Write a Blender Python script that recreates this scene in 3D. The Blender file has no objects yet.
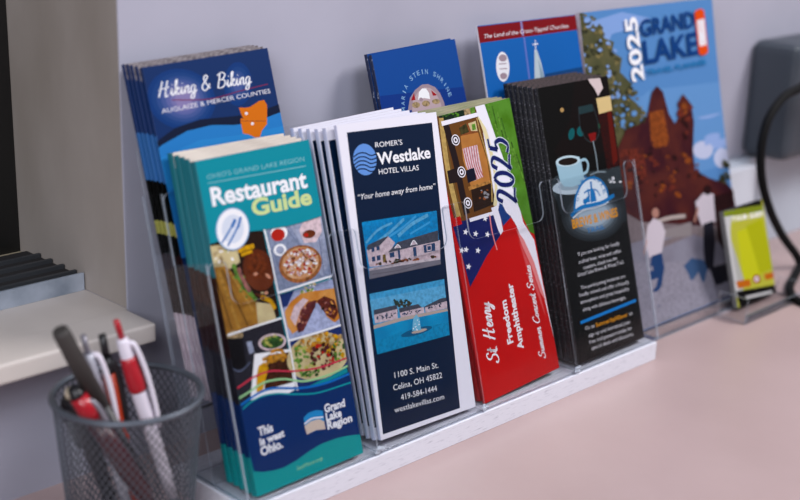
import bpy, bmesh, math, random, json
from mathutils import Vector, Matrix
R = random.Random(7)
C = bpy.context.scene.collection
PR={
'rg':[
["P","dark",-3.86,170.79,32.91,173.46,44.34,171.22,45.74,112.31,-3.4,104.77,-11.52,136.78],
["P","cream",-5.53,170.47,20.73,167.79,21.14,154.9,10.5,151.81,-5.46,156.6],
["E","tan",6.99,160.18,1.26,-0.33,-0.17,-0.55],
["E","tan",2.04,163.82,-0.45,-1.62,-1.16,0.28],
["E","tan",5.88,159.95,0.89,-0.25,-0.21,-0.64],
["E","tan",4.25,164.62,-0.53,-0.8,-0.62,0.31],
["E","tan",7.01,166.78,0.7,-1.5,-1.48,-0.41],
["E","white",2.87,161.05,-1.08,-0.08,-0.09,0.49],
["E","white",12.69,163.67,-1.12,-0.24,-0.27,0.69],
["E","yellowgreen",11.95,164.02,0.05,-1.1,-0.81,0.02],
["E","tan",7.01,159.18,-0.85,-1.27,-0.82,0.41],
["E","white",4.83,158.57,-0.82,-0.88,-0.62,0.42],
["E","white",15.54,158.04,0.51,-1.29,-0.94,-0.2],
["E","white",7.62,164.79,1.4,-0.52,-0.29,-0.61],
["E","tan",7.23,157.26,-1.55,-0.11,-0.13,0.71],
["E","tan",6.49,161.22,-1.24,-0.03,-0.1,0.89],
["P","fries",-6.22,156.76,9.51,154.7,18.23,142.03,28.42,127.46,27.98,110.44,-4.51,107.07],
["L","friesdk",1.17,-0.66,152.9,4.97,112.75],
["L","friesdk",1.19,5.82,152.83,18.18,112.18],
["L","fries2",1.47,2.71,153.5,11.25,111.18],
["L","fries2",1.49,11.78,150.19,25.04,120.06],
["L","friesdk",1.01,-6.29,142.21,-3.65,110.88],
["L","lettuce",2.97,15.3,154.8,17.52,146.24,21.34,137.26,28.42,127.46],
["E","lettucedk",16.94,148.12,0.66,-0.45,-0.31,-0.32],
["E","lettuce",15.04,145.57,1.3,-1.1,-0.75,-0.61],
["E","lettuce",19.28,137.8,1.22,-0.31,-0.16,-0.62],
["E","lettucedk",23.79,138.81,-0.54,-1.29,-1.45,0.51],
["E","lettuce",19.01,137.32,1.74,-0.65,-0.33,-0.72],
["E","lettuce",26.0,133.28,-0.35,-0.73,-0.67,0.26],
["E","lettucedk",21.11,137.72,0.28,-1.45,-1.41,-0.08],
["E","lettucedk",25.07,140.7,0.73,-0.72,-0.57,-0.38],
["E","lettuce",17.35,135.94,1.24,-0.39,-0.25,-0.7],
["E","lettuce",22.65,134.86,0.6,-0.76,-0.58,-0.28],
["E","lettuce",21.3,131.16,0.21,-0.96,-1.03,-0.07],
["E","lettuce",23.31,144.49,1.54,-0.73,-0.53,-0.84],
["E","lettuce",25.64,131.32,-1.01,-1.18,-0.98,0.61],
["E","lettuce",19.77,146.62,-1.07,-1.04,-1.04,0.74],
["L","pinkm",2.96,18.68,151.38,20.91,142.78,24.76,133.77],
["E","bun",35.28,146.43,12.94,-0.16,1.23,-14.22],
["E","bun2",34.25,149.39,8.3,-0.09,0.76,-8.78],
["E","bunhi",31.85,144.45,1.97,0.05,0.16,-1.08],
["E","bunhi",41.77,140.89,1.64,-2.09,-1.11,-0.52],
["L","yellow",2.97,21.15,162.32,27.99,162.94,34.76,162.91],
["L","yellow",2.24,22.96,159.24,32.4,159.99],
["P","cream",28.13,126.16,40.9,121.79,42.35,108.97,26.21,110.19],
["L","yellow",3.04,32.92,128.47,39.7,124.14,42.64,117.92],
["E","bun",34.52,127.55,0.85,-1.19,-1.16,-0.48],
["E","cream",34.05,131.16,-1.05,0.04,-0.03,0.48],
["E","cream",35.13,130.64,-0.02,-0.67,-0.57,0.06],
["E","bun",32.27,129.72,1.42,-0.38,-0.27,-0.98],
["E","bunhi",37.52,130.16,-0.38,-1.13,-1.21,0.36],
["E","bunhi",38.12,130.16,-0.39,-1.01,-1.06,0.35],
["E","bun",37.68,131.98,-0.42,-0.8,-0.53,0.22],
["E","bun",29.75,131.05,1.15,-0.51,-0.26,-0.46],
["P","bluegrey",47.27,172.7,97.85,174.23,96.81,128.77,48.51,128.33],
["P","bluegrey2",67.75,170.11,97.85,174.23,97.2,138.72,87.9,130.73],
["L","bluegrey3",0.77,49.56,159.89,54.67,128.31],
["L","bluegrey3",0.78,62.64,171.1,73.29,155.04],
["L","bluegrey3",0.8,91.19,161.32,89.98,131.7],
["E","white",57.37,167.28,7.25,0.32,0.79,-5.11],
["E","redsauce",56.22,166.13,5.95,0.25,0.65,-4.22],
["P","pinkw",74.87,165.93,79.56,170.63,89.09,172.34,95.29,171.17,94.89,161.3,87.87,154.9,77.21,156.35],
["E","bun",82.95,161.53,5.8,-0.23,0.1,-2.92],
["E","redsauce",80.18,161.38,2.18,-0.43,-0.31,-1.35],
["E","white",55.65,155.87,5.57,-0.25,0.12,-4.1],
["E","bluegrey2",55.65,155.87,3.37,-0.7,-0.6,-2.64],
["E","crust",70.97,142.9,18.78,1.23,2.82,-12.85],
["E","crust2",71.12,143.57,16.13,1.07,2.36,-10.76],
["E","redsauce",79.9,150.59,0.91,-0.39,-0.35,-0.57],
["E","redsauce",62.11,144.58,-1.11,-0.65,-0.6,0.62],
["E","crust",75.75,148.77,0.23,-0.6,-0.61,-0.11],
["E","white",80.64,144.22,-1.33,-0.25,-0.23,0.57],
["E","white",74.92,138.74,-0.42,-1.12,-0.8,0.24],
["E","redsauce",67.62,140.46,0.51,-1.05,-0.89,-0.21],
["E","white",57.33,145.05,1.16,-0.64,-0.53,-0.67],
["E","crust",82.41,138.68,0.8,-0.87,-0.54,-0.29],
["E","bun",75.09,148.63,1.37,-0.47,-0.24,-0.52],
["E","crust",79.33,148.1,-1.49,-0.34,-0.35,0.75],
["E","pinkw",72.13,151.14,-0.43,-0.79,-0.62,0.25],
["E","crust",79.56,144.66,-0.97,-0.39,-0.32,0.45],
["E","crust",79.14,135.63,-0.63,-0.63,-0.71,0.46],
["E","pinkw",73.75,145.54,0.37,-1.03,-0.81,-0.12],
["E","crust",79.27,135.82,-1.15,-0.38,-0.52,0.84],
["E","pinkw",73.44,152.13,-1.62,0.1,-0.0,0.73],
["E","white",61.65,151.16,-0.03,-0.6,-0.43,0.04],
["E","bun",75.69,146.89,-1.44,-0.11,-0.17,0.72],
["E","bun",62.67,138.81,0.44,-1.21,-0.87,-0.14],
["E","white",69.3,150.61,0.23,-0.95,-1.02,-0.09],
["E","white",61.55,137.8,0.57,-0.66,-0.57,-0.29],
["E","redsauce",78.23,148.05,0.29,-0.98,-0.81,-0.09],
["E","bun",81.76,143.07,-0.47,-0.8,-0.92,0.39],
["E","pinkw",70.04,140.78,-0.03,-0.75,-0.72,0.07],
["E","white",67.82,144.9,-1.57,-0.04,-0.12,0.78],
["E","crust",79.55,136.61,-0.3,-1.03,-1.05,0.27],
["E","pinkw",78.46,143.48,0.62,-1.07,-0.67,-0.2],
["E","redsauce",74.14,142.08,-0.8,-1.09,-1.09,0.55],
["E","pinkw",74.49,140.45,-0.76,-0.57,-0.68,0.56],
["E","crust",59.26,145.75,0.22,-1.1,-0.76,-0.04],
["E","white",74.05,138.51,-1.12,-0.23,-0.23,0.52],
["E","white",72.08,137.45,0.32,-1.07,-0.83,-0.09],
["E","white",69.11,142.66,-1.27,-0.59,-0.54,0.67],
["E","white",75.79,142.15,-0.34,-0.96,-0.74,0.21],
["E","white",59.2,141.58,-0.57,-0.47,-0.58,0.45],
["E","pinkw",82.72,148.88,-0.39,-0.76,-0.84,0.31],
["E","redsauce",81.27,139.35,-1.43,-0.46,-0.63,1.02],
["E","pinkw",61.37,138.6,-1.36,-0.34,-0.34,0.68],
["E","bun",65.89,147.83,-1.32,-0.54,-0.67,0.92],
["E","white",77.86,141.63,-0.65,-0.56,-0.59,0.44],
["E","redsauce",61.84,147.29,1.24,-0.93,-0.92,-0.79],
["E","bun",81.78,142.35,1.09,-0.92,-0.64,-0.46],
["E","bun",83.76,140.59,-0.2,-1.23,-0.99,0.17],
["E","white",80.11,149.91,-0.7,-1.02,-1.14,0.54],
["E","white",69.51,144.4,-0.9,-0.78,-0.54,0.4],
["E","redsauce",73.88,138.97,0.68,-1.03,-1.03,-0.36],
["E","white",63.5,138.14,0.68,-0.26,-0.18,-0.36],
["E","redsauce",60.67,143.36,-0.8,-0.67,-0.75,0.58],
["E","white",65.82,141.62,0.38,-0.51,-0.52,-0.23],
["E","white",70.1,149.74,-0.58,-0.88,-0.73,0.34],
["E","redsauce",72.24,136.57,-0.43,-0.43,-0.44,0.29],
["E","pinkw",62.66,148.93,-0.64,-0.55,-0.56,0.42],
["E","bun",77.48,145.95,0.8,-0.41,-0.32,-0.42],
["E","pinkw",66.99,137.72,-0.27,-1.27,-0.87,0.18],
["E","crust",83.12,139.38,0.83,-0.53,-0.44,-0.44],
["E","bun",69.13,151.41,-1.26,-0.75,-0.85,0.85],
["E","crust",73.27,151.4,0.38,-0.72,-0.55,-0.15],
["E","pinkw",82.41,145.12,0.73,-0.66,-0.44,-0.29],
["E","white",84.43,147.11,0.8,-0.94,-0.87,-0.42],
["E","pinkw",80.88,148.06,0.26,-0.93,-0.95,-0.1],
["E","white",61.96,147.05,-0.9,-0.28,-0.35,0.59],
["E","pinkw",70.83,145.45,0.25,-0.66,-0.5,-0.09],
["E","white",79.05,151.26,-0.91,-0.74,-0.66,0.5],
["E","crust",76.82,145.45,1.01,-0.28,-0.15,-0.45],
["E","crust",77.77,135.65,1.36,-0.44,-0.29,-0.72],
["E","pinkw",68.49,135.57,-0.47,-0.73,-0.87,0.41],
["E","white",70.61,142.9,-1.12,-0.54,-0.4,0.48],
["E","redsauce",68.73,149.68,0.76,-0.26,-0.2,-0.43],
["E","white",76.77,142.08,-0.59,-0.92,-0.7,0.32],
["E","white",61.04,147.32,0.89,-0.9,-0.69,-0.41],
["E","crust",60.38,146.76,0.07,-0.65,-0.5,-0.0],
["E","redsauce",68.08,136.15,-0.77,-0.24,-0.33,0.56],
["E","crust",63.81,149.31,-0.22,-0.78,-0.63,0.15],
["E","pinkw",62.3,144.61,-1.34,-0.46,-0.49,0.78],
["E","pinkw",82.34,140.82,-0.61,-0.48,-0.37,0.29],
["E","white",68.12,144.63,1.41,-0.47,-0.36,-0.85],
["E","crust",73.34,146.96,-0.03,-0.69,-0.46,0.04],
["E","redsauce",74.85,147.2,-0.88,-0.53,-0.54,0.53],
["E","white",76.5,142.49,-0.31,-1.21,-0.79,0.18],
["E","white",77.77,151.24,-0.66,-0.28,-0.32,0.42],
["E","bun",71.43,145.32,-0.78,-0.29,-0.38,0.57],
["E","white",77.24,134.92,1.58,-0.36,-0.15,-0.61],
["E","white",69.91,136.66,0.41,-0.85,-0.73,-0.17],
["E","white",75.19,139.95,1.28,-0.49,-0.38,-0.76],
["E","crust",66.49,141.82,0.29,-0.61,-0.47,-0.11],
["E","bun",70.87,136.1,-0.32,-0.56,-0.56,0.24],
["E","bun",74.14,143.7,0.45,-0.71,-0.57,-0.19],
["E","crust",64.48,136.52,-1.19,0.09,-0.01,0.65],
["E","crust",58.0,139.83,-0.56,-1.18,-1.1,0.4],
["E","bun",64.88,144.97,-0.63,-1.13,-1.08,0.44],
["E","pinkw",64.54,152.09,0.4,-0.62,-0.47,-0.17],
["E","redsauce",69.34,139.32,-1.08,-0.26,-0.27,0.54],
["E","redsauce",74.01,141.12,0.67,-0.55,-0.48,-0.37],
["E","crust",58.49,139.23,-0.92,-0.21,-0.18,0.38],
["E","pinkw",83.12,144.19,0.35,-0.97,-1.05,-0.16],
["E","bun",64.48,147.92,-0.17,-1.01,-0.86,0.15],
["E","white",69.8,141.74,-0.88,0.08,0.01,0.35],
["E","redsauce",60.42,139.51,0.41,-0.94,-0.73,-0.15],
["E","white",70.9,143.75,-0.08,-0.82,-0.76,0.1],
["E","white",79.55,146.64,0.07,-1.12,-0.8,0.03],
["E","white",58.43,144.05,0.02,-0.62,-0.43,0.02],
["E","redsauce",68.33,151.86,0.7,-1.14,-0.91,-0.3],
["E","redsauce",72.14,152.75,-1.4,0.06,-0.03,0.94],
["E","bun",75.57,151.13,0.74,-0.72,-0.55,-0.34],
["E","white",74.05,146.88,1.07,-0.32,-0.2,-0.52],
["E","pinkw",78.38,149.49,-1.09,-0.56,-0.61,0.68],
["E","white",73.91,136.7,-1.45,-0.41,-0.45,0.8],
["E","bun",82.31,137.85,0.23,-0.56,-0.46,-0.09],
["E","redsauce",79.28,149.87,0.51,-0.62,-0.48,-0.22],
["E","white",67.31,150.53,-1.1,-0.51,-0.6,0.75],
["E","redsauce",84.7,146.27,-1.26,-0.46,-0.53,0.77],
["E","bun",84.18,147.65,-0.28,-0.52,-0.47,0.18],
["E","white",64.54,151.74,-0.74,-0.7,-0.65,0.45],
["E","pinkw",66.0,144.8,0.56,-0.37,-0.34,-0.33],
["E","redsauce",74.87,152.05,-0.72,-0.76,-0.84,0.52],
["E","pinkw",76.02,143.16,-1.19,-0.52,-0.45,0.59],
["E","white",82.45,141.29,-0.13,-0.67,-0.73,0.14],
["E","redsauce",78.36,135.03,-0.38,-0.86,-0.72,0.25],
["E","redsauce",59.46,146.61,-1.0,-0.87,-0.9,0.68],
["E","redsauce",64.87,146.51,0.7,-0.25,-0.22,-0.47],
["E","white",71.26,146.13,0.32,-1.09,-0.94,-0.11],
["E","white",84.31,140.54,-0.94,-0.67,-0.8,0.68],
["E","white",75.05,151.24,0.98,-0.49,-0.46,-0.64],
["E","crust",75.54,140.65,0.08,-0.91,-0.79,0.01],
["E","redsauce",79.84,146.3,1.51,-0.35,-0.18,-0.71],
["E","redsauce",63.27,138.68,-1.01,-0.84,-0.94,0.72],
["E","pinkw",79.88,139.29,0.2,-0.7,-0.68,-0.07],
["E","pinkw",59.35,144.96,1.17,-0.47,-0.35,-0.65],
["E","crust",68.68,152.21,0.65,-0.3,-0.22,-0.34],
["E","pinkw",63.33,144.04,0.87,-1.01,-0.65,-0.33],
["E","white",63.48,138.84,-0.37,-0.67,-0.58,0.24],
["E","redsauce",77.79,138.12,-1.18,-0.72,-0.91,0.88],
["E","pinkw",75.92,149.51,0.91,-0.26,-0.16,-0.44],
["E","crust",75.95,135.69,-0.49,-0.79,-0.66,0.29],
["E","bun",74.0,150.61,0.45,-0.84,-0.7,-0.19],
["E","white",80.69,148.45,0.84,-0.99,-0.82,-0.4],
["E","crust",81.39,139.04,-0.1,-1.12,-1.01,0.13],
["E","crust",75.22,144.45,0.5,-0.78,-0.51,-0.18],
["E","bun",80.27,143.8,1.19,-0.9,-0.67,-0.56],
["E","pinkw",67.75,136.29,-0.74,-0.57,-0.46,0.37],
["E","pinkw",62.74,141.45,0.97,-0.3,-0.22,-0.58],
["E","pinkw",69.12,145.46,-1.39,-0.44,-0.54,0.92],
["E","white",62.63,144.12,1.34,-0.46,-0.25,-0.57],
["E","redsauce",68.56,149.71,0.21,-0.83,-0.7,-0.06],
["E","white",83.94,142.96,-0.67,-0.36,-0.47,0.5],
["E","redsauce",66.32,152.49,-0.33,-0.83,-0.69,0.21],
["E","crust",71.97,147.67,0.8,-0.52,-0.45,-0.45],
["E","bun",59.03,142.39,-0.56,-0.82,-0.85,0.41],
["E","redsauce",76.78,135.72,-1.12,0.07,-0.02,0.62],
["E","white",73.14,144.47,-0.74,-0.25,-0.34,0.54],
["P","blueplate",48.06,126.35,96.34,126.72,98.27,93.81,49.66,94.59],
["P","navyc",48.06,126.35,61.45,126.77,53.1,117.52,48.61,117.19],
["E","lettuce",76.36,122.66,1.19,-1.43,-1.26,-0.6],
["E","lettuce",75.87,126.95,-1.91,-0.38,-0.58,1.34],
["E","white",77.38,123.13,0.15,-1.04,-0.97,-0.0],
["E","lettuce",77.06,123.71,-0.63,-1.1,-1.02,0.44],
["E","cream",68.65,123.22,-0.35,-1.58,-1.65,0.37],
["E","cream",66.57,123.63,0.55,-0.78,-0.65,-0.25],
["E","cream",73.68,123.34,-0.65,-1.15,-1.18,0.5],
["E","white",75.8,126.61,-0.23,-0.85,-0.86,0.21],
["E","white",78.67,125.96,0.6,-1.11,-0.85,-0.22],
["E","cream",71.67,125.71,1.23,-1.27,-0.82,-0.47],
["E","cream",75.11,124.01,0.61,-0.87,-0.87,-0.33],
["E","lettuce",72.99,123.92,-1.68,-0.25,-0.42,1.16],
["E","cream",79.55,126.97,1.36,-1.26,-0.98,-0.64],
["E","lettuce",67.6,124.17,-0.65,-1.1,-0.88,0.39],
["P","orangebun",49.68,114.15,56.24,119.57,65.96,122.93,76.79,122.56,85.72,121.23,96.72,120.17,98.87,108.86,97.41,98.36,91.24,96.26,85.22,102.76,81.79,112.16,75.1,115.15,66.95,111.42,58.78,99.31,53.09,97.93,50.09,104.28],
["P","pinkw",53.82,108.96,59.02,116.12,67.93,119.65,71.94,117.31,63.52,112.24,56.83,102.61],
["P","beef",57.68,102.4,63.22,110.9,71.63,115.97,78.9,115.68,75.3,108.0,68.56,102.54,62.89,97.58,58.32,97.32],
["P","beef2",78.75,115.01,86.56,116.76,94.84,111.96,96.55,102.91,91.71,98.31,85.37,103.44],
["E","beef2",65.78,104.29,-0.15,-0.84,-0.57,0.12],
["E","bunhi",64.96,108.65,-0.14,-0.82,-0.56,0.11],
["E","pinkm",66.76,102.63,-1.05,-0.63,-0.53,0.54],
["E","bunhi",60.86,104.92,-1.27,-0.53,-0.56,0.76],
["E","beef2",70.92,112.88,-0.88,0.1,0.01,0.41],
["E","beef",62.43,108.63,-0.81,-0.05,-0.1,0.42],
["E","beef2",72.01,110.85,-0.67,-0.59,-0.71,0.52],
["E","beef",72.71,107.49,-1.61,0.19,0.03,0.81],
["E","beef2",66.19,106.09,-0.42,-0.68,-0.68,0.32],
["E","beef",64.63,111.13,0.85,-0.54,-0.32,-0.35],
["E","beef2",68.25,107.15,-1.23,-0.23,-0.23,0.53],
["E","beef",63.58,106.16,-1.19,0.1,-0.02,0.67],
["E","beef",66.77,113.01,-0.29,-1.05,-0.96,0.25],
["E","bunhi",64.1,108.43,0.4,-0.5,-0.3,-0.14],
["E","pinkm",66.71,112.32,1.41,-0.58,-0.45,-0.87],
["E","pinkm",62.55,107.96,1.22,-0.43,-0.24,-0.59],
["E","bunhi",63.5,103.43,-0.36,-0.6,-0.71,0.33],
["E","pinkm",66.25,108.34,0.11,-0.69,-0.5,-0.0],
["E","bunhi",60.76,106.43,-0.49,-1.05,-1.07,0.41],
["E","beef",66.82,109.62,-1.53,-0.23,-0.38,1.0],
["E","beef2",65.04,107.79,1.32,-0.99,-0.86,-0.75],
["E","beef2",67.57,106.18,-1.18,-0.54,-0.51,0.63],
["E","beef",65.56,112.03,-1.6,0.14,-0.01,0.86],
["E","beef2",72.02,109.29,0.1,-1.33,-0.88,0.04],
["E","bunhi",68.01,112.86,0.39,-0.95,-0.71,-0.12],
["E","beef2",65.49,105.42,0.5,-0.93,-0.93,-0.24],
["E","pinkm",90.47,105.23,-0.92,-0.12,-0.16,0.45],
["E","beef",91.07,107.46,0.49,-1.09,-0.99,-0.19],
["E","pinkm",86.76,111.92,-1.22,-0.33,-0.34,0.6],
["E","orangebun",91.49,103.11,0.72,-0.53,-0.33,-0.29],
["E","orangebun",82.02,109.11,-0.65,-0.36,-0.48,0.5],
["E","pinkm",88.87,103.6,1.31,-0.38,-0.28,-0.88],
["E","pinkm",85.59,107.25,-1.43,-0.5,-0.45,0.67],
["E","orangebun",89.37,106.57,0.35,-1.32,-0.88,-0.06],
["E","beef",89.23,111.27,-0.28,-0.66,-0.74,0.26],
["E","beef",92.73,110.16,0.04,-1.19,-1.26,0.1],
["E","dark",83.28,108.52,-0.91,-0.88,-0.98,0.66],
["E","dark",93.06,108.71,-0.42,-0.75,-0.67,0.28],
["E","beef",93.18,110.48,1.5,-0.88,-0.76,-0.87],
["E","orangebun",91.68,111.34,0.14,-0.85,-0.8,-0.01],
["E","orangebun",86.31,105.08,1.36,-0.87,-0.61,-0.64],
["E","beef",89.1,104.19,-0.62,-1.01,-0.76,0.35],
["E","beef",88.76,110.87,-0.2,-1.23,-0.87,0.17],
["E","orangebun",92.41,110.02,0.7,-1.06,-0.74,-0.24],
["E","orangebun",92.91,104.36,-0.32,-0.81,-0.84,0.28],
["E","dark",83.03,108.65,1.02,-0.79,-0.51,-0.42],
["E","dark",94.3,107.12,-1.02,-0.66,-0.7,0.64],
["E","dark",92.0,108.6,1.34,-0.73,-0.55,-0.71],
["P","blueplate2",59.26,93.55,75.92,110.7,84.91,101.4,94.67,94.69,97.21,93.34],
["P","charcoal",-0.42,110.73,46.12,110.14,48.29,61.2,0.53,63.76],
["E","tan",6.13,108.74,6.38,-1.07,-0.33,-3.28],
["P","black",-0.07,108.63,11.67,105.64,10.76,86.82,-1.08,85.95],
["L","bluegrey3",0.59,-1.28,88.71,5.31,84.89,14.52,88.54],
["P","bluegrey2",14.26,102.26,18.38,101.89,19.17,94.16,14.89,93.91],
["E","pinkw",35.24,96.88,11.78,-1.56,-0.21,-5.77],
["E","lettucedk",35.24,96.88,9.66,-1.28,-0.16,-4.41],
["E","yellowgreen",37.18,100.41,-0.93,-0.42,-0.55,0.71],
["E","yellowgreen",27.47,99.15,-0.05,-1.32,-1.24,0.17],
["E","yellowgreen",30.78,100.45,0.64,-1.23,-0.88,-0.23],
["E","lettuce",28.14,98.29,1.08,-1.09,-0.92,-0.59],
["E","lettucedk",31.32,96.78,1.36,-0.56,-0.4,-0.85],
["E","lettucedk",29.21,97.33,-0.08,-0.67,-0.67,0.12],
["E","yellowgreen",31.5,100.61,-0.94,-0.11,-0.21,0.63],
["E","yellowgreen",38.54,100.28,0.75,-1.05,-0.84,-0.34],
["E","yellowgreen",33.4,94.87,0.18,-1.1,-0.92,-0.0],
["E","lettuce",29.05,96.26,1.22,-0.66,-0.49,-0.71],
["E","yellowgreen",30.71,97.49,1.55,-0.6,-0.46,-1.05],
["E","lettucedk",34.61,97.53,-1.15,-0.73,-0.74,0.75],
["E","lettucedk",40.61,98.99,-0.59,-0.93,-0.87,0.43],
["E","yellowgreen",42.88,96.67,-1.39,-0.46,-0.42,0.67],
["E","lettuce",39.57,99.04,-0.57,-0.72,-0.79,0.46],
["E","yellowgreen",29.64,98.46,0.77,-0.7,-0.51,-0.37],
["E","yellowgreen",33.79,100.79,0.87,-0.54,-0.49,-0.58],
["E","lettucedk",27.77,98.94,-0.41,-0.77,-0.88,0.39],
["E","yellowgreen",30.12,100.61,-0.18,-1.26,-1.13,0.23],
["E","lettuce",34.05,99.27,-0.79,-0.45,-0.5,0.55],
["E","yellowgreen",31.8,95.83,1.08,-0.43,-0.23,-0.52],
["E","lettucedk",38.77,98.2,0.97,-0.3,-0.16,-0.49],
["P","white",18.88,92.86,48.3,88.64,48.59,62.53,8.97,64.05],
["P","brownd",28.27,89.01,47.01,86.87,46.68,65.89,21.62,67.33],
["P","yellow",20.33,84.24,25.76,85.54,28.12,80.76,19.72,66.49,14.91,67.85,17.25,78.2],
["L","friesc",2.43,24.43,87.27,33.16,87.72,44.05,85.55],
["L","friesc",2.28,25.17,82.93,34.51,85.98,42.47,82.47],
["L","friesc",2.3,32.12,90.77,40.65,89.93,44.44,83.35],
["E","fries2",37.21,87.91,-0.75,-1.15,-0.8,0.42],
["E","friesc",35.12,86.37,0.45,-0.7,-0.63,-0.22],
["E","friesc",32.21,85.06,0.16,-1.43,-1.2,0.05],
["E","fries2",42.83,86.36,-1.58,0.01,-0.13,0.79],
["E","fries2",37.57,85.24,-1.45,-0.5,-0.69,1.08],
["E","friesc",34.66,86.28,0.73,-0.65,-0.4,-0.3],
["E","friesc",28.89,87.6,0.28,-1.31,-0.97,-0.03],
["E","friesc",28.27,85.21,0.92,-0.82,-0.76,-0.57],
["E","fries2",40.49,83.07,0.15,-1.46,-0.94,0.05],
["E","friesc",28.54,88.32,0.88,-0.42,-0.23,-0.4],
["E","friesc",30.63,89.15,-1.01,0.06,-0.04,0.45],
["E","fries2",28.38,84.21,0.76,-1.0,-0.83,-0.37],
["E","friesc",34.27,83.4,0.59,-0.58,-0.48,-0.31],
["E","friesc",35.07,84.23,-1.5,-0.52,-0.62,0.97],
["E","friesc",36.99,84.62,0.91,-0.65,-0.48,-0.49],
["E","friesc",40.72,83.29,-0.82,-0.21,-0.3,0.57],
["E","fries2",34.07,86.37,0.33,-0.95,-0.98,-0.13],
["E","friesc",41.27,83.0,-1.37,-0.61,-0.53,0.69],
["E","friesc",31.78,83.93,-1.41,-0.09,-0.24,0.93],
["E","fries2",27.03,87.34,1.17,-0.96,-0.61,-0.51],
["P","navyc",48.52,93.48,97.05,92.66,97.07,63.57,47.68,58.55],
["E","cream",72.0,77.47,27.74,-0.64,2.54,-16.44],
["E","friesc",75.58,80.18,-0.79,-1.58,-1.46,0.61],
["E","friesc",62.61,83.64,-0.35,-1.09,-1.17,0.37],
["E","yellow",63.15,80.02,1.87,-1.35,-0.8,-0.75],
["E","yellow",74.33,86.01,2.53,-1.58,-1.27,-1.43],
["E","tan",69.95,91.83,-0.59,-1.42,-1.28,0.47],
["E","friesc",88.78,87.57,1.86,-1.52,-1.12,-0.86],
["E","yellow",77.2,81.55,-1.68,-0.04,-0.22,1.0],
["E","tan",75.81,81.55,0.71,-1.92,-1.89,-0.23],
["E","tan",94.46,85.92,2.4,-0.67,-0.44,-1.59],
["E","tan",75.01,78.9,0.44,-1.61,-1.3,-0.07],
["E","yellow",81.5,84.1,0.67,-1.36,-1.22,-0.26],
["E","fries2",74.71,86.06,1.07,-1.77,-1.5,-0.44],
["E","yellow",69.08,87.22,-0.68,-1.12,-1.21,0.57],
["E","fries2",92.55,84.66,-1.68,-1.72,-1.33,0.87],
["E","friesc",74.54,84.1,-2.47,-0.84,-0.74,1.11],
["E","yellow",86.75,79.57,0.25,-2.25,-2.03,0.11],
["E","tan",67.07,90.43,0.87,-1.06,-0.75,-0.35],
["E","fries2",71.83,92.0,2.48,-1.29,-0.79,-1.13],
["E","friesc",62.64,84.55,1.04,-1.3,-0.74,-0.33],
["E","yellow",90.52,86.55,1.0,-2.07,-1.68,-0.33],
["E","friesc",84.25,79.72,0.1,-1.9,-2.03,0.18],
["E","friesc",78.23,79.99,-2.22,-0.22,-0.45,1.34],
["E","fries2",54.64,88.68,2.16,-0.66,-0.33,-1.08],
["E","yellow",78.22,84.8,-0.27,-1.64,-1.69,0.37],
["E","tan",62.73,82.97,-2.43,-0.76,-0.75,1.21],
["E","fries2",64.52,86.83,-1.86,-0.42,-0.42,0.83],
["E","friesc",89.6,80.86,-2.42,0.3,0.01,1.1],
["E","yellow",82.49,90.45,-0.94,-1.95,-1.53,0.61],
["E","yellow",74.74,88.62,2.72,-1.01,-0.5,-1.18],
["E","fries2",85.21,80.62,-3.17,0.2,-0.14,1.53],
["E","fries2",59.49,90.6,0.98,-1.31,-1.01,-0.42],
["E","yellow",64.41,82.74,-2.55,-0.38,-0.69,1.73],
["E","tan",85.47,83.01,-3.04,-0.02,-0.25,1.28],
["E","friesc",65.56,89.4,-1.92,-0.68,-0.6,0.89],
["E","fries2",65.55,84.58,-0.68,-1.83,-1.87,0.64],
["E","fries2",77.01,91.26,0.98,-2.4,-1.79,-0.28],
["E","fries2",81.54,84.66,-2.23,-0.62,-0.71,1.22],
["E","tan",78.3,83.92,1.92,-0.73,-0.34,-0.75],
["E","tan",60.34,89.18,0.22,-2.09,-1.79,0.08],
["E","friesc",90.82,83.73,2.34,-2.03,-1.17,-0.83],
["E","friesc",64.19,88.19,-0.77,-0.93,-0.71,0.43],
["E","friesc",69.8,85.54,2.93,-0.87,-0.59,-2.01],
["E","friesc",60.5,91.05,0.92,-1.78,-1.56,-0.38],
["E","friesc",83.89,87.15,-0.03,-1.35,-1.42,0.18],
["E","yellow",57.32,87.0,1.99,-0.61,-0.38,-1.22],
["E","friesc",71.5,86.53,1.07,-1.75,-1.69,-0.51],
["E","friesc",81.71,86.63,1.57,-1.91,-1.13,-0.51],
["E","friesc",53.48,87.5,-1.51,-0.38,-0.58,1.09],
["E","tan",58.47,89.31,-1.03,-1.75,-1.48,0.7],
["E","friesc",81.12,82.4,-2.48,-0.86,-1.1,1.61],
["E","friesc",70.6,83.83,2.32,-1.07,-0.75,-1.31],
["E","friesc",81.24,90.69,1.17,-1.53,-0.9,-0.37],
["E","friesc",75.67,89.88,0.85,-1.19,-0.94,-0.35],
["E","friesc",54.27,86.24,-2.3,-0.08,-0.25,1.12],
["E","tan",85.01,87.95,1.55,-0.99,-0.73,-0.77],
["E","friesc",74.89,84.44,-1.19,-0.57,-0.47,0.55],
["E","yellow",80.82,78.67,-2.48,-1.06,-1.27,1.6],
["E","fries2",64.31,82.34,2.24,-1.36,-1.06,-1.27],
["E","tan",91.8,83.84,-0.99,-1.47,-1.04,0.52],
["E","fries2",57.9,87.98,0.7,-2.3,-2.06,-0.18],
["E","lettuce",57.48,67.92,1.04,-0.92,-0.79,-0.58],
["E","cream",66.08,73.69,2.14,-0.71,-0.42,-1.23],
["E","cream",63.9,80.53,0.63,-1.59,-1.21,-0.18],
["E","yellowgreen",60.34,84.44,-1.24,-1.47,-1.58,0.97],
["E","yellowgreen",60.58,77.93,-0.19,-1.2,-1.15,0.26],
["E","lettuce",49.26,79.19,-0.97,-0.79,-0.56,0.46],
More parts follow.
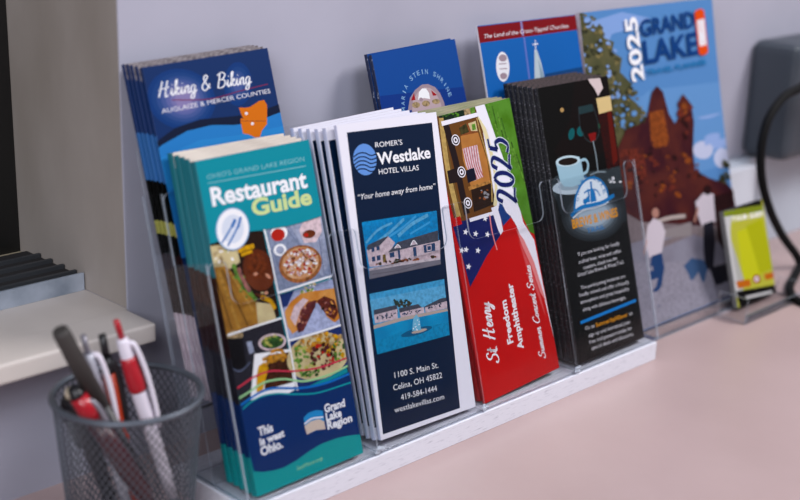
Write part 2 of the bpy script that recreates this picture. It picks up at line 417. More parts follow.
["E","yellowgreen",67.23,71.89,-1.59,-0.02,-0.17,0.83],
["E","cream",60.04,79.14,2.17,-1.24,-1.03,-1.35],
["E","yellowgreen",65.1,72.18,1.48,-0.99,-0.66,-0.69],
["E","cream",53.83,82.76,-1.7,-1.13,-0.93,0.88],
["E","yellowgreen",56.03,82.53,-2.32,0.02,-0.17,1.02],
["E","lettuce",55.52,78.72,-2.33,0.06,-0.22,1.52],
["E","lettuce",62.36,79.38,1.68,-0.8,-0.53,-0.89],
["E","lettuce",62.18,80.56,-0.72,-0.91,-0.62,0.37],
["E","lettuce",65.19,75.0,-1.01,-1.45,-1.7,0.91],
["E","lettuce",51.54,75.48,1.48,-1.02,-0.78,-0.81],
["E","cream",58.78,87.11,0.02,-1.96,-2.1,0.23],
["E","cream",53.02,70.91,-0.98,-1.43,-1.21,0.66],
["E","lettuce",53.5,77.77,1.21,-1.33,-0.76,-0.42],
["E","cream",55.6,75.94,-0.97,-0.63,-0.74,0.71],
["E","lettuce",56.54,87.55,-2.43,-0.4,-0.74,1.79],
["E","cream",62.29,81.45,0.15,-1.24,-1.35,0.06],
["E","yellowgreen",62.72,73.39,-1.14,-0.74,-0.6,0.57],
["E","yellowgreen",49.02,76.16,-1.76,-0.44,-0.68,1.29],
["E","yellowgreen",59.6,72.45,0.23,-1.76,-1.64,0.07],
["E","lettuce",53.69,83.71,-0.43,-2.0,-2.13,0.54],
["E","lettuce",60.71,82.86,1.15,-0.73,-0.5,-0.56],
["E","lettuce",50.71,80.07,-1.0,-0.41,-0.36,0.49],
["E","lettuce",58.36,87.22,1.51,-0.49,-0.25,-0.72],
["E","yellowgreen",53.47,72.91,1.35,-0.93,-0.84,-0.87],
["E","cream",59.17,70.16,-1.79,0.07,-0.12,0.88],
["E","cream",64.76,75.9,-1.71,-0.55,-0.55,0.86],
["E","yellowgreen",67.63,76.84,1.21,-0.85,-0.74,-0.73],
["E","lettuce",58.13,87.0,1.59,-0.79,-0.48,-0.76],
["E","cream",51.3,75.19,-2.16,0.02,-0.23,1.36],
["E","lettuce",53.55,87.41,-0.04,-1.5,-1.64,0.22],
["E","yellowgreen",54.93,67.84,-1.2,-0.08,-0.16,0.56],
["E","lettuce",67.6,77.14,-1.89,0.04,-0.18,1.14],
["E","yellowgreen",60.51,84.4,1.14,-0.5,-0.3,-0.56],
["E","cream",55.45,83.18,-1.12,-1.18,-1.1,0.74],
["E","yellowgreen",60.72,86.11,-2.39,-0.45,-0.5,1.13],
["E","lettuce",60.01,80.21,1.5,-0.65,-0.49,-0.97],
["E","yellowgreen",57.1,86.84,1.8,-0.48,-0.2,-0.86],
["E","lettuce",54.14,75.06,-1.64,-0.54,-0.73,1.15],
["E","yellowgreen",58.02,67.13,-1.51,-0.94,-0.92,0.91],
["E","lettuce",52.56,79.93,-1.66,-1.11,-0.89,0.84],
["E","cream",58.03,68.76,1.34,-1.49,-1.43,-0.75],
["E","lettuce",56.33,83.09,0.08,-1.32,-1.39,0.11],
["E","lettuce",57.85,68.74,0.48,-1.5,-1.39,-0.12],
["E","lettuce",60.2,84.2,0.7,-1.11,-0.87,-0.28],
["E","brownd",66.28,78.98,-0.18,-0.84,-0.58,0.15],
["E","redsauce",75.89,80.31,-0.75,-0.55,-0.67,0.57],
["E","cream",74.01,84.24,-1.15,-0.9,-1.15,0.94],
["E","cream",74.92,78.49,0.33,-1.06,-1.11,-0.09],
["E","brownd",77.8,84.19,-1.53,-1.15,-1.33,1.11],
["E","beef",73.72,70.43,1.16,-0.65,-0.47,-0.63],
["E","brownd",75.54,68.65,0.48,-1.62,-1.38,-0.09],
["E","brownd",65.8,78.04,0.23,-1.9,-1.57,0.07],
["E","redsauce",71.68,83.7,0.06,-1.09,-0.78,0.07],
["E","brownd",83.23,76.1,-0.45,-1.78,-1.55,0.43],
["E","cream",72.85,78.75,-1.04,-0.67,-0.58,0.55],
["E","redsauce",81.28,72.07,-0.05,-0.91,-0.92,0.15],
["E","brownd",76.49,69.11,0.3,-1.65,-1.44,0.02],
["E","beef",72.3,75.53,-0.3,-1.12,-1.14,0.33],
["E","cream",77.66,68.14,1.78,-1.43,-1.08,-0.87],
["E","brownd",76.1,80.4,-1.15,-1.23,-1.34,0.87],
["E","brownd",67.09,75.7,1.02,-1.08,-1.03,-0.57],
["E","beef",69.23,82.27,1.48,-0.67,-0.55,-0.99],
["E","beef",67.01,76.15,-1.08,-1.09,-1.11,0.77],
["E","beef",81.6,83.28,-0.85,-0.62,-0.6,0.51],
["E","cream",76.42,78.96,0.4,-0.9,-0.7,-0.12],
["E","beef",84.89,78.83,0.8,-0.99,-0.85,-0.38],
["E","cream",71.62,79.0,-0.04,-1.62,-1.16,0.16],
["E","beef",74.53,78.02,-0.97,-0.39,-0.45,0.59],
["E","brownd",81.14,78.01,-0.5,-0.74,-0.56,0.29],
["E","beef",79.09,81.28,0.2,-1.29,-1.24,0.03],
["E","beef",66.68,80.73,2.2,-0.6,-0.3,-1.22],
["E","brownd",71.24,82.17,-1.69,-0.87,-1.03,1.15],
["E","redsauce",77.42,79.27,-1.5,-0.78,-0.66,0.73],
["E","redsauce",76.09,70.22,-0.76,-0.79,-0.69,0.46],
["E","beef",79.55,68.21,-1.14,-0.62,-0.72,0.76],
["E","redsauce",72.76,84.42,-2.36,-0.2,-0.5,1.63],
["E","cream",71.3,80.44,-0.88,-0.83,-0.63,0.45],
["E","beef",68.77,75.4,-0.44,-1.42,-1.43,0.45],
["E","brownd",66.96,73.1,-1.12,-0.79,-1.0,0.89],
["E","beef",84.3,73.0,-0.73,-1.62,-1.14,0.44],
["E","beef",76.87,70.37,0.02,-1.31,-0.88,0.11],
["E","cream",87.99,75.93,-1.14,-0.71,-0.82,0.78],
["E","beef",86.04,74.42,0.79,-1.44,-1.08,-0.26],
["E","beef",79.74,76.0,0.26,-1.52,-1.13,0.02],
["E","cream",73.97,76.38,-0.36,-0.81,-0.87,0.34],
["E","beef",78.02,79.47,-1.74,-0.99,-1.15,1.18],
["E","brownd",86.47,78.35,-0.14,-1.53,-1.37,0.24],
["E","cream",72.01,72.68,-1.16,0.14,-0.0,0.69],
["E","brownd",76.75,72.27,-1.39,-0.2,-0.25,0.61],
["E","cream",76.29,73.11,-0.22,-1.44,-1.58,0.35],
["E","brownd",81.7,69.44,2.29,-0.91,-0.4,-0.89],
["E","redsauce",75.0,84.12,-1.08,-0.46,-0.67,0.84],
["E","brownd",71.93,77.56,1.49,-1.16,-0.78,-0.66],
["E","redsauce",83.69,71.14,-0.07,-1.97,-1.42,0.21],
["E","redsauce",80.86,76.0,1.13,-1.67,-1.17,-0.39],
["E","redsauce",84.16,72.39,-0.11,-1.3,-1.04,0.18],
["E","redsauce",75.96,79.01,-1.35,-0.18,-0.38,0.98],
["E","beef",78.26,72.37,1.08,-0.98,-0.8,-0.54],
["E","cream",87.42,76.3,0.09,-0.95,-0.77,0.05],
["E","beef",68.62,83.57,-0.76,-1.71,-1.55,0.6],
["E","redsauce",71.67,77.2,-1.77,0.2,-0.02,0.93],
["E","beef",74.44,68.3,-0.31,-1.72,-1.92,0.46],
["E","beef",80.79,81.41,0.8,-1.69,-1.78,-0.34],
["E","brownd",86.96,74.32,-1.6,-0.39,-0.65,1.18],
["E","lettucedk",96.18,77.64,0.87,-1.29,-0.77,-0.25],
["E","lettucedk",90.78,73.61,-0.21,-0.87,-0.99,0.27],
["E","yellow",92.01,73.21,-0.28,-0.98,-0.65,0.19],
["E","yellow",88.29,70.64,1.07,-1.7,-1.03,-0.3],
["E","yellow",88.56,82.5,-0.57,-1.16,-1.04,0.42],
["E","yellow",92.94,71.44,0.74,-1.19,-0.85,-0.24],
["E","lettuce",91.1,80.4,1.3,-0.6,-0.29,-0.48],
["E","lettuce",92.62,82.04,1.14,-0.78,-0.48,-0.46],
["E","lettuce",89.53,69.01,0.05,-0.99,-0.67,0.07],
["E","yellow",93.48,72.97,0.52,-1.68,-1.67,-0.12],
["E","yellow",92.3,76.11,-0.55,-0.8,-0.89,0.46],
["E","yellow",86.07,80.69,-1.2,-0.56,-0.73,0.87],
["E","lettucedk",95.54,77.37,-1.29,0.16,0.01,0.89],
["E","yellow",87.51,76.27,-1.2,0.12,-0.04,0.81],
["E","lettuce",89.04,83.39,-0.46,-0.95,-0.79,0.32],
["E","lettuce",86.87,75.14,-0.59,-1.5,-1.64,0.59],
["E","lettuce",89.39,70.86,-0.02,-1.01,-1.12,0.15],
["E","lettuce",91.04,74.33,1.17,-0.55,-0.46,-0.75],
["E","lettuce",86.91,71.22,0.35,-1.22,-1.13,-0.06],
["E","lettuce",86.63,72.46,0.04,-1.25,-1.39,0.15],
["E","lettucedk",96.03,79.06,0.74,-1.35,-1.23,-0.29],
["E","lettuce",87.98,79.98,0.55,-0.96,-0.71,-0.18],
["E","lettuce",87.02,80.73,0.0,-1.65,-1.11,0.13],
["E","lettucedk",95.97,79.22,-1.29,-0.91,-0.95,0.81],
["E","lettucedk",55.45,71.73,1.14,-0.51,-0.37,-0.71],
["E","lettuce",59.12,69.96,1.4,-1.08,-0.57,-0.5],
["E","lettuce",62.5,66.83,-0.73,-0.51,-0.63,0.57],
["E","lettuce",64.44,67.72,-0.14,-1.24,-0.8,0.16],
["E","lettuce",53.77,71.06,-0.87,-0.49,-0.64,0.69],
["E","lettucedk",62.06,68.87,0.34,-1.16,-0.8,-0.05],
["E","lettuce",69.48,68.06,-1.51,-0.6,-0.55,0.74],
["E","lettucedk",60.98,66.54,0.22,-1.36,-1.07,0.03],
["E","lettuce",61.12,66.78,1.6,-0.75,-0.39,-0.7],
["E","lettucedk",66.86,68.28,-1.69,-0.82,-0.68,0.8],
["E","lettucedk",67.32,65.44,1.72,-0.62,-0.42,-1.13],
["E","lettuce",59.63,70.6,-0.98,-1.42,-1.53,0.83],
["E","lettuce",55.48,68.68,-1.94,-0.32,-0.6,1.42],
["E","lettucedk",69.61,66.6,-0.63,-0.63,-0.56,0.39],
["E","lettucedk",58.28,69.05,-1.39,-0.63,-0.54,0.67],
["E","lettucedk",56.37,69.01,1.24,-0.99,-0.81,-0.69],
["E","lettuce",60.75,67.52,-0.8,-0.49,-0.6,0.6],
["E","lettucedk",58.75,67.15,-1.17,-0.39,-0.53,0.81],
["E","lettuce",54.42,71.16,-0.68,-1.48,-1.15,0.47],
["E","lettuce",60.77,70.01,1.37,-0.46,-0.2,-0.61],
["L","white",1.38,44.94,173.84,46.17,156.46,46.99,129.37,48.52,93.48,48.53,58.31],
["L","white",1.34,-3.79,110.24,21.24,110.74,46.27,110.79],
["L","white",1.42,46.69,128.05,71.79,128.64,98.76,129.06],
["L","white",1.43,47.83,94.36,72.94,93.64,99.17,93.58],
["P","teal",-5.06,253.11,122.66,249.78,105.04,172.9,93.51,171.5,79.56,170.63,65.19,170.6,48.77,171.72,33.32,173.04,15.12,172.27,-4.63,170.95,-15.92,169.99],
["P","navy",-2.88,63.39,8.82,63.41,19.42,65.19,30.41,64.15,42.66,59.98,55.91,59.06,69.42,58.12,83.53,58.53,100.06,59.83,104.03,-7.9,3.56,-4.71],
["P","white",11.14,66.17,21.33,66.03,34.67,63.64,49.13,60.97,40.84,59.79,24.12,63.16,8.97,64.05],
["P","teal2",-1.37,18.42,7.96,14.67,16.19,13.01,25.56,12.06,37.42,13.52,47.86,15.88,60.18,17.74,75.05,17.46,86.11,15.88,99.01,13.02,102.43,-14.85,-2.4,-4.74],
["L","redline",1.21,-1.2,74.46,6.71,76.32,14.71,78.21,29.3,78.36,49.18,72.95,72.05,69.59,98.49,69.75],
["L","palegreen",1.38,-1.09,67.63,8.55,69.65,21.04,72.33,30.41,71.8,40.45,69.72,56.97,63.73,79.73,62.47,97.22,64.25],
["L","blueline",1.52,0.38,63.12,9.26,65.34,19.86,67.13,30.86,66.11,51.66,60.25,73.94,57.58,97.77,58.26],
["L","tealline",1.08,1.37,60.1,8.68,62.76,19.13,63.89,30.86,62.28,42.36,58.66,54.99,55.06,68.19,52.73,97.25,51.82],
["E","plateb",19.59,177.42,13.31,-3.17,-3.96,-13.6],
["E","white",19.59,177.42,12.51,-2.98,-3.74,-12.84],
["E","platew",19.59,177.42,8.69,-2.07,-2.67,-9.18],
["L","forkblue",1.32,8.92,170.18,17.07,177.24,21.39,181.76],
["L","forkblue",2.35,19.08,178.85,22.95,183.14],
["L","forkblue",1.32,13.18,167.31,22.76,176.8,26.47,182.13],
["L","forkblue",1.92,23.7,177.28,27.71,183.92],
["T","palet","OHIO'S GRAND LAKE REGION",6.83,212.59,89.55,211.58,3.07,0.0,0.0],
["L","palet",0.55,6.57,210.0,89.92,208.03],
["T","white","Restaurant",7.07,195.08,88.44,193.56,11.38,0.03,0.0],
["T","guide","Guide",37.55,182.74,89.94,181.7,10.54,0.035,0.0],
["T","white","This",10.05,38.94,22.44,38.62,5.58,0.035,0.0],
["T","white","is west",9.84,32.37,31.09,32.46,4.94,0.035,0.0],
["T","white","Ohio.",9.11,25.4,28.21,25.63,5.64,0.035,0.0],
["P","logoblue",49.31,39.66,53.8,41.89,61.1,41.88,66.9,39.82,66.48,26.61,58.89,28.2,49.68,27.8],
["P","skin",48.94,34.08,55.14,35.78,62.3,35.07,66.58,32.35,66.48,26.61,58.04,28.46,49.68,27.8],
["L","white",0.95,49.16,35.44,56.37,37.2,66.51,35.25],
["T","white","Grand",68.49,37.84,87.52,37.04,5.39,0.035,0.0],
["T","white","Lake",68.5,31.78,82.92,31.1,5.39,0.035,0.0],
["T","white","Region",68.49,25.64,91.54,24.87,5.42,0.035,0.0],
["T","palegreen","SeeMore.org",35.82,6.52,59.09,6.91,2.54,0,0.2],
],
'vi':[
["P","vnavy",9.04,222.65,95.41,221.26,84.17,3.06,2.98,3.74],
["E","vlogo",22.71,201.7,11.33,-0.32,-0.29,-11.34],
["L","vnavy",0.93,12.1,204.75,17.81,206.75,23.59,206.31,29.03,203.87,35.11,204.48],
["L","vnavy",0.93,11.85,201.91,17.27,203.93,23.05,203.47,28.5,201.02,34.76,201.6],
["L","vnavy",0.93,11.6,199.06,16.74,201.11,22.51,200.64,27.96,198.17,34.42,198.71],
["L","vnavy",0.93,11.35,196.21,16.21,198.29,21.98,197.81,27.42,195.33,34.07,195.83],
["L","vnavy",0.93,11.11,193.36,15.67,195.46,21.44,194.97,26.88,192.48,33.72,192.95],
["T","white","ROMER'S",34.49,209.07,61.74,208.26,3.65,0,0.0],
["T","white","Westlake",34.61,196.57,89.14,195.31,8.26,0.025,0.0],
["T","white","HOTEL VILLAS",34.26,189.44,75.06,187.63,3.82,0,0.0],
["T","white","\u201cYour home away from home\u201d",10.16,174.02,88.94,171.75,3.96,0,0.3],
["P","skyb",11.17,157.75,87.7,155.14,84.47,114.59,10.87,116.39],
["L","skyc",1.71,12.48,142.51,25.75,149.9,40.4,152.81],
["L","skyc",2.16,17.81,139.45,37.2,146.65,52.92,153.91],
["L","skyc",2.66,44.57,142.52,60.32,149.05,78.05,153.19],
["L","skyc2",1.75,30.23,141.84,49.67,147.68,65.52,154.29],
["L","skyc2",1.45,56.89,142.07,79.14,147.71],
["P","wallp",12.12,137.47,26.51,140.23,34.64,143.87,40.68,138.24,34.46,132.29,87.09,132.73,84.58,118.56,12.7,124.97],
["P","roofd",12.39,138.88,13.74,140.85,30.57,143.63,35.01,144.18,32.87,142.53,25.63,138.76,13.37,136.83],
["P","roofd",32.7,132.58,43.32,138.11,86.36,140.27,85.39,132.39,64.5,132.42,33.4,132.02],
["P","wallp",39.41,134.21,42.95,136.16,45.46,133.74],
["P","wallp",55.7,133.63,59.53,136.69,62.59,133.49],
["L","white",0.61,39.36,134.0,42.99,136.38,45.73,133.54],
["L","white",0.62,55.67,133.49,59.55,136.84,62.77,133.31],
["P","windb",16.87,138.14,19.84,138.17,19.47,135.15,16.59,135.12],
["P","windb",21.86,138.35,25.06,138.41,24.79,135.37,21.6,135.39],
["P","windb",15.95,131.72,19.32,131.74,18.93,128.14,15.69,128.26],
["P","windb",20.82,131.78,24.59,131.73,24.21,128.12,20.65,128.28],
["P","windb",33.64,131.69,38.4,131.63,38.34,128.08,33.67,128.13],
["P","windb",42.19,132.19,44.43,132.12,44.05,125.77,41.9,125.84],
["P","windb",57.87,131.85,61.21,131.75,60.71,124.74,57.4,125.0],
["P","windb",68.92,131.7,81.21,131.53,80.67,125.35,68.77,125.96],
["P","wallp",71.97,130.97,77.32,130.94,76.89,126.44,71.54,126.49],
["P","windb",72.76,130.09,76.4,130.02,76.27,127.15,72.63,127.14],
["P","shrub",26.73,131.37,29.59,131.63,29.77,125.69,26.18,125.86],
["E","rust",44.67,124.17,-1.59,-0.19,-0.26,0.76],
["E","rust",56.84,122.09,-1.42,-0.55,-0.63,0.77],
["E","brownd",42.79,124.57,1.3,-1.13,-1.13,-0.69],
["E","rust",46.19,124.06,1.66,-0.49,-0.44,-1.02],
["E","rust",48.26,124.6,-1.57,-0.55,-0.62,0.84],
["E","rust",37.0,123.7,-1.31,-0.21,-0.27,0.68],
["E","shrubd",23.33,125.62,-0.3,-1.29,-1.42,0.28],
["E","shrubd",39.54,125.27,0.96,-1.3,-1.44,-0.51],
["E","brownd",44.1,123.89,0.03,-0.6,-0.44,0.02],
["E","shrubd",77.76,120.87,-0.28,-0.58,-0.57,0.18],
["E","brownd",76.78,120.81,-0.32,-1.38,-1.26,0.24],
["E","shrubd",52.65,124.23,0.99,-0.33,-0.3,-0.58],
["E","rust",57.96,121.89,-0.18,-0.67,-0.57,0.12],
["E","shrubd",78.2,121.48,0.28,-1.11,-0.78,-0.05],
["E","shrubd",41.58,124.7,-0.47,-1.39,-1.65,0.41],
["E","shrubd",29.46,126.18,-0.89,-0.26,-0.34,0.53],
["E","rust",38.26,123.93,1.14,-0.34,-0.23,-0.53],
["E","rust",50.4,123.34,-0.44,-0.98,-1.12,0.34],
["E","brownd",22.35,125.71,1.27,-0.51,-0.46,-0.74],
["E","brownd",76.21,121.75,-0.59,-1.01,-1.26,0.45],
["E","rust",44.19,122.76,0.68,-0.7,-0.5,-0.24],
["E","rust",79.64,121.09,1.16,-0.34,-0.29,-0.66],
["E","brownd",45.52,122.68,1.58,-0.88,-0.67,-0.7],
["E","shrubd",53.95,123.41,0.57,-0.67,-0.69,-0.28],
["E","brownd",58.1,122.1,-0.32,-1.25,-1.02,0.21],
["E","brownd",33.07,125.49,1.09,-0.93,-0.66,-0.42],
["E","brownd",19.98,125.83,-0.74,-0.49,-0.53,0.44],
["E","shrubd",39.76,123.75,-1.29,-0.37,-0.47,0.75],
["E","rust",41.12,124.41,0.89,-0.33,-0.21,-0.36],
["E","brownd",75.46,121.79,0.54,-0.79,-0.65,-0.2],
["E","brownd",42.24,124.36,1.53,-0.4,-0.29,-0.8],
["E","shrubd",22.82,126.07,1.2,-0.32,-0.17,-0.47],
["E","shrubd",77.68,121.57,-1.01,-0.74,-0.87,0.62],
["E","rust",61.1,122.41,1.87,-0.56,-0.44,-0.99],
["E","shrubd",40.52,124.51,0.13,-0.88,-0.96,-0.01],
["E","shrubd",37.25,123.96,-0.12,-1.46,-1.0,0.12],
["E","rust",35.34,123.54,1.58,-0.35,-0.17,-0.61],
["E","rust",19.24,125.59,-0.81,-0.26,-0.24,0.37],
["E","brownd",29.03,126.04,0.62,-1.05,-0.94,-0.26],
["E","rust",59.0,121.87,1.85,-0.59,-0.44,-0.9],
["E","rust",48.4,124.28,-1.15,-0.49,-0.62,0.71],
["E","rust",49.01,124.18,-1.29,-0.19,-0.3,0.77],
["E","rust",48.77,124.59,1.34,-0.61,-0.52,-0.7],
["E","rust",48.58,124.1,0.96,-0.31,-0.27,-0.54],
["P","kerb",11.74,124.05,42.9,122.98,84.57,119.64,84.46,117.36,42.48,120.82,11.59,122.25],
["P","road",11.59,122.25,42.48,120.82,84.49,118.12,84.47,114.59,10.87,116.39],
["L","roadl",0.52,13.98,119.26,41.88,117.64,62.89,118.48],
["P","skyb2",8.89,105.94,85.73,102.98,83.42,60.15,8.03,61.78],
["P","skyc",8.47,101.63,85.3,98.44,85.08,85.36,8.44,88.45],
["E","shrubd",40.46,90.76,1.14,-0.91,-0.65,-0.44],
["E","shrubd",46.23,92.79,-0.48,-0.97,-0.84,0.29],
["E","treed",38.14,94.28,1.85,-0.86,-0.53,-0.74],
["E","treed",41.28,90.75,-1.2,-1.11,-1.43,0.9],
["E","treed",33.14,94.88,-0.77,-1.25,-1.5,0.62],
["E","shrubd",38.85,94.22,1.92,-0.62,-0.36,-0.82],
["E","shrubd",35.09,94.42,1.23,-0.95,-0.58,-0.42],
["E","shrubd",42.45,93.6,-1.02,-0.39,-0.34,0.42],
["E","shrubd",38.1,92.42,-1.34,0.09,-0.04,0.85],
["E","shrubd",45.03,90.32,0.69,-1.1,-1.22,-0.33],
["E","shrubd",47.76,91.52,-1.66,-0.39,-0.38,0.66],
["E","shrubd",45.5,93.31,0.23,-0.77,-0.52,-0.04],
["E","shrubd",39.01,93.44,0.88,-0.96,-1.05,-0.48],
["E","treed",36.24,91.81,0.6,-1.27,-0.88,-0.16],
["E","shrubd",45.93,91.2,2.08,-0.49,-0.31,-1.14],
["E","treed",38.39,95.05,0.23,-1.09,-1.18,-0.04],
["E","shrubd",38.52,95.7,0.09,-0.82,-0.79,0.03],
["E","shrubd",35.73,92.36,-0.68,-1.3,-1.34,0.49],
["E","shrubd",43.27,91.41,-0.96,-0.25,-0.33,0.54],
["E","treed",34.64,94.73,0.65,-1.53,-1.24,-0.19],
["E","shrubd",44.22,94.23,0.89,-0.47,-0.45,-0.52],
["E","treed",33.56,93.9,1.78,-0.77,-0.63,-0.95],
["E","shrubd",45.99,92.61,0.97,-1.34,-1.5,-0.49],
["E","treed",43.45,94.53,-1.97,0.07,-0.09,0.87],
["E","shrubd",40.54,91.2,1.19,-1.35,-0.97,-0.42],
["E","treed",41.84,93.12,0.84,-0.76,-0.82,-0.47],
["E","treed",32.23,96.02,0.75,-0.74,-0.48,-0.26],
["E","treed",32.36,96.67,0.85,-0.73,-0.73,-0.46],
["E","treed",32.53,95.96,-1.18,-0.11,-0.22,0.7],
["E","treed",31.92,97.05,-0.5,-0.73,-0.86,0.38],
["P","roofd",10.65,93.88,33.64,93.21,34.13,87.75,10.05,88.13],
["P","wallp",10.27,90.29,33.55,90.1,32.84,83.15,10.27,84.04],
["P","roofd",35.12,90.24,55.25,89.61,60.6,84.39,35.64,84.91],
["P","wallp",35.82,86.96,60.44,86.32,60.47,82.06,35.87,82.91],
["P","roofd",61.0,86.51,78.72,89.2,85.2,88.81,84.9,83.85,61.14,83.9],
["P","wallp",61.68,85.62,85.33,86.08,84.75,80.78,61.49,81.85],
["E","roofd",17.22,88.16,0.71,-0.34,-0.22,-0.3],
["E","roofd",13.19,87.93,-0.68,-0.81,-0.76,0.41],
["E","roofd",27.03,87.89,-0.81,0.01,-0.06,0.38],
["E","roofd",18.93,86.63,0.8,-0.45,-0.33,-0.37],
["E","roofd",22.08,85.77,-0.57,-0.65,-0.72,0.4],
["E","windb",18.33,87.19,0.93,-0.44,-0.4,-0.55],
["E","windb",22.73,88.68,-0.77,-0.31,-0.4,0.5],
["E","roofd",31.03,87.54,-0.89,-0.36,-0.35,0.42],
["E","windb",13.12,87.06,-0.86,-0.48,-0.56,0.54],
["E","windb",25.45,85.46,-0.03,-0.66,-0.45,0.06],
["E","roofd",15.64,88.77,0.56,-0.37,-0.27,-0.25],
["E","roofd",27.26,86.44,1.02,-0.52,-0.48,-0.6],
["E","roofd",22.76,87.78,0.57,-0.92,-0.68,-0.19],
["E","roofd",25.58,85.59,-0.74,-0.15,-0.25,0.51],
["E","roofd",17.9,85.95,0.63,-0.41,-0.41,-0.37],
["E","windb",29.78,87.42,-0.47,-0.39,-0.41,0.29],
["E","windb",24.4,85.75,-0.89,-0.14,-0.18,0.42],
["E","windb",21.34,87.7,-0.15,-0.55,-0.5,0.12],
["E","roofd",18.03,87.7,-0.79,-0.38,-0.52,0.56],
["E","windb",21.74,87.17,1.24,-0.42,-0.25,-0.55],
["E","windb",40.26,85.4,0.92,-0.6,-0.57,-0.52],
["E","windb",47.43,84.88,-0.01,-0.66,-0.64,0.07],
["E","roofd",39.83,84.74,0.24,-0.52,-0.34,-0.06],
["E","windb",47.34,85.5,-0.01,-0.48,-0.43,0.04],
["E","windb",38.59,85.29,-1.16,-0.01,-0.1,0.51],
["E","windb",45.94,84.2,-0.43,-0.46,-0.46,0.26],
["E","roofd",47.27,85.14,0.18,-0.81,-0.58,-0.01],
["E","roofd",52.79,85.02,0.74,-0.25,-0.13,-0.26],
["E","windb",41.83,84.41,0.28,-0.66,-0.7,-0.1],
["E","windb",45.39,86.19,0.06,-0.66,-0.52,0.02],
["E","windb",54.66,84.35,-1.0,-0.34,-0.39,0.51],
["E","roofd",56.68,84.4,0.64,-0.36,-0.25,-0.27],
["E","roofd",43.29,85.02,-0.15,-0.85,-0.63,0.12],
["E","windb",52.92,83.48,0.18,-0.53,-0.57,-0.05],
["E","windb",56.01,84.76,-0.27,-0.44,-0.57,0.23],
["E","roofd",51.86,84.53,0.16,-0.64,-0.73,-0.03],
["E","roofd",66.31,85.25,0.1,-0.57,-0.58,-0.0],
["E","roofd",68.94,84.43,-0.8,-0.3,-0.44,0.54],
["E","windb",67.97,85.0,-0.62,-0.31,-0.35,0.35],
["E","windb",65.15,84.25,0.64,-0.48,-0.37,-0.26],
["E","windb",78.17,85.23,-0.84,-0.18,-0.28,0.5],
["E","windb",77.18,84.58,0.44,-0.6,-0.39,-0.12],
["E","roofd",74.02,85.65,1.06,-0.22,-0.11,-0.49],
["E","roofd",65.63,85.08,0.98,-0.29,-0.18,-0.46],
["E","roofd",66.43,84.77,-0.59,-0.64,-0.8,0.43],
["E","roofd",76.83,83.88,0.79,-0.45,-0.33,-0.34],
["E","windb",72.24,84.24,-0.23,-0.44,-0.35,0.13],
["E","roofd",77.19,83.5,-1.0,0.03,-0.08,0.64],
["E","roofd",72.18,85.63,-0.66,-0.37,-0.35,0.31],
["E","roofd",78.61,85.22,0.38,-0.69,-0.65,-0.13],
["P","sandb",8.29,82.98,35.34,83.32,84.91,80.44,84.9,78.13,34.81,80.59,8.1,80.45],
["P","water",8.1,80.45,34.84,80.73,84.74,78.47,83.42,60.15,8.03,61.78],
["P","water2",7.79,70.96,33.36,72.96,83.8,70.14,83.42,60.15,8.03,61.78],
["E","waterd",49.9,69.87,16.33,-0.03,0.49,-2.58],
["E","sandb",52.49,69.71,8.18,-0.2,0.18,-1.21],
["P","foam",45.44,71.18,48.24,80.42,51.76,82.35,54.31,79.19,54.66,70.02],
["E","foam",51.23,73.53,0.17,-0.37,-0.25,-0.04],
["E","white",50.49,73.53,-0.3,-0.2,-0.18,0.14],
["E","foam",50.32,78.11,0.31,-0.29,-0.3,-0.16],
["E","white",52.19,78.03,-0.17,-0.35,-0.39,0.14],
["E","white",49.91,71.61,-0.12,-0.52,-0.4,0.09],
["E","foam",51.88,75.82,-0.45,-0.26,-0.33,0.29],
["E","white",46.86,72.62,-0.31,-0.6,-0.56,0.21],
["E","foam",47.58,72.02,-0.67,0.07,-0.01,0.34],
["E","white",49.02,73.53,-0.04,-0.57,-0.44,0.06],
["E","foam",50.11,78.15,0.39,-0.47,-0.38,-0.15],
["E","white",53.79,76.49,-0.19,-0.33,-0.37,0.15],
["E","foam",50.1,78.08,0.21,-0.58,-0.48,-0.05],
["E","white",53.1,74.51,-0.38,-0.42,-0.52,0.29],
["E","white",50.41,70.9,0.71,-0.29,-0.22,-0.37],
["E","white",49.32,75.66,-0.5,-0.23,-0.21,0.22],
["E","foam",48.24,72.71,-0.31,-0.6,-0.46,0.17],
["E","foam",49.84,78.36,0.8,-0.18,-0.07,-0.29],
["E","foam",47.52,77.17,-0.41,-0.42,-0.37,0.21],
["T","white","1100 S. Main St.",21.68,41.16,67.05,38.63,4.18,0.0,0.0],
["T","white","Celina, OH 45822",18.8,32.43,69.56,30.26,4.19,0.0,0.0],
["T","white","419-584-1444",24.78,23.64,62.3,21.8,4.19,0.0,0.0],
["T","white","westlakevillas.com",16.95,16.3,68.6,13.93,3.9,0.0,0.0],
],
'sh':[
["P","wht",46.52,236.19,83.51,231.55,74.61,134.36,22.95,144.0],
["P","barn",8.38,230.3,56.04,228.21,54.8,147.13,50.36,140.01,6.11,141.63,0.57,202.37],
["P","fdark",10.3,229.19,38.52,228.42,38.96,221.71,10.57,222.17],
["E","fdark",20.23,224.07,-1.4,-0.01,-0.09,0.87],
["E","fdark",23.71,227.58,1.57,-1.03,-0.77,-0.57],
["E","grass",16.47,225.99,-2.05,-0.06,-0.15,1.04],
["E","fdark",26.13,226.06,0.51,-0.89,-1.04,-0.25],
["E","fdark",13.97,228.3,-0.34,-1.42,-1.37,0.22],
["E","fdark",16.3,225.4,1.03,-1.13,-0.85,-0.36],
["E","lettucedk",20.2,226.8,0.92,-0.75,-0.53,-0.31],
["E","fdark",16.43,228.25,-1.66,-0.28,-0.32,0.74],
["E","fdark",33.34,224.38,-1.11,-0.1,-0.18,0.65],
["E","fdark",25.25,223.32,1.29,-0.72,-0.81,-0.73],
["E","lettucedk",15.59,228.48,-1.25,-0.66,-0.86,0.77],
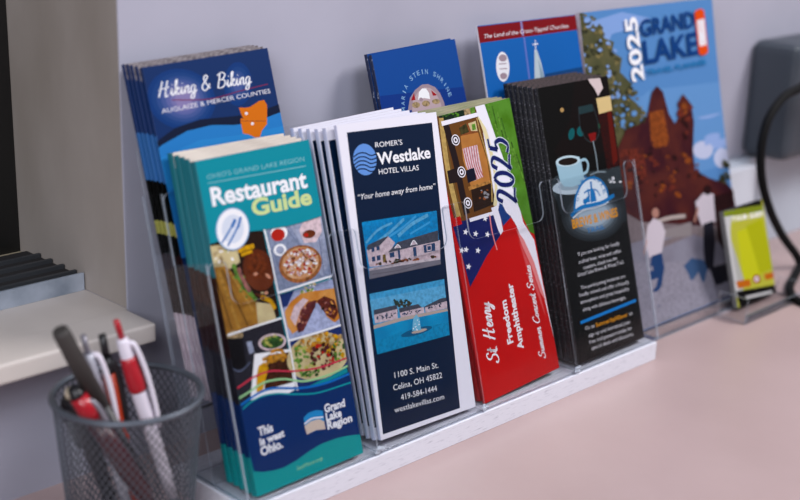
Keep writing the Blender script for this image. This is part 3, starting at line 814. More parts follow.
["E","lettucedk",19.95,225.52,-0.73,-1.01,-0.95,0.37],
["E","lettucedk",31.15,224.37,-0.1,-0.8,-0.98,0.11],
["E","fdark",18.73,224.81,-1.08,-0.4,-0.56,0.68],
["E","grass",29.44,225.62,0.83,-0.66,-0.74,-0.44],
["E","lettucedk",17.37,228.4,-0.51,-1.44,-1.27,0.27],
["E","grass",22.35,226.81,-1.09,-0.81,-0.88,0.58],
["E","grass",30.34,223.11,-1.5,-1.02,-1.21,0.85],
["E","grass",26.42,225.46,-1.05,-0.24,-0.36,0.64],
["E","lettucedk",28.59,223.03,-2.21,0.13,0.03,0.96],
["E","grass",24.86,226.83,-1.11,-0.58,-0.78,0.7],
["E","grass",31.46,224.24,1.04,-0.94,-0.97,-0.5],
["E","grass",18.38,225.57,-0.38,-0.86,-0.73,0.19],
["E","lettucedk",18.51,226.01,-1.73,-0.15,-0.19,0.7],
["P","tan",38.54,228.49,45.47,228.31,46.05,222.03,38.96,221.71],
["P","grass2",45.51,228.46,51.32,228.24,51.3,222.28,46.05,222.03],
["P","barn2",31.56,215.97,45.68,216.54,49.85,206.21,30.34,207.53],
["P","olive",29.83,213.93,38.59,216.25,40.01,208.86,30.55,208.28],
["P","cream",40.7,215.47,49.6,215.82,49.72,207.83,42.44,209.2],
["P","grass2",44.38,214.0,48.51,214.03,48.35,209.29,44.22,209.26],
["P","barnp",29.8,207.64,49.96,206.59,54.24,183.7,53.35,167.74,30.59,167.03,27.49,189.14],
["P","pinkw",29.45,197.76,46.21,197.49,46.08,171.71,34.62,170.95,29.52,183.97],
["L","stripe",0.86,30.61,197.77,31.72,183.51,34.38,171.32],
["L","stripe",0.86,33.44,197.73,34.08,183.19,36.81,171.4],
["L","stripe",0.86,36.28,197.68,36.45,182.86,39.25,171.48],
["L","stripe",0.86,39.14,197.64,38.82,182.53,41.7,171.56],
["L","stripe",0.87,42.0,197.6,41.2,182.19,44.16,171.64],
["L","stripe",0.87,44.87,197.55,43.59,181.86,46.62,171.72],
["P","cantb",28.13,180.69,38.02,180.94,38.25,171.29,28.13,170.75],
["P","barnd",29.96,164.78,55.41,166.49,53.87,148.16,28.61,147.49],
["P","barn3",27.29,167.75,53.35,167.74,53.84,165.21,27.65,164.89],
["E","barnd",40.75,157.42,1.03,-1.58,-1.57,-0.38],
["E","barn2",41.4,160.58,-1.16,-0.62,-0.66,0.57],
["E","barn2",38.35,156.91,-0.92,-1.15,-0.93,0.42],
["E","grey",45.87,159.11,0.65,-0.82,-0.95,-0.31],
["E","barnd",46.41,158.02,0.25,-0.8,-0.9,-0.05],
["E","barnd",42.52,155.25,-1.9,-0.03,-0.24,1.09],
["E","grey",47.65,157.34,1.44,-0.96,-0.89,-0.66],
["E","barn2",47.92,160.84,1.27,-0.44,-0.35,-0.61],
["E","grey",41.29,161.89,1.11,-0.28,-0.18,-0.51],
["E","barn2",42.52,155.25,0.7,-1.0,-0.96,-0.26],
["E","grey",44.23,156.24,-1.42,0.07,-0.07,0.89],
["E","barn2",43.35,154.82,-1.93,-0.15,-0.32,0.93],
["E","barnd",39.03,157.64,-1.18,-0.2,-0.34,0.68],
["E","grey",44.55,159.08,-0.56,-1.56,-1.42,0.36],
["E","barnd",44.42,157.33,0.01,-0.87,-1.0,0.09],
["E","grey",45.79,155.41,-2.3,0.25,0.04,0.89],
["L","boat",5.12,12.46,224.93,10.58,208.18,9.15,188.96,9.31,169.31,11.0,146.81],
["L","boatd",1.12,15.79,222.77,13.91,205.98,12.81,185.85,13.44,163.67,15.53,146.54],
["L","beam",6.59,15.92,221.19,17.68,205.25,19.24,188.45,19.56,167.06,20.51,147.77],
["P","beam",7.91,184.52,18.2,184.73,18.52,173.62,7.35,174.45],
["L","boat2",4.14,54.61,218.9,57.0,210.47,59.74,194.69,61.15,178.25,59.57,162.35,53.44,146.63],
["L","boat",1.17,51.48,217.87,52.59,203.29,55.1,186.75,55.35,170.55,50.89,150.46],
["P","wht",11.74,222.34,53.1,221.96,53.37,218.72,11.88,218.82],
["P","wht",51.53,228.99,63.15,228.1,68.86,196.96,76.27,171.04,81.6,136.89,82.5,126.7,91.65,109.43,92.88,49.72,94.86,0.86,93.23,32.46,90.02,71.82,84.35,92.77,78.6,108.47,73.58,126.33,67.09,138.58,59.16,145.32,63.51,173.7,60.69,206.58,53.48,219.1],
["E","wht",23.5,205.69,4.44,-0.23,0.06,-4.33],
["E","beam",23.5,205.69,3.55,-0.18,0.05,-3.55],
["E","wht",23.5,205.69,2.44,-0.13,0.04,-2.47],
["E","barnd",23.5,205.69,1.11,-0.06,0.02,-1.24],
["E","wht",23.33,180.5,4.45,-0.3,0.06,-4.36],
["E","beam",23.33,180.5,3.56,-0.24,0.05,-3.58],
["E","wht",23.33,180.5,2.45,-0.17,0.04,-2.49],
["E","barnd",23.33,180.5,1.11,-0.08,0.02,-1.24],
["E","wht",23.7,155.8,4.47,-0.38,0.06,-4.39],
["E","beam",23.7,155.8,3.57,-0.3,0.05,-3.61],
["E","wht",23.7,155.8,2.46,-0.21,0.04,-2.51],
["E","barnd",23.7,155.8,1.12,-0.09,0.02,-1.25],
["P","grass",62.88,227.99,96.05,227.81,107.89,139.26,96.38,112.47,88.63,116.88,83.39,129.82,79.08,145.74,75.83,169.49,69.29,198.5],
["L","grass2",1.47,67.15,229.49,67.42,213.38],
["L","grass3",1.48,71.6,223.9,72.62,205.96],
["L","grass2",1.49,76.09,218.27,77.85,198.48],
["L","grass3",1.5,79.44,212.81,81.96,191.17],
["L","grass2",1.49,71.17,209.47,74.36,186.13],
["L","grass3",1.5,76.83,203.56,80.8,178.3],
["L","grass2",1.52,82.54,197.59,87.31,170.38],
["L","grass3",1.53,85.93,192.03,91.49,162.89],
["L","grass2",1.53,86.98,186.91,93.31,155.86],
["L","grass3",1.54,89.21,181.53,96.33,148.54],
["P","shnavy",2.25,144.13,22.74,143.25,51.01,142.3,56.75,123.78,33.69,110.75,8.44,92.36,6.3,117.75],
["P","wht",21.75,143.89,51.22,143.07,51.61,140.13,22.11,141.01],
["P","wht",48.47,146.14,57.08,146.61,57.18,125.32,53.81,122.04,51.68,127.47],
["P","wht",60.26,162.2,68.48,152.23,73.07,142.15,62.81,132.19,56.56,136.12],
["P","shnavy2",60.46,149.93,64.77,139.12,69.49,133.91,58.27,129.16,56.0,142.78],
["P","shred",57.18,125.32,68.11,133.41,71.46,127.66,73.51,117.22,77.5,104.57,83.46,89.63,88.9,67.88,92.47,34.41,96.86,-1.51,114.39,-1.81,132.79,-59.48,-19.38,-6.63,-2.88,85.05,9.73,92.81,32.36,110.28],
["P","pinkfade",72.7,123.23,79.71,112.37,86.74,92.15,90.02,71.82,92.25,56.73,87.24,66.64,82.26,89.94,76.02,108.28],
["P","pinkfade2",73.07,115.67,81.07,90.25,86.8,65.06,88.65,44.09,83.95,64.16,76.32,91.49],
["P","white",16.42,137.04,16.27,135.19,18.31,134.23,16.11,133.89,15.76,132.07,14.55,133.71,12.31,133.54,13.76,134.9,12.72,136.6,14.83,135.8],
["P","white",26.99,133.05,26.84,131.18,28.91,130.22,26.67,129.88,26.32,128.04,25.09,129.7,22.83,129.54,24.29,130.9,23.24,132.62,25.38,131.8],
["P","white",39.97,129.34,39.82,127.47,41.92,126.48,39.66,126.15,39.3,124.3,38.05,125.98,35.74,125.81,37.23,127.18,36.15,128.92,38.33,128.09],
["P","white",13.27,123.75,13.12,121.9,15.15,120.93,12.96,120.61,12.61,118.79,11.4,120.44,9.17,120.29,10.61,121.63,9.58,123.35,11.68,122.53],
["P","white",25.99,119.85,25.84,117.98,27.9,116.99,25.67,116.67,25.32,114.83,24.09,116.51,21.82,116.36,23.29,117.71,22.23,119.45,24.38,118.61],
["P","white",12.3,110.39,12.16,108.53,14.19,107.54,11.99,107.24,11.64,105.41,10.43,107.08,8.2,106.95,9.64,108.28,8.61,110.02,10.72,109.17],
["P","white",40.81,142.1,40.66,140.23,42.76,139.27,40.5,138.92,40.14,137.07,38.89,138.73,36.59,138.54,38.07,139.92,37.0,141.65,39.18,140.84],
["P","white",8.22,124.3,8.07,122.46,10.08,121.49,7.9,121.17,7.55,119.35,6.36,121.0,4.14,120.85,5.58,122.19,4.55,123.9,6.64,123.08],
["L","pinkfade",1.27,45.27,141.2,44.44,127.59,46.23,112.46],
["P","shred",3.29,147.83,12.5,148.04,12.99,141.58,2.7,141.65],
["S","white","St. Henry",24.39,26.49,26.09,75.31,12.84,0.062,0.25],
["T","white","Freedom",44.42,36.51,45.54,71.92,6.41,0.035,0.0],
["T","white","Amphitheater",55.32,28.58,56.34,83.04,6.47,0.035,0.0],
["S","white","Summer Concert Series",79.19,13.12,81.29,91.03,7.76,0.07,0.25],
["S","halo","2025",79.82,143.92,81.36,197.82,22.06,0.115,0.12],
["S","shnavy","2025",79.82,143.92,81.36,197.82,22.06,0.082,0.12],
],
'co':[
["P","brownk",-2.2,236.79,95.52,232.81,96.17,167.85,15.08,171.33,3.64,189.75],
["P","black2",-2.2,236.79,49.83,234.35,35.59,202.18,10.6,180.39,-0.12,190.28],
["E","tealk",34.87,190.42,3.73,-1.02,-2.68,-4.61],
["E","tealk",47.95,191.18,5.06,-1.37,-2.49,-4.26],
["E","warmk",27.11,211.71,2.59,-0.32,-0.45,-1.96],
["E","greenk",69.08,192.62,6.83,-0.92,-0.59,-2.52],
["P","grey2",-4.94,152.72,6.99,159.15,65.89,154.92,97.19,153.55,104.53,122.07,73.65,115.1,6.42,133.99],
["P","grey3",3.24,142.97,107.37,134.11,109.25,116.76,90.16,105.0,4.91,127.51],
["P","wine",49.07,210.65,68.44,210.82,72.01,199.15,71.7,188.8,66.34,180.88,60.53,179.98,53.06,183.62,47.87,193.75],
["P","wrim",48.6,211.56,67.95,211.74,68.76,205.61,49.01,205.12],
["L","grey2",0.78,49.07,210.65,47.87,193.75,53.06,183.62,60.53,179.98,68.09,182.37,72.39,188.71,71.53,200.08,68.44,210.82],
["P","redk",56.71,187.4,67.9,187.59,65.66,180.98,59.18,180.17],
["L","glassl",1.23,62.08,180.62,63.2,167.49,62.78,153.67],
["L","glassl",1.12,51.42,152.88,62.78,153.67,73.7,151.95],
["P","beer",73.87,204.1,95.04,203.17,95.95,185.5,95.47,155.58,76.16,153.31,74.73,186.65],
["P","beer2",86.97,202.44,92.74,202.59,92.76,159.53,84.77,156.35],
["P","foamc",74.48,215.69,95.13,215.85,95.74,203.08,75.53,202.16],
["P","pale",67.42,233.27,84.01,232.32,86.18,223.42,77.71,217.47,73.81,224.83,69.35,229.63],
["E","saucer",28.19,147.23,28.09,-1.93,0.04,-6.75],
["E","saucer2",25.79,148.48,18.56,-1.26,0.03,-4.21],
["P","mug",9.17,169.71,12.72,172.53,28.72,172.65,40.39,170.48,42.17,166.36,42.85,151.68,36.42,147.58,25.41,146.84,15.19,148.96,11.13,154.27],
["E","mug2",25.18,168.95,15.83,-1.18,-0.18,-4.51],
["E","coffee",25.08,168.54,12.64,-0.95,-0.13,-3.18],
["L","mug",2.43,40.85,166.56,47.76,166.8,50.88,162.45,48.19,156.84,42.3,155.2],
["E","gl0",48.99,118.69,42.94,-2.29,1.96,-22.54],
["E","gl1",48.99,118.69,38.41,-2.05,1.73,-19.93],
["E","gl2",48.99,118.69,33.9,-1.81,1.51,-17.33],
["E","gl3",48.99,118.69,29.41,-1.57,1.28,-14.72],
["E","gl4",48.99,118.69,24.95,-1.33,1.05,-12.12],
["E","gl5",48.99,118.69,20.51,-1.1,0.83,-9.52],
["E","white",78.57,142.84,-2.18,-0.6,-0.82,0.97],
["E","grey3",94.29,140.63,-0.38,-1.31,-1.69,0.31],
["E","white",76.31,144.17,-0.4,-0.82,-1.11,0.28],
["E","white",82.24,144.97,0.45,-1.43,-1.84,-0.1],
["E","white",82.91,141.69,1.61,-0.86,-0.79,-0.61],
["E","glassl",77.59,144.75,1.69,-0.69,-0.55,-0.6],
["E","grey3",77.55,143.97,-1.86,-0.47,-0.59,0.75],
["E","glassl",79.6,141.7,-0.68,-0.63,-0.94,0.44],
["E","white",91.62,140.44,-1.91,0.01,-0.14,0.79],
["E","glassl",81.94,143.7,1.3,-0.28,-0.25,-0.65],
["P","logow",24.45,128.25,30.57,140.0,40.57,147.76,52.18,150.17,62.76,147.59,69.56,140.38,72.68,129.34,70.32,125.36,45.4,127.12],
["L","logob",2.21,24.26,127.43,28.89,138.58,39.15,147.56,50.84,150.39,62.67,147.18,70.05,139.42,72.49,128.5],
["L","logob",1.34,39.96,139.27,45.73,140.36,56.55,139.06,60.79,133.13],
["P","logob",49.89,147.52,52.34,147.29,51.84,141.58,54.55,137.66,55.21,129.74,46.88,129.89,48.12,138.75,49.43,141.99],
["P","logob",45.11,141.84,47.37,141.47,46.18,130.44,39.35,130.77,41.64,134.68,44.68,135.88],
["E","logob",39.64,132.01,2.91,-0.51,-0.58,-2.48],
["A","logob","GRAND LAKE",48.67,132.17,17.25,178.9,2.8,3.94],
["L","logob",3.32,18.59,123.34,31.81,127.8,48.26,127.48,63.68,127.39,80.19,130.69],
["L","logow",1.11,20.79,121.23,33.86,124.86,50.36,124.51,67.38,125.0],
["T","orange","BREWS & WINES",18.52,112.61,81.28,111.95,7.22,0.03,0.0],
["T","logob","TRAIL",36.16,105.31,61.17,104.58,3.95,0.01,0.0],
["T","paper","If you are looking for locally",20.54,88.76,77.94,87.23,2.93,0.0,0.0],
["T","paper","crafted beer, wine and coffee",19.57,82.25,78.51,80.37,2.93,0.0,0.0],
["T","paper","roasters, check out the",24.74,76.35,71.49,75.22,2.94,0.0,0.0],
["T","paper","Grand Lake Brews & Wines Trail.",15.66,71.9,80.18,70.05,2.94,0.0,0.0],
["T","paper","The participating locations are",17.49,60.49,79.05,57.79,2.94,0.0,0.0],
["T","paper","locally owned and offer a friendly",14.04,55.05,83.44,51.47,2.94,0.0,0.0],
["T","paper","atmosphere and great hospitality",14.22,48.8,82.12,45.84,2.94,0.0,0.0],
["T","paper","along with delicious beverages.",15.89,41.94,76.2,39.45,2.95,0.0,0.0],
["L","bluebar",2.57,10.5,33.44,89.93,34.91],
["T","paper","Go to",15.42,25.85,27.89,25.44,3.09,0.0,0.0],
["T","orange","SummerSipNSavor",29.91,25.13,74.9,23.97,3.32,0.02,0.0],
["T","paper","to",76.98,24.02,82.26,23.86,3.02,0.0,0.0],
["T","paper","sign up and download your",18.37,19.05,77.73,17.19,2.96,0.0,0.0],
["T","paper","free trail passport today for",17.84,13.26,78.44,11.43,2.97,0.0,0.0],
["T","paper","special deals and discounts.",19.56,7.6,79.66,5.9,2.97,0.0,0.0],
],
'hi':[
["E","hg0",26.18,203.9,24.65,-10.64,-11.63,-17.6],
["E","hg1",26.42,203.87,21.56,-9.3,-10.24,-15.51],
["E","hg2",26.65,203.83,18.49,-7.97,-8.86,-13.4],
["E","hg3",26.89,203.8,15.42,-6.65,-7.47,-11.3],
["E","hg4",27.13,203.76,12.37,-5.33,-6.07,-9.19],
["E","hg5",27.37,203.72,9.33,-4.02,-4.68,-7.07],
["E","hg6",27.61,203.69,6.3,-2.72,-3.28,-4.96],
["E","hg0",74.79,207.2,12.06,-1.7,-3.73,-14.92],
["E","hg1",74.79,207.2,9.46,-1.34,-2.97,-11.87],
["E","hg2",74.79,207.2,6.87,-0.97,-2.2,-8.82],
["E","hg3",74.79,207.2,4.28,-0.61,-1.44,-5.76],
["P","hill",-8.35,175.18,2.54,180.66,15.95,185.84,37.26,188.18,66.82,185.91,84.49,185.25,93.84,186.3,107.69,188.13,111.05,184.72,108.54,182.21,82.94,179.09,65.3,179.83,46.14,182.95,24.94,182.31,3.12,176.52,-7.79,171.07],
["P","lake",-9.94,168.78,-7.79,171.07,3.12,176.52,24.94,182.31,46.14,182.95,65.3,179.83,82.94,179.09,107.64,182.35,107.33,147.5,98.66,90.49,-9.13,101.07],
["P","lake2",-3.87,167.68,33.89,174.63,67.85,172.36,111.68,172.27,109.14,147.17,2.08,146.3],
["P","orange2",71.66,191.14,76.74,190.14,81.18,190.03,90.04,192.95,94.6,192.98,96.38,189.13,93.09,176.02,87.58,172.26,84.72,168.09,80.29,168.49,75.62,171.41,70.66,172.95,70.56,181.79,71.58,183.75,73.55,182.73,72.26,186.46],
["E","paper",76.9,186.16,1.38,-0.22,-0.27,-1.09],
["E","paper",80.42,178.36,1.38,-0.22,-0.27,-1.09],
["L","rust",0.48,71.07,181.71,92.73,178.23],
["L","hred",0.7,18.12,204.43,48.81,200.53,75.31,202.2,100.91,203.51],
["S","white","Hiking & Biking",8.25,207.58,86.59,206.24,10.12,0.055,0.2],
["T","paper","AUGLAIZE & MERCER COUNTIES",8.15,196.8,101.69,197.09,2.99,0.0,0.0],
],
'ms':[
["P","msdk",1.03,183.47,102.76,175.53,117.07,136.19,-5.77,158.05],
["P","mspink",27.76,168.06,32.38,176.86,39.45,182.12,48.27,185.16,55.01,184.52,62.21,180.99,66.58,175.43,69.21,167.66,69.36,159.46],
["P","mspink2",31.67,165.8,35.22,174.81,42.32,180.07,49.85,182.5,56.41,181.08,62.07,176.14,65.39,166.66,64.83,160.22],
["P","mred",32.95,174.77,37.75,179.99,37.94,174.36],
["P","mred",57.1,179.35,62.77,174.4,58.08,174.34],
["P","white",40.66,173.92,43.41,179.9,47.44,182.07,51.86,181.39,54.25,177.38,54.11,172.55,47.67,174.4],
["E","tan",37.45,170.44,4.37,-0.72,-0.62,-2.3],
["E","tan",48.73,169.79,4.43,-0.73,-0.62,-2.32],
["E","tan",60.29,169.52,4.5,-0.73,-0.55,-2.02],
["E","mspink",44.05,173.77,2.2,-0.36,-0.41,-1.54],
["A","msl","MARIA STEIN SHRINE",50.42,167.5,25.59,180.9,5.7,3.65],
],
'rb':[
["P","maroon",-8.93,138.75,137.95,139.09,137.87,126.03,-8.28,125.2],
["L","glow3",2.83,56.13,139.39,55.87,126.51],  # reflection streak painted across the maroon band
["L","lav",2.18,56.98,125.56,56.5,105.74,56.13,89.32],  # the same reflection streak, painted on down the blue
["T","paper","The Land of the Cross-Tipped Churches",5.59,128.51,118.91,128.96,3.42,0,0.35],
["E","paper",24.2,103.05,8.39,-0.55,-1.86,-12.54],
["E","mspink",25.84,110.36,5.05,-0.48,-0.67,-2.99],
["E","mspink",23.48,95.3,4.54,-0.47,-0.6,-2.66],
["L","mspink",0.85,19.96,105.84,29.48,105.34],
["L","mspink",0.85,19.65,101.63,29.18,101.11],
["P","steep",68.15,113.33,71.37,113.21,74.61,102.26,76.46,86.3,61.86,84.36],
["P","steep2",71.38,106.07,76.46,86.3,70.73,85.15],
["L","paper",0.99,71.28,121.75,69.55,112.33],
["L","paper",1.0,66.83,118.23,74.4,118.18],
["E","bluegrey3",74.22,86.1,1.05,-0.79,-0.87,-0.47],
["E","tan",65.48,86.59,-0.87,-0.79,-1.0,0.46],
["E","bluegrey3",67.18,85.71,-0.12,-0.78,-1.02,0.08],
["E","tan",68.07,86.05,1.7,-0.54,-0.53,-0.72],
["E","bluegrey3",74.33,86.0,-1.63,-0.54,-0.76,0.91],
["E","tan",70.58,86.92,-1.66,-0.07,-0.1,0.79],
["E","bluegrey3",66.74,86.19,0.63,-0.97,-1.28,-0.34],
["E","bluegrey3",67.63,85.92,1.33,-0.47,-0.42,-0.51],
["E","bluegrey3",66.89,88.62,0.88,-0.48,-0.64,-0.49],
["E","bluegrey3",69.26,85.92,2.0,-0.31,-0.39,-1.12],
["P","rbdk",77.63,91.45,136.1,92.71,136.12,79.99,76.63,81.01],
],
'mg':[
["P","cloud",14.23,290.64,63.89,296.29,107.39,287.39,90.09,281.01,45.3,277.03,23.31,254.71],
["P","sky2",11.88,190.67,95.87,218.59,245.82,212.34,238.66,128.88,61.12,126.2],
["E","cloud2",190.29,185.48,27.16,-0.25,0.99,-6.16],
["E","cloud2",196.78,153.72,23.8,-1.95,-0.3,-9.22],
["E","cloud3",173.78,148.73,17.71,-2.53,-1.93,-8.93],
["E","cloud3",205.95,135.81,14.61,-2.15,-2.28,-10.06],
["P","tree",-27.53,301.01,1.13,300.76,13.65,287.01,28.72,287.68,32.63,274.36,47.13,269.37,42.56,260.38,56.93,253.37,51.63,240.63,68.28,227.43,60.04,216.87,79.96,202.97,74.31,190.12,85.94,182.78,69.89,167.49,38.22,168.15,-45.19,198.26],
["E","tree2",6.43,281.62,0.57,-2.89,-4.13,-0.24],
["E","cloud",49.23,229.51,-0.93,-1.11,-1.0,0.34],
["E","tree3",8.99,231.66,-1.7,-1.72,-2.36,0.98],
["E","tree2",5.99,260.16,3.77,-1.85,-1.91,-1.56],
["E","tree3",13.43,269.16,2.07,-1.43,-1.84,-1.02],
["E","cloud",-16.85,282.44,-0.41,-1.25,-1.54,0.23],
["E","tree2",41.47,258.42,1.78,-2.43,-2.99,-0.75],
["E","tree",29.53,273.97,3.29,-2.01,-2.43,-1.51],
["E","tree2",48.25,252.78,2.91,-1.08,-1.15,-1.24],
["E","tree3",-7.76,279.78,-3.68,-0.39,-0.51,1.61],
["E","tree",23.88,240.3,3.27,-0.86,-0.64,-1.07],
["E","tree2",39.15,226.07,-0.55,-1.61,-1.9,0.33],
["E","tree",-10.35,285.26,1.95,-1.47,-1.39,-0.72],
["E","tree",3.32,250.47,-0.22,-2.86,-3.43,0.21],
["E","tree",-4.6,269.75,-1.82,-0.63,-0.93,1.02],
["E","tree2",-18.19,248.51,-2.21,-0.75,-0.66,0.73],
["E","cloud",19.23,232.68,-0.05,-1.47,-1.82,0.1],
["E","tree2",19.32,240.12,-1.2,-2.37,-2.56,0.59],
["E","tree3",15.5,222.65,2.63,-2.27,-2.91,-1.26],
["E","tree",-15.41,274.53,0.88,-1.4,-1.7,-0.4],
["E","tree",21.73,292.84,-0.23,-1.68,-1.61,0.11],
["E","cloud",42.28,224.5,3.83,-1.82,-1.99,-1.65],
["E","cloud",31.42,281.9,1.4,-2.37,-3.05,-0.63],
["E","tree3",5.19,269.52,0.87,-1.16,-1.5,-0.41],
["E","tree2",23.16,221.49,-1.98,-2.45,-3.66,1.26],
["E","tree2",-6.92,238.83,0.65,-1.32,-1.45,-0.24],
["E","tree",-5.72,255.22,2.36,-0.6,-0.62,-1.08],
["E","tree2",-0.13,263.21,1.94,-1.38,-1.82,-1.0],
["E","cloud",0.72,251.65,-2.61,-0.8,-0.83,0.99],
["E","tree",17.29,294.92,2.94,-0.77,-0.73,-1.12],
["E","tree2",-10.29,234.6,1.61,-1.55,-1.36,-0.54],
["E","cloud",46.22,261.93,1.27,-1.49,-1.98,-0.59],
["E","tree3",12.73,285.89,1.42,-1.04,-0.96,-0.51],
["E","cloud",24.43,264.09,3.35,-0.95,-1.13,-1.66],
["E","tree3",38.42,236.9,2.33,-2.66,-2.57,-0.78],
["E","tree2",26.05,270.27,3.1,-2.23,-2.7,-1.42],
["E","tree3",47.1,248.74,-2.03,-0.42,-0.41,0.65],
["E","tree",28.8,284.43,3.32,-1.81,-1.79,-1.26],
["E","tree3",38.02,235.44,2.64,-2.59,-3.01,-1.09],
["E","tree",50.39,251.63,-1.93,-1.44,-1.3,0.66],
["E","tree",11.32,220.33,0.2,-1.67,-2.18,-0.0],
["E","tree",23.31,266.43,-2.4,-1.38,-1.23,0.81],
["E","tree2",-17.01,252.86,3.22,-1.93,-2.22,-1.5],
["E","tree2",-6.85,243.41,0.12,-1.27,-1.8,-0.0],
["E","tree",28.1,274.46,-3.78,-1.24,-1.15,1.27],
["E","tree",34.58,263.08,-2.39,-1.44,-2.16,1.36],
["E","tree3",20.74,259.14,2.68,-2.32,-2.82,-1.22],
["E","tree2",41.45,225.06,2.97,-1.87,-2.29,-1.38],
["E","tree",35.65,235.12,-1.26,-2.81,-3.95,0.82],
["E","tree3",48.23,250.81,3.14,-0.94,-1.0,-1.37],
["E","cloud",-4.63,246.12,-1.58,-1.44,-1.35,0.61],
["E","tree",0.78,274.95,0.42,-1.41,-1.82,-0.17],
["E","tree2",11.0,289.88,-3.89,-0.79,-1.14,2.03],
["E","tree",-22.36,279.38,-1.24,-1.1,-0.95,0.44],
["E","tree2",40.58,218.45,2.01,-1.56,-1.91,-0.9],
["E","tree",18.66,246.8,-2.44,-0.94,-1.17,1.12],
["E","cloud",-17.42,252.17,0.37,-1.96,-1.96,-0.09],
["E","tree",48.1,246.38,2.43,-0.9,-0.67,-0.73],
["E","cloud",39.7,230.92,-2.35,-0.37,-0.46,0.9],
["E","tree2",51.07,251.95,-1.23,-1.05,-1.54,0.7],
["E","cloud",-15.18,237.43,-1.24,-1.53,-2.14,0.76],
["E","tree",26.96,216.35,-2.88,-0.74,-0.99,1.3],
["E","tree3",-23.69,253.34,-0.17,-1.09,-1.53,0.14],
["E","tree2",38.89,262.31,1.83,-0.41,-0.39,-0.74],
["E","tree3",13.08,267.99,1.75,-1.49,-1.99,-0.88],
["E","cloud",-20.28,251.46,3.06,-0.41,-0.27,-1.03],
["E","cloud",37.93,268.58,2.0,-2.25,-2.73,-0.87],
["E","tree",-9.51,296.81,-0.68,-1.85,-2.12,0.33],
["E","tree",20.48,274.83,0.72,-2.25,-2.94,-0.3],
["E","tree2",17.34,240.89,-1.35,-1.57,-1.95,0.71],
["E","tree3",14.78,229.62,1.5,-2.74,-2.9,-0.51],
["E","cloud",39.0,265.77,2.46,-1.01,-0.98,-0.94],
["E","tree",-18.92,243.4,1.49,-2.69,-3.28,-0.63],
["E","cloud",34.65,242.65,3.36,-0.61,-0.59,-1.54],
["E","cloud",-18.02,264.87,2.86,-0.96,-1.13,-1.43],
["E","tree2",-16.12,289.62,2.08,-0.82,-0.96,-1.0],
["E","tree",11.71,236.09,1.54,-2.09,-2.88,-0.74],
["E","tree",20.44,209.81,-2.29,-0.25,-0.47,1.15],
["E","tree3",18.37,292.35,2.55,-0.64,-0.59,-0.94],
["E","tree",16.98,226.77,-0.24,-2.29,-2.08,0.18],
["E","tree2",9.09,219.57,-0.93,-1.01,-1.4,0.55],
["E","tree3",28.59,280.27,1.7,-2.61,-3.29,-0.76],
["E","tree3",10.37,215.05,-3.38,-1.24,-1.63,1.61],
["E","cloud",16.91,283.25,2.87,-0.89,-0.79,-1.02],
["E","tree",5.65,289.56,0.9,-1.25,-1.65,-0.44],
["E","tree2",-6.53,239.34,-0.32,-2.51,-2.48,0.22],
["E","cloud",21.83,225.1,1.38,-1.6,-1.98,-0.6],
["E","tree2",-0.74,230.42,-2.83,-0.25,-0.51,1.55],
["E","tree",14.24,236.01,-0.39,-1.36,-1.21,0.18],
["E","tree2",15.84,262.1,-3.44,-1.04,-1.53,1.83],
["E","cloud",-20.77,274.27,1.14,-1.38,-1.61,-0.51],
["E","tree2",12.73,264.05,0.5,-2.84,-3.01,-0.13],
["E","tree",21.04,209.74,-2.08,-0.88,-0.88,0.77],
["E","tree2",-21.47,244.48,1.69,-2.69,-3.29,-0.74],
["E","tree2",21.65,271.86,-1.05,-1.03,-1.44,0.59],
["E","tree3",22.84,208.77,0.19,-2.35,-2.62,0.05],
["E","tree",-1.14,265.04,2.77,-1.44,-1.2,-0.93],
["E","tree2",-21.49,251.94,-2.74,-0.03,-0.13,1.22],
["E","tree2",-0.25,245.12,0.1,-2.3,-2.22,0.04],
["E","cloud",6.7,248.56,2.75,-0.32,-0.3,-1.44],
["E","tree2",-19.72,246.3,0.93,-1.18,-1.25,-0.37],
["E","cloud",16.15,217.06,2.7,-0.91,-1.07,-1.39],
["E","cloud",-14.25,247.02,-3.22,-0.06,-0.15,1.18],
["E","cloud",25.37,230.51,2.67,-0.88,-0.77,-1.01],
["E","cloud",1.9,235.3,2.51,-1.91,-2.26,-1.15],
["E","tree",4.2,221.44,0.33,-1.97,-2.4,-0.05],
["E","cloud",43.52,219.24,1.51,-2.86,-4.01,-0.63],
["E","cloud",5.75,268.46,-0.99,-0.99,-1.17,0.48],
["E","tree",17.84,260.62,-1.39,-1.07,-1.19,0.61],
["E","tree2",-12.51,295.13,-1.23,-2.29,-2.2,0.49],
["E","tree3",-21.52,270.53,-0.66,-2.02,-2.52,0.39],
["E","tree",17.97,287.04,-4.41,-0.23,-0.25,1.38],
["E","tree",10.67,230.17,-3.26,-1.6,-2.34,1.82],
["E","tree2",-9.14,293.7,0.36,-2.1,-1.99,-0.11],
["E","tree2",16.53,248.41,-3.78,-0.89,-1.24,1.82],
["E","tree3",5.94,285.88,-3.16,-1.85,-1.6,1.07],
["E","tree",-10.75,279.21,-2.48,-2.29,-1.87,0.83],
["E","tree2",-5.45,281.5,-4.47,-0.46,-0.48,1.59],
["E","tree3",27.06,259.94,-2.58,-1.26,-1.49,1.15],
["E","tree3",-7.81,222.1,-4.03,-0.44,-0.77,2.02],
["E","tree3",26.95,225.65,3.59,-1.01,-0.7,-1.11],
["E","tree",28.68,260.54,0.24,-1.78,-2.42,-0.06],
["E","cloud",19.18,268.74,-1.14,-0.93,-1.05,0.5],
["E","tree",2.28,236.65,-2.32,-1.14,-1.02,0.8],
["E","tree3",-0.77,229.41,2.11,-1.5,-1.68,-0.93],
["E","tree3",37.38,226.55,-2.47,-1.9,-1.75,0.89],
["E","tree",17.57,247.47,0.11,-1.23,-1.04,0.0],
["E","tree",0.27,247.27,3.62,-0.54,-0.39,-1.33],
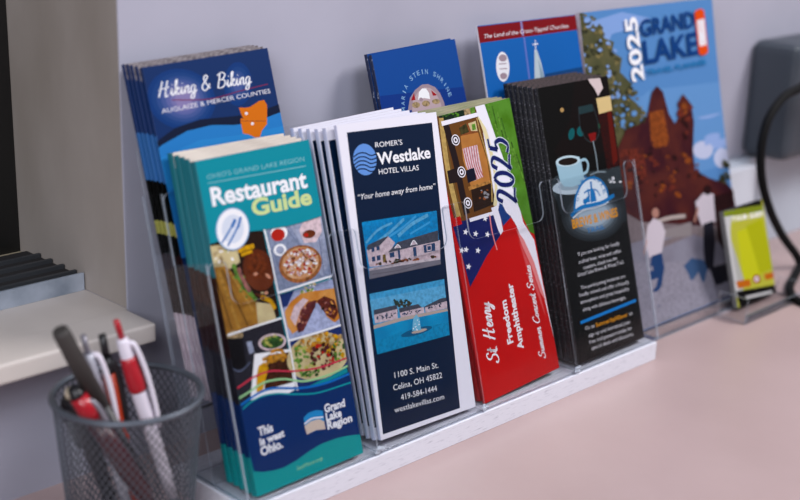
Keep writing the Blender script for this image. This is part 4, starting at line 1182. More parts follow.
["E","tree3",7.45,297.2,2.59,-0.63,-0.65,-1.07],
["E","tree3",37.63,265.8,3.13,-1.43,-1.47,-1.25],
["E","tree",27.51,249.08,3.33,-1.31,-1.63,-1.69],
["E","cloud",37.01,219.24,-4.44,-0.96,-1.41,2.09],
["E","cloud",23.64,287.89,-2.01,-1.02,-1.05,0.78],
["E","cloud",11.28,287.01,-4.24,-0.4,-0.47,1.64],
["E","tree",-11.04,227.8,1.93,-0.66,-0.65,-0.84],
["E","tree2",-0.6,281.74,-3.16,-1.65,-1.74,1.29],
["E","tree2",9.69,289.06,1.95,-1.66,-1.83,-0.82],
["E","tree3",-1.45,254.43,0.84,-1.83,-2.48,-0.38],
["E","tree3",20.6,280.18,-2.7,-0.43,-0.63,1.37],
["E","tree",16.65,226.62,3.31,-1.61,-1.99,-1.66],
["E","cloud",26.11,272.49,-0.28,-1.5,-1.38,0.13],
["E","cloud",33.08,247.78,1.61,-1.18,-1.63,-0.83],
["E","tree2",-11.34,253.02,1.73,-1.4,-1.77,-0.86],
["E","cloud",33.83,239.64,-1.39,-2.48,-3.41,0.84],
["E","tree2",3.07,267.41,-0.42,-2.81,-4.03,0.34],
["E","tree",-4.31,263.6,0.16,-1.76,-1.77,-0.02],
["E","tree3",28.85,233.88,3.81,-1.71,-1.36,-1.23],
["E","cloud",20.56,224.78,-1.69,-2.21,-2.4,0.8],
["E","cloud",9.51,292.56,-4.57,-0.38,-0.6,2.41],
["E","tree",3.73,298.75,-2.0,-0.35,-0.46,0.96],
["E","tree",17.41,285.42,3.97,-0.43,-0.34,-1.41],
["E","cloud",-15.48,258.54,3.21,-0.95,-0.75,-1.1],
["E","cloud",21.57,287.13,3.06,-0.4,-0.4,-1.34],
["E","tree3",-26.87,276.15,-1.66,-2.1,-1.72,0.58],
["E","cloud",6.38,245.82,-1.62,-0.78,-1.07,0.85],
["E","tree",-7.79,295.77,-1.62,-2.32,-3.06,0.87],
["E","tree",14.79,262.1,1.28,-0.97,-1.13,-0.57],
["E","cloud",-0.88,261.35,-0.94,-2.31,-2.94,0.55],
["E","cloud",46.84,261.02,3.24,-1.09,-1.07,-1.27],
["E","tree3",30.42,242.05,1.67,-1.76,-2.11,-0.72],
["E","tree2",42.58,240.42,-3.18,-0.45,-0.8,1.72],
["E","tree",36.11,231.59,2.91,-1.24,-1.16,-1.1],
["E","tree3",-3.41,256.73,-0.48,-1.73,-1.75,0.24],
["E","tree",31.86,278.05,1.26,-1.26,-1.36,-0.5],
["E","tree",10.52,231.02,0.63,-1.7,-1.49,-0.16],
["E","cloud",27.06,209.29,4.15,-0.82,-0.84,-2.16],
["E","tree2",-18.28,289.52,0.46,-1.34,-1.24,-0.15],
["E","tree2",21.67,261.1,0.7,-1.71,-1.76,-0.23],
["E","cloud",-1.03,276.38,1.07,-1.01,-1.33,-0.54],
["E","tree2",39.54,258.88,-0.6,-1.04,-1.16,0.28],
["E","sky2",37.61,210.57,-3.28,-0.2,-0.37,1.28],
["E","tree",30.19,208.82,-1.97,-0.15,-0.22,0.67],
["E","sky2",38.87,202.27,-0.35,-1.38,-1.93,0.29],
["E","tree3",51.87,187.27,-3.68,-1.37,-2.32,2.14],
["E","tree",62.75,183.53,1.37,-0.92,-1.1,-0.6],
["E","tree3",63.97,221.97,2.79,-2.14,-1.89,-0.88],
["E","sky2",51.54,186.36,-2.18,-2.11,-3.28,1.4],
["E","tree3",34.14,198.51,3.37,-1.19,-1.43,-1.76],
["E","sky2",31.77,192.48,1.31,-1.77,-2.16,-0.51],
["E","tree2",52.04,202.44,-0.05,-1.86,-2.01,0.13],
["E","tree",52.09,219.12,1.56,-1.37,-1.71,-0.69],
["E","tree3",16.2,215.66,1.86,-0.67,-0.57,-0.67],
["E","tree3",46.52,198.94,-1.98,-1.68,-2.0,0.94],
["E","tree",60.03,192.63,0.55,-1.41,-1.75,-0.16],
["E","tree",43.71,187.4,1.32,-1.43,-1.2,-0.37],
["E","tree2",67.92,217.31,-2.28,-1.03,-1.54,1.21],
["E","tree",50.66,201.76,0.65,-1.41,-1.55,-0.19],
["E","tree3",66.55,216.79,-0.9,-1.35,-1.43,0.41],
["E","tree",29.89,206.31,1.25,-2.44,-2.47,-0.37],
["E","tree2",21.99,225.18,-0.48,-1.96,-2.68,0.37],
["E","sky2",77.11,213.07,-2.36,-0.93,-1.19,1.04],
["E","tree2",59.93,221.56,2.47,-1.64,-1.82,-1.01],
["E","tree",47.88,199.53,-2.15,-0.78,-1.11,1.05],
["E","tree2",50.58,184.67,-0.2,-2.54,-3.3,0.3],
["E","sky2",46.88,200.89,2.81,-2.61,-3.49,-1.31],
["E","tree2",78.5,189.97,-4.58,-0.46,-0.88,2.05],
["E","tree2",35.47,201.46,-3.7,0.12,-0.08,1.32],
["E","tree",47.95,209.23,0.44,-2.3,-2.9,-0.06],
["E","tree",61.74,186.55,-0.77,-1.28,-1.65,0.46],
["E","sky2",43.52,218.39,-1.36,-1.01,-1.37,0.71],
["E","sky2",36.33,224.97,-1.37,-1.06,-1.05,0.53],
["E","tree2",64.94,218.51,-3.02,-1.71,-1.93,1.25],
["E","tree",79.36,198.88,-3.94,-0.08,-0.38,1.84],
["E","tree2",64.76,223.7,3.88,-1.62,-1.45,-1.37],
["E","sky2",42.37,231.2,1.87,-1.65,-1.35,-0.55],
["E","tree2",33.22,223.06,-1.76,-2.61,-3.43,1.01],
["E","sky2",65.45,199.44,-3.75,-1.54,-2.55,2.16],
["E","tree3",28.9,207.66,0.61,-1.48,-2.05,-0.23],
["E","tree",81.76,193.44,3.37,-0.72,-0.43,-0.99],
["E","sky2",25.31,196.52,2.11,-0.44,-0.39,-0.97],
["E","tree3",23.56,206.05,-1.27,-1.87,-2.63,0.8],
["E","tree",38.48,222.28,1.89,-0.78,-1.0,-0.99],
["E","sky2",52.91,215.79,2.22,-1.97,-2.49,-0.99],
["E","tree2",26.11,204.14,0.78,-1.44,-1.92,-0.31],
["E","tree3",37.08,231.86,2.08,-0.76,-0.93,-1.06],
["E","sky2",21.26,215.15,3.67,-1.57,-1.2,-1.16],
["E","tree3",23.94,228.42,3.38,-1.66,-1.38,-1.12],
["E","tree",70.91,192.59,-2.11,-0.88,-0.88,0.73],
["E","tree3",52.34,182.33,-3.78,-0.13,-0.39,1.5],
["E","tree",17.99,223.11,-1.16,-0.89,-1.01,0.53],
["E","sky2",23.89,214.56,0.49,-1.28,-1.28,-0.13],
["E","sky2",23.18,199.05,0.59,-2.09,-2.85,-0.16],
["E","tree",56.3,204.98,3.53,-1.84,-1.7,-1.26],
["E","tree3",56.22,199.44,-0.87,-1.66,-1.69,0.42],
["E","tree2",60.75,220.8,-4.33,-0.62,-0.75,1.51],
["E","tree2",58.07,214.71,2.58,-1.89,-1.62,-0.8],
["E","sky2",47.41,209.68,-0.69,-1.32,-1.94,0.47],
["E","sky2",58.61,189.36,-2.53,-1.22,-1.18,0.88],
["E","tree3",22.35,211.93,3.53,-0.64,-0.56,-1.61],
["E","tree2",50.98,202.67,-0.48,-1.42,-1.61,0.29],
["E","sky2",20.73,213.9,0.04,-1.53,-1.49,0.06],
["E","sky2",19.68,208.13,-3.58,-0.34,-0.72,1.92],
["E","tree3",58.54,212.93,2.68,-0.41,-0.35,-1.24],
["E","tree",38.77,220.45,2.46,-1.16,-1.41,-1.19],
["E","tree3",60.41,220.65,-4.61,0.12,-0.13,2.11],
["E","tree",60.9,209.31,-3.83,-0.72,-1.14,1.81],
["E","tree2",62.69,189.89,-3.53,-1.23,-1.98,1.92],
["E","tree",55.05,218.97,4.09,-0.59,-0.46,-1.76],
["E","tree2",57.95,220.17,3.77,-1.08,-1.09,-1.64],
["E","tree",40.7,203.75,-2.39,0.07,-0.05,0.76],
["E","tree2",49.58,204.46,-3.5,-0.93,-1.44,1.77],
["E","tree2",47.22,222.52,-1.09,-1.01,-1.0,0.43],
["E","tree",38.14,215.23,-0.46,-1.97,-2.09,0.29],
["E","tree2",80.32,191.0,-1.87,-2.4,-3.25,1.07],
["E","tree3",75.37,194.83,-0.28,-1.64,-2.4,0.29],
["E","tree3",80.99,197.12,-3.1,-0.14,-0.36,1.3],
["E","tree2",52.9,187.71,0.48,-2.35,-3.21,-0.06],
["E","sky2",44.8,189.82,3.02,-0.74,-0.6,-1.18],
["E","tree",39.62,188.03,-2.88,-1.54,-1.45,1.01],
["E","sky2",50.82,208.6,1.0,-1.26,-1.78,-0.45],
["E","sky2",64.69,199.63,-0.61,-1.32,-1.54,0.34],
["E","tree",29.54,193.71,-3.31,-0.65,-1.22,1.92],
["E","tree3",38.7,192.24,2.36,-0.75,-0.58,-0.82],
["E","tree",53.43,184.67,-3.31,-1.03,-1.27,1.36],
["E","tree",70.75,218.81,-2.52,-1.71,-2.67,1.47],
["E","tree2",57.66,208.07,-2.35,-1.96,-1.78,0.84],
["E","tree",36.38,211.47,-3.78,-0.57,-0.76,1.49],
["E","tree2",43.29,227.6,0.16,-1.16,-1.21,-0.01],
["E","tree2",56.17,185.75,-1.69,-0.94,-1.4,0.93],
["E","tree2",53.13,186.44,3.14,-2.02,-1.63,-0.95],
["E","tree",53.78,206.72,-0.04,-1.63,-1.46,0.09],
["E","sky2",77.26,205.91,-4.37,0.14,-0.1,1.71],
["E","sky2",46.17,193.74,-0.47,-2.94,-4.06,0.48],
["E","tree2",52.58,208.77,1.11,-1.88,-2.07,-0.36],
["E","sky2",59.01,189.79,2.91,-0.85,-0.76,-1.17],
["E","tree3",62.8,218.95,-2.4,-0.19,-0.44,1.29],
["E","tree3",61.35,220.64,-1.65,-1.48,-1.81,0.8],
["E","sky2",31.73,198.81,-0.95,-1.66,-1.76,0.47],
["E","tree",43.93,202.69,-4.04,-0.02,-0.27,1.7],
["E","tree3",18.97,220.94,-1.71,-2.69,-2.92,0.83],
["E","tree",61.02,193.66,-3.1,-0.8,-1.1,1.35],
["E","tree3",27.72,223.12,2.46,-2.55,-2.1,-0.71],
["E","tree3",77.0,203.62,-0.96,-1.15,-1.1,0.38],
["E","tree2",29.63,213.31,-3.37,-1.44,-1.8,1.53],
["E","tree3",72.75,213.0,2.02,-0.54,-0.55,-0.9],
["E","tree3",55.47,209.09,2.08,-0.77,-0.61,-0.68],
["E","tree",22.54,216.31,-2.14,-1.75,-2.12,1.05],
["E","tree2",54.62,206.14,2.65,-0.69,-0.56,-0.98],
["E","tree",43.3,196.78,-2.0,-1.22,-1.79,1.11],
["E","sky2",55.44,204.61,-2.46,-0.6,-0.99,1.29],
["E","tree",202.63,112.6,2.11,-1.88,-1.72,-0.54],
["E","tree2",199.2,111.58,-4.06,0.28,-0.06,1.44],
["E","tree2",210.9,127.78,6.65,-1.59,-1.42,-2.69],
["E","tree",204.88,101.2,2.2,-3.14,-3.85,-0.59],
["E","tree",198.37,108.18,2.49,-2.88,-2.66,-0.57],
["E","tree2",201.12,116.47,3.16,-2.99,-3.15,-0.91],
["E","tree",209.08,129.72,3.29,-3.73,-4.07,-0.91],
["E","tree2",210.96,115.14,4.48,-1.21,-1.22,-1.96],
["E","tree",208.13,119.13,3.53,-1.43,-1.73,-1.56],
["E","tree2",211.67,127.04,4.97,-2.96,-2.77,-1.48],
["E","tree2",199.62,115.67,1.05,-3.61,-3.77,-0.05],
["E","tree2",197.55,99.7,2.93,-2.34,-3.02,-1.11],
["E","tree2",205.21,103.23,-5.31,-0.09,-0.87,2.77],
["E","tree2",202.92,100.89,-2.04,-2.59,-2.88,0.92],
["E","tree2",208.77,103.9,0.18,-3.02,-2.67,0.17],
["E","tree2",198.47,113.98,-6.91,-0.42,-0.98,2.27],
["E","tree2",201.22,113.75,-5.35,0.24,-0.23,2.01],
["E","tree",203.52,109.33,4.05,-2.71,-3.02,-1.39],
["P","rustd",24.3,160.69,49.51,185.67,80.65,189.31,87.23,198.2,97.15,216.5,106.29,221.34,115.09,214.48,121.09,192.04,129.24,181.07,141.59,191.49,136.29,200.13,148.27,208.73,160.19,197.28,161.99,178.85,154.67,151.47,153.84,131.31,176.38,119.64,207.09,108.55,219.66,98.14,211.9,57.64,150.45,75.05,54.06,96.46,15.21,118.61],
["P","rustp",88.83,198.0,112.27,199.05,116.19,166.9,107.65,158.2,97.48,157.69,86.14,167.15],
["P","rust2",38.22,168.15,72.66,165.15,73.45,137.82,42.61,129.24,26.45,141.39],
["E","rustd",113.21,111.19,2.24,-2.42,-1.9,-0.51],
["E","rustk",123.02,135.95,0.72,-2.77,-2.8,-0.04],
["E","rustp",144.38,142.15,-3.67,-2.54,-4.34,2.25],
["E","rust2",96.93,122.8,4.91,-1.4,-1.48,-2.47],
["E","rustd",116.79,137.3,3.2,-2.08,-2.58,-1.38],
["E","rustp",104.26,139.82,-4.81,-1.56,-2.75,2.64],
["E","rustp",113.28,128.4,0.25,-3.77,-5.36,0.31],
["E","rust2",95.61,119.27,-4.09,-0.79,-1.11,1.52],
["E","rustd",87.12,125.18,-2.19,-2.64,-3.68,1.33],
["E","rustd",125.86,153.2,-2.52,-1.61,-2.38,1.33],
["E","rustd",111.76,144.72,1.83,-2.77,-2.44,-0.41],
["E","rust2",67.73,148.32,1.53,-1.28,-1.09,-0.45],
["E","rustd",96.1,130.23,4.77,-2.02,-1.77,-1.71],
["E","rust2",83.17,153.41,-0.79,-2.91,-3.57,0.61],
["E","rustd",133.83,132.38,0.68,-2.99,-3.76,-0.0],
["E","rustd",124.25,149.64,-0.47,-2.48,-3.55,0.49],
["E","rustp",44.47,133.35,-0.68,-3.71,-5.42,0.8],
["E","rustp",110.68,150.83,-3.0,-1.43,-2.1,1.5],
["E","rustk",47.66,147.43,-5.24,0.01,-0.33,1.72],
["E","rust2",107.15,118.76,1.1,-1.81,-1.55,-0.22],
["E","rust2",102.02,138.78,-3.1,-1.13,-1.6,1.41],
["E","rustd",110.13,112.6,2.32,-1.4,-1.71,-1.02],
["E","rustd",41.26,156.83,0.93,-3.51,-4.95,-0.15],
["E","rust2",120.98,130.67,0.67,-1.95,-2.83,-0.12],
["E","rustp",119.7,133.37,2.29,-2.13,-2.74,-0.91],
["E","rustd",55.35,134.97,-5.08,-0.9,-1.85,2.83],
["E","rustd",65.84,147.06,-2.77,-2.8,-3.05,1.27],
["E","rustk",81.74,157.62,-5.43,-0.66,-0.87,1.71],
["E","rust2",113.73,122.16,0.35,-3.48,-3.09,0.14],
["E","rustp",75.17,156.73,2.81,-1.63,-1.27,-0.82],
["E","rustd",113.37,137.23,-4.14,0.18,-0.14,1.42],
["E","rustd",116.22,150.52,-1.37,-2.87,-2.97,0.7],
["E","rustk",84.52,140.39,1.6,-1.68,-1.62,-0.48],
["E","rustd",95.28,155.95,-1.59,-1.89,-2.09,0.74],
["E","rust2",90.46,148.02,3.91,-3.3,-2.75,-1.08],
["E","rustd",102.53,139.59,-1.73,-3.55,-5.5,1.34],
["E","rustd",110.06,150.33,0.38,-1.69,-1.44,-0.01],
["E","rustd",123.46,124.09,3.39,-2.61,-2.23,-0.95],
["E","rustk",86.08,127.21,-3.42,-0.07,-0.45,1.63],
["E","rustk",141.43,127.27,-2.23,-1.99,-2.31,0.99],
["E","rustk",160.97,123.4,1.41,-3.25,-4.72,-0.33],
["E","rustd",88.57,124.26,-4.53,0.31,-0.06,1.64],
["E","rustk",39.38,152.34,-2.63,-2.2,-2.52,1.24],
["E","rust2",146.4,131.34,-2.61,-0.35,-0.63,1.05],
["E","rust2",152.68,125.41,-2.65,-1.86,-2.79,1.43],
["E","rustk",127.89,117.06,-0.19,-1.9,-2.85,0.33],
["E","rustp",93.18,121.05,-3.31,-2.1,-2.13,1.24],
["E","rustd",66.76,163.19,-1.63,-2.83,-3.57,0.98],
["E","rustd",138.14,150.62,-3.97,-0.59,-1.09,1.76],
["E","rust2",157.65,131.64,-2.39,-0.61,-0.77,0.83],
["E","rustd",125.24,119.1,-3.86,-2.86,-4.8,2.42],
["E","rustd",162.59,121.1,5.77,-1.05,-0.7,-2.26],
["E","rustd",45.15,159.69,3.95,-1.59,-1.82,-1.94],
["E","rustk",96.88,127.74,-4.7,0.17,-0.18,1.47],
["E","rust2",149.73,135.18,4.04,-1.77,-1.8,-1.55],
["E","rustd",52.43,148.91,-0.58,-2.06,-1.76,0.31],
["E","rustd",154.12,117.06,-5.5,0.42,-0.05,2.25],
["E","rust2",71.47,131.81,-0.26,-1.49,-1.97,0.28],
["E","rustp",96.98,124.47,2.47,-2.04,-2.35,-0.94],
["E","rustd",102.82,127.18,4.56,-0.87,-0.45,-1.44],
["E","rust2",112.12,127.79,-2.29,-1.45,-2.22,1.28],
["E","rustd",43.55,157.25,-2.36,-2.72,-2.5,0.95],
["E","rustd",108.25,123.54,4.01,-2.21,-1.84,-1.24],
["E","rustk",61.39,133.91,2.7,-1.86,-1.98,-1.06],
["E","rustk",57.49,138.2,-1.81,-3.04,-4.55,1.32],
["E","rustd",121.09,130.35,-4.82,-2.23,-3.07,2.22],
["E","rustp",158.81,136.04,2.33,-1.12,-1.3,-0.98],
["E","rustp",66.06,147.32,0.01,-1.59,-1.77,0.13],
["E","rustd",54.52,145.22,-2.5,-2.08,-2.54,1.24],
["E","rustd",104.04,159.51,-4.29,-1.94,-2.69,2.02],
["E","rustd",157.48,128.52,1.85,-2.23,-3.07,-0.67],
["E","rustd",103.53,140.32,3.57,-1.81,-1.29,-0.96],
["E","rustp",138.59,148.65,4.53,-2.33,-2.03,-1.44],
["E","rustd",111.02,129.75,-2.8,-0.68,-0.78,0.91],
["E","rustk",54.39,131.36,2.4,-1.71,-2.11,-1.08],
["E","rustp",119.36,111.76,4.02,-3.38,-2.94,-1.11],
["E","rustd",103.54,128.16,-1.37,-1.33,-1.77,0.74],
["E","rustd",94.76,140.88,2.88,-1.02,-0.88,-1.06],
["E","rust2",87.93,146.24,-2.94,-1.18,-1.31,1.09],
["E","rustk",58.82,126.0,2.59,-0.72,-0.59,-1.09],
["E","rustd",66.08,135.39,-2.45,-0.09,-0.25,0.83],
["E","rust2",112.96,120.29,4.0,-1.96,-2.31,-1.8],
["E","rustd",57.24,134.09,-2.05,-2.34,-2.48,0.96],
["E","rustd",52.65,131.45,5.63,-1.17,-0.75,-2.14],
["E","rustd",114.22,153.99,2.68,-2.22,-2.52,-0.99],
["E","rustk",84.22,162.53,-2.78,-0.52,-0.81,1.19],
["E","rustk",121.45,148.55,2.2,-3.23,-3.53,-0.62],
["E","rust2",52.97,162.29,3.1,-1.75,-1.99,-1.37],
["E","rustk",82.32,117.34,0.42,-1.85,-2.13,-0.0],
["E","rustd",102.18,155.34,2.26,-1.93,-2.24,-0.86],
["E","rustp",142.83,185.22,-3.25,-1.07,-1.84,1.72],
["E","rustk",144.43,194.55,4.46,-2.73,-2.38,-1.32],
["E","rust2",147.37,182.54,2.48,-1.25,-1.68,-1.18],
["E","rust2",139.88,190.7,-2.16,-3.51,-5.56,1.46],
["E","rust2",156.1,194.24,6.3,-1.36,-1.36,-2.83],
["E","rustk",148.77,186.18,4.07,-2.3,-2.7,-1.65],
["E","rust2",146.41,194.91,2.99,-2.03,-1.88,-0.92],
["E","rust2",156.59,194.08,-3.28,-1.96,-2.7,1.53],
["E","rust2",146.39,183.77,-4.77,-0.63,-1.02,1.83],
["E","rustk",143.98,165.38,-1.15,-2.17,-2.8,0.68],
["E","rustp",140.51,194.02,-2.42,-0.9,-0.93,0.79],
["E","rustp",148.51,180.28,-1.11,-1.29,-1.22,0.42],
["E","rustk",149.22,175.86,0.78,-2.05,-2.16,-0.14],
["E","rustk",146.6,190.37,4.5,-0.84,-0.52,-1.37],
["E","rustk",146.72,179.2,0.02,-3.56,-3.63,0.22],
["E","rustk",146.46,177.83,1.52,-1.55,-1.71,-0.5],
["E","rust2",142.86,189.03,4.41,-1.89,-2.48,-2.14],
["E","rust2",151.69,183.1,-5.31,-1.35,-2.17,2.45],
["E","rust2",147.01,170.01,-3.17,-0.81,-1.33,1.49],
["E","rustp",147.58,196.47,0.47,-3.75,-5.46,0.08],
["E","rustp",148.31,190.16,-2.37,-1.95,-2.25,1.0],
["E","rustk",141.74,169.01,-1.14,-1.58,-2.47,0.74],
["E","rustk",142.38,183.78,-1.98,-3.07,-2.82,0.77],
["E","rust2",141.2,194.94,2.92,-1.65,-1.45,-0.89],
["P","pave2",15.21,118.61,54.06,96.46,150.45,75.05,222.27,66.21,188.15,1.0,-16.72,1.0],
["P","pave",7.74,87.86,131.37,70.49,213.02,38.72,188.15,1.0,-26.4,1.0],
["P","pave3",8.28,67.02,208.41,27.23,188.15,1.0,-26.4,1.0],
["L","bench",3.94,77.52,92.23,99.31,92.26,126.1,89.5],
["L","bench",4.05,82.99,81.44,133.54,78.12],
["P","bench2",90.39,84.01,134.6,81.96,130.82,68.58,84.64,75.25],
["P","tree",-9.69,91.16,-0.11,93.1,2.45,68.19,-10.86,54.1,-19.65,65.21],
["P","wshirt",62.42,91.07,73.72,96.82,85.47,90.8,89.38,80.26,77.18,61.04,57.39,61.06,54.9,75.06],
["E","skinb",78.05,100.94,5.73,-1.01,-1.17,-4.68],
["P","jeans",61.02,62.27,77.73,62.88,77.85,47.28,67.44,32.03,59.27,28.01,52.17,35.23,54.01,50.18],
["L","jeans",4.23,55.85,36.37,55.6,23.09,57.0,15.26],
["L","skinb",2.51,57.45,78.44,50.77,66.22],
["P","wshirt",146.42,100.07,162.35,106.55,179.59,102.68,184.11,91.61,175.74,74.56,150.45,75.05,146.82,87.86],
["E","rustk",170.04,108.36,7.01,-1.15,-1.22,-4.92],
["P","dkpants",154.41,76.36,172.8,77.14,170.47,57.1,157.65,31.21,143.5,32.05,146.85,51.46],
["L","skinb",3.26,150.55,95.31,139.65,81.05],
["P","rustk",179.09,100.7,212.35,99.34,205.72,50.47,181.17,44.84,173.94,56.45],
["P","dog",108.73,43.01,124.33,47.84,143.63,42.03,146.83,31.38,133.93,18.17,131.18,32.55,116.11,25.77,113.23,36.19],
["P","dkpants",150.91,32.56,187.34,31.38,185.54,11.56,154.89,9.93],
["P","sil",8.4,129.21,24.46,132.22,27.14,116.56,13.09,109.53,3.02,118.84],
["T","mgnavy","GRAND",88.44,270.78,179.65,273.38,15.28,0.022,0.0],
["T","mgnavy","LAKE",89.62,244.66,181.24,246.0,21.16,0.022,0.0],
["T","white","2025",85.69,229.41,82.93,290.64,18.22,0.03,0],
["T","mgteal","TRAVEL PLANNER",90.89,233.12,194.67,233.74,5.15,0.02,0.0],
["P","pill",180.79,287.46,185.6,289.84,193.69,290.08,198.01,287.75,198.92,245.99,194.37,243.76,186.2,243.51,181.95,245.94],
["P","paper",183.57,280.22,196.56,280.77,196.87,253.32,184.18,252.92],
["L","pill",0.84,188.12,277.36,189.76,265.1,190.96,255.87],
],
'cd':[
["P","cgrey",-5.33,100.57,22.95,98.17,8.53,85.15,5.68,67.64,11.48,48.41,18.06,24.79,9.42,6.36,-3.39,13.24],
["P","cgrey2",-3.18,95.23,14.04,92.19,5.99,75.6,5.26,45.63,7.48,12.87,0.05,12.48],
["P","cyel",18.14,73.34,61.87,75.52,67.46,24.74,17.54,22.86],
["P","cyel2",35.57,76.2,66.6,78.79,75.41,25.19,48.13,24.61],
["P","black2",-4.58,103.41,69.55,96.84,70.06,91.6,-4.28,97.8],
["P","cgrn",-2.63,97.32,70.0,91.4,71.04,85.23,-2.23,92.07],
["T","white","TOUR",12.12,85.0,41.06,82.74,4.58,0.04,0.0],
["T","white","GUIDE",43.8,82.45,69.07,80.83,4.65,0.04,0.0],
["P","cora",3.74,26.3,28.9,23.51,28.86,16.37,5.42,18.88],
["P","cora",55.39,23.1,76.31,21.25,76.56,14.92,56.36,16.68],
["E","corr",40.68,21.02,6.85,-1.45,-1.15,-4.28],
["E","paper",40.68,21.02,4.14,-0.87,-0.73,-2.72],
["E","corr",40.68,21.02,1.8,-0.38,-0.31,-1.17],
["P","black2",1.2,16.77,78.56,7.79,80.67,-6.32,3.9,-0.5],
["L","cgrey2",2.91,17.03,7.11,65.33,2.49],
],
}
COL={'dark': '2a1a14', 'cream': 'd6c79c', 'tan': 'b9a07a', 'white': 'f2f2f6', 'yellowgreen': 'b9b565', 'fries': 'a8793a', 'friesdk': '5f401f', 'fries2': 'c99a52', 'lettuce': '6f9a45', 'lettucedk': '34582a', 'pinkm': 'b77a74', 'bun': '5c2a18', 'bun2': '7a3a20', 'bunhi': 'd59a80', 'yellow': 'dda72c', 'bluegrey': '8d97b2', 'bluegrey2': 'a9b0c8', 'bluegrey3': '6e7894', 'redsauce': 'b0302a', 'pinkw': 'e6cfd6', 'crust': 'b06f42', 'crust2': 'c98f66', 'blueplate': 'aab3d6', 'navyc': '24346a', 'orangebun': 'c67f3c', 'beef': '4a2024', 'beef2': '6e3026', 'blueplate2': 'bcc4e6', 'charcoal': '2b2a33', 'black': '100f13', 'brownd': '4a2719', 'friesc': 'cf8f3a', 'teal': '2490a0', 'teal2': '2a9a9c', 'navy': '0a3268', 'redline': 'd0465a', 'palegreen': 'a6d8a0', 'blueline': '1f74c4', 'tealline': '2aa0a8', 'plateb': '8fb4dc', 'platew': 'dfe6f4', 'forkblue': '3f74b8', 'palet': '8cc4cc', 'guide': 'd3e2a2', 'logoblue': '3b8fca', 'skin': 'd9c6b8', 'vnavy': '08203a', 'vlogo': '6f9be0', 'skyb': '2f8cc8', 'skyc': '6cb4de', 'skyc2': '4fa2d6', 'skyb2': '54a8d8', 'wallp': 'd8c4cc', 'roofd': '4a4d5a', 'windb': '2a4366', 'shrub': '8a7440', 'shrubd': '3c3a2c', 'rust': 'a05a3a', 'kerb': 'cfc4cc', 'road': '77747f', 'roadl': '5c5a64', 'treed': '2e4038', 'sandb': 'b8a9a0', 'water': '1584b4', 'water2': '1090c0', 'waterd': '0e5a80', 'foam': '7ab8d4', 'barn': '6a4424', 'fdark': '16281c', 'grass': '588c34', 'grass2': '6c9e40', 'grass3': '467428', 'barn2': '8a5030', 'olive': '4a4426', 'barnp': 'b87e48', 'stripe': 'b04a50', 'cantb': '16182a', 'barnd': '2a1c16', 'barn3': 'c08a50', 'grey': '8a8a90', 'boat': 'c2a468', 'boatd': '6f5630', 'beam': '241a1c', 'boat2': 'e8dcb0', 'wht': 'eceaf4', 'shnavy': '1c2460', 'shnavy2': '23407e', 'shred': 'c8181e', 'pinkfade': 'e88f90', 'pinkfade2': 'd85a5c', 'halo': 'dfe8f0', 'brownk': '120c0b', 'black2': '060607', 'tealk': '15585c', 'warmk': 'b09060', 'greenk': '1f4a34', 'grey2': '30383c', 'grey3': '22282c', 'wine': '12080a', 'wrim': '24383c', 'glassl': '8a98a0', 'redk': '7a1c1c', 'beer': '34100c', 'beer2': '5a1a12', 'foamc': 'd8c08c', 'pale': 'd8c8c8', 'saucer': 'bccad4', 'saucer2': '94a6b2', 'mug': '9fc0d0', 'mug2': 'c4dae4', 'coffee': '1c1412', 'gl0': '24292d', 'gl1': '30373c', 'gl2': '434c53', 'gl3': '66727c', 'gl4': '8796a2', 'gl5': 'a3b4c2', 'logow': 'e4eef6', 'logob': '1d78b8', 'orange': 'e09a34', 'paper': 'e6e4ea', 'bluebar': '1284d0', 'glow3': '8b7fae', 'hg0': '163c78', 'hg1': '24447e', 'hg2': '364f88', 'hg3': '4b5c94', 'hg4': '62699f', 'hg5': '7876a8', 'hg6': '8c82b0', 'hill': '121c36', 'lake': '3a80c4', 'lake2': '3e8acc', 'orange2': 'd8761c', 'hred': '7a3050', 'msdk': '0a3a84', 'mspink': 'a38f9a', 'mspink2': 'c0aab0', 'mred': 'a01c28', 'msl': '8fb4d8', 'maroon': '7c0c20', 'lav': '6a78c0', 'steep': 'c0ccd4', 'steep2': '90a4b4', 'rbdk': '0a4478', 'cloud': '8aa8dc', 'sky2': '6c98cc', 'cloud2': '98b0e0', 'cloud3': 'c6cce6', 'tree': '5e5c40', 'tree2': '3c3e2c', 'tree3': '8e8258', 'rustd': '542824', 'rustp': '96502c', 'rust2': '74342a', 'rustk': '2e1618', 'pave': '8c8a98', 'pave2': '84787c', 'pave3': '9a96a4', 'bench': 'b4a8a4', 'bench2': '8e8688', 'wshirt': 'd4cad4', 'skinb': 'b08478', 'jeans': '28426e', 'dkpants': '22222c', 'dog': '40587c', 'sil': 'c8c0cc', 'mgnavy': '14417e', 'mgteal': '1c78b0', 'pill': 'e0562c', 'cgrey': 'b4b4b0', 'cgrey2': 'cccccc', 'cyel': 'c6c83c', 'cyel2': 'b0b42c', 'cgrn': '7c8a2c', 'cora': 'c06a2c', 'corr': '9a2c20'}
FR={'rg': (-0.00025, -0.00122, 0.0, 0.01045, 0.09645, 0.22549), 'vi': (0.11498, 0.00306, 0.0, -0.02887, 0.10166, 0.22871), 'sh': (0.23001, -0.00176, 0.0032, 0.054, 0.09359, 0.22672), 'co': (0.34455, 0.00047, 0.0, 0.00417, 0.09461, 0.23307), 'hi': (0.0023, 0.0612, 0.0365, 0.033, 0.107, 0.2286), 'ms': (0.2145, 0.064, 0.042, 0.045, 0.0955, 0.2155), 'rb': (0.3309, 0.1525, 0.044, 0.0, 0.131, 0.1395)}

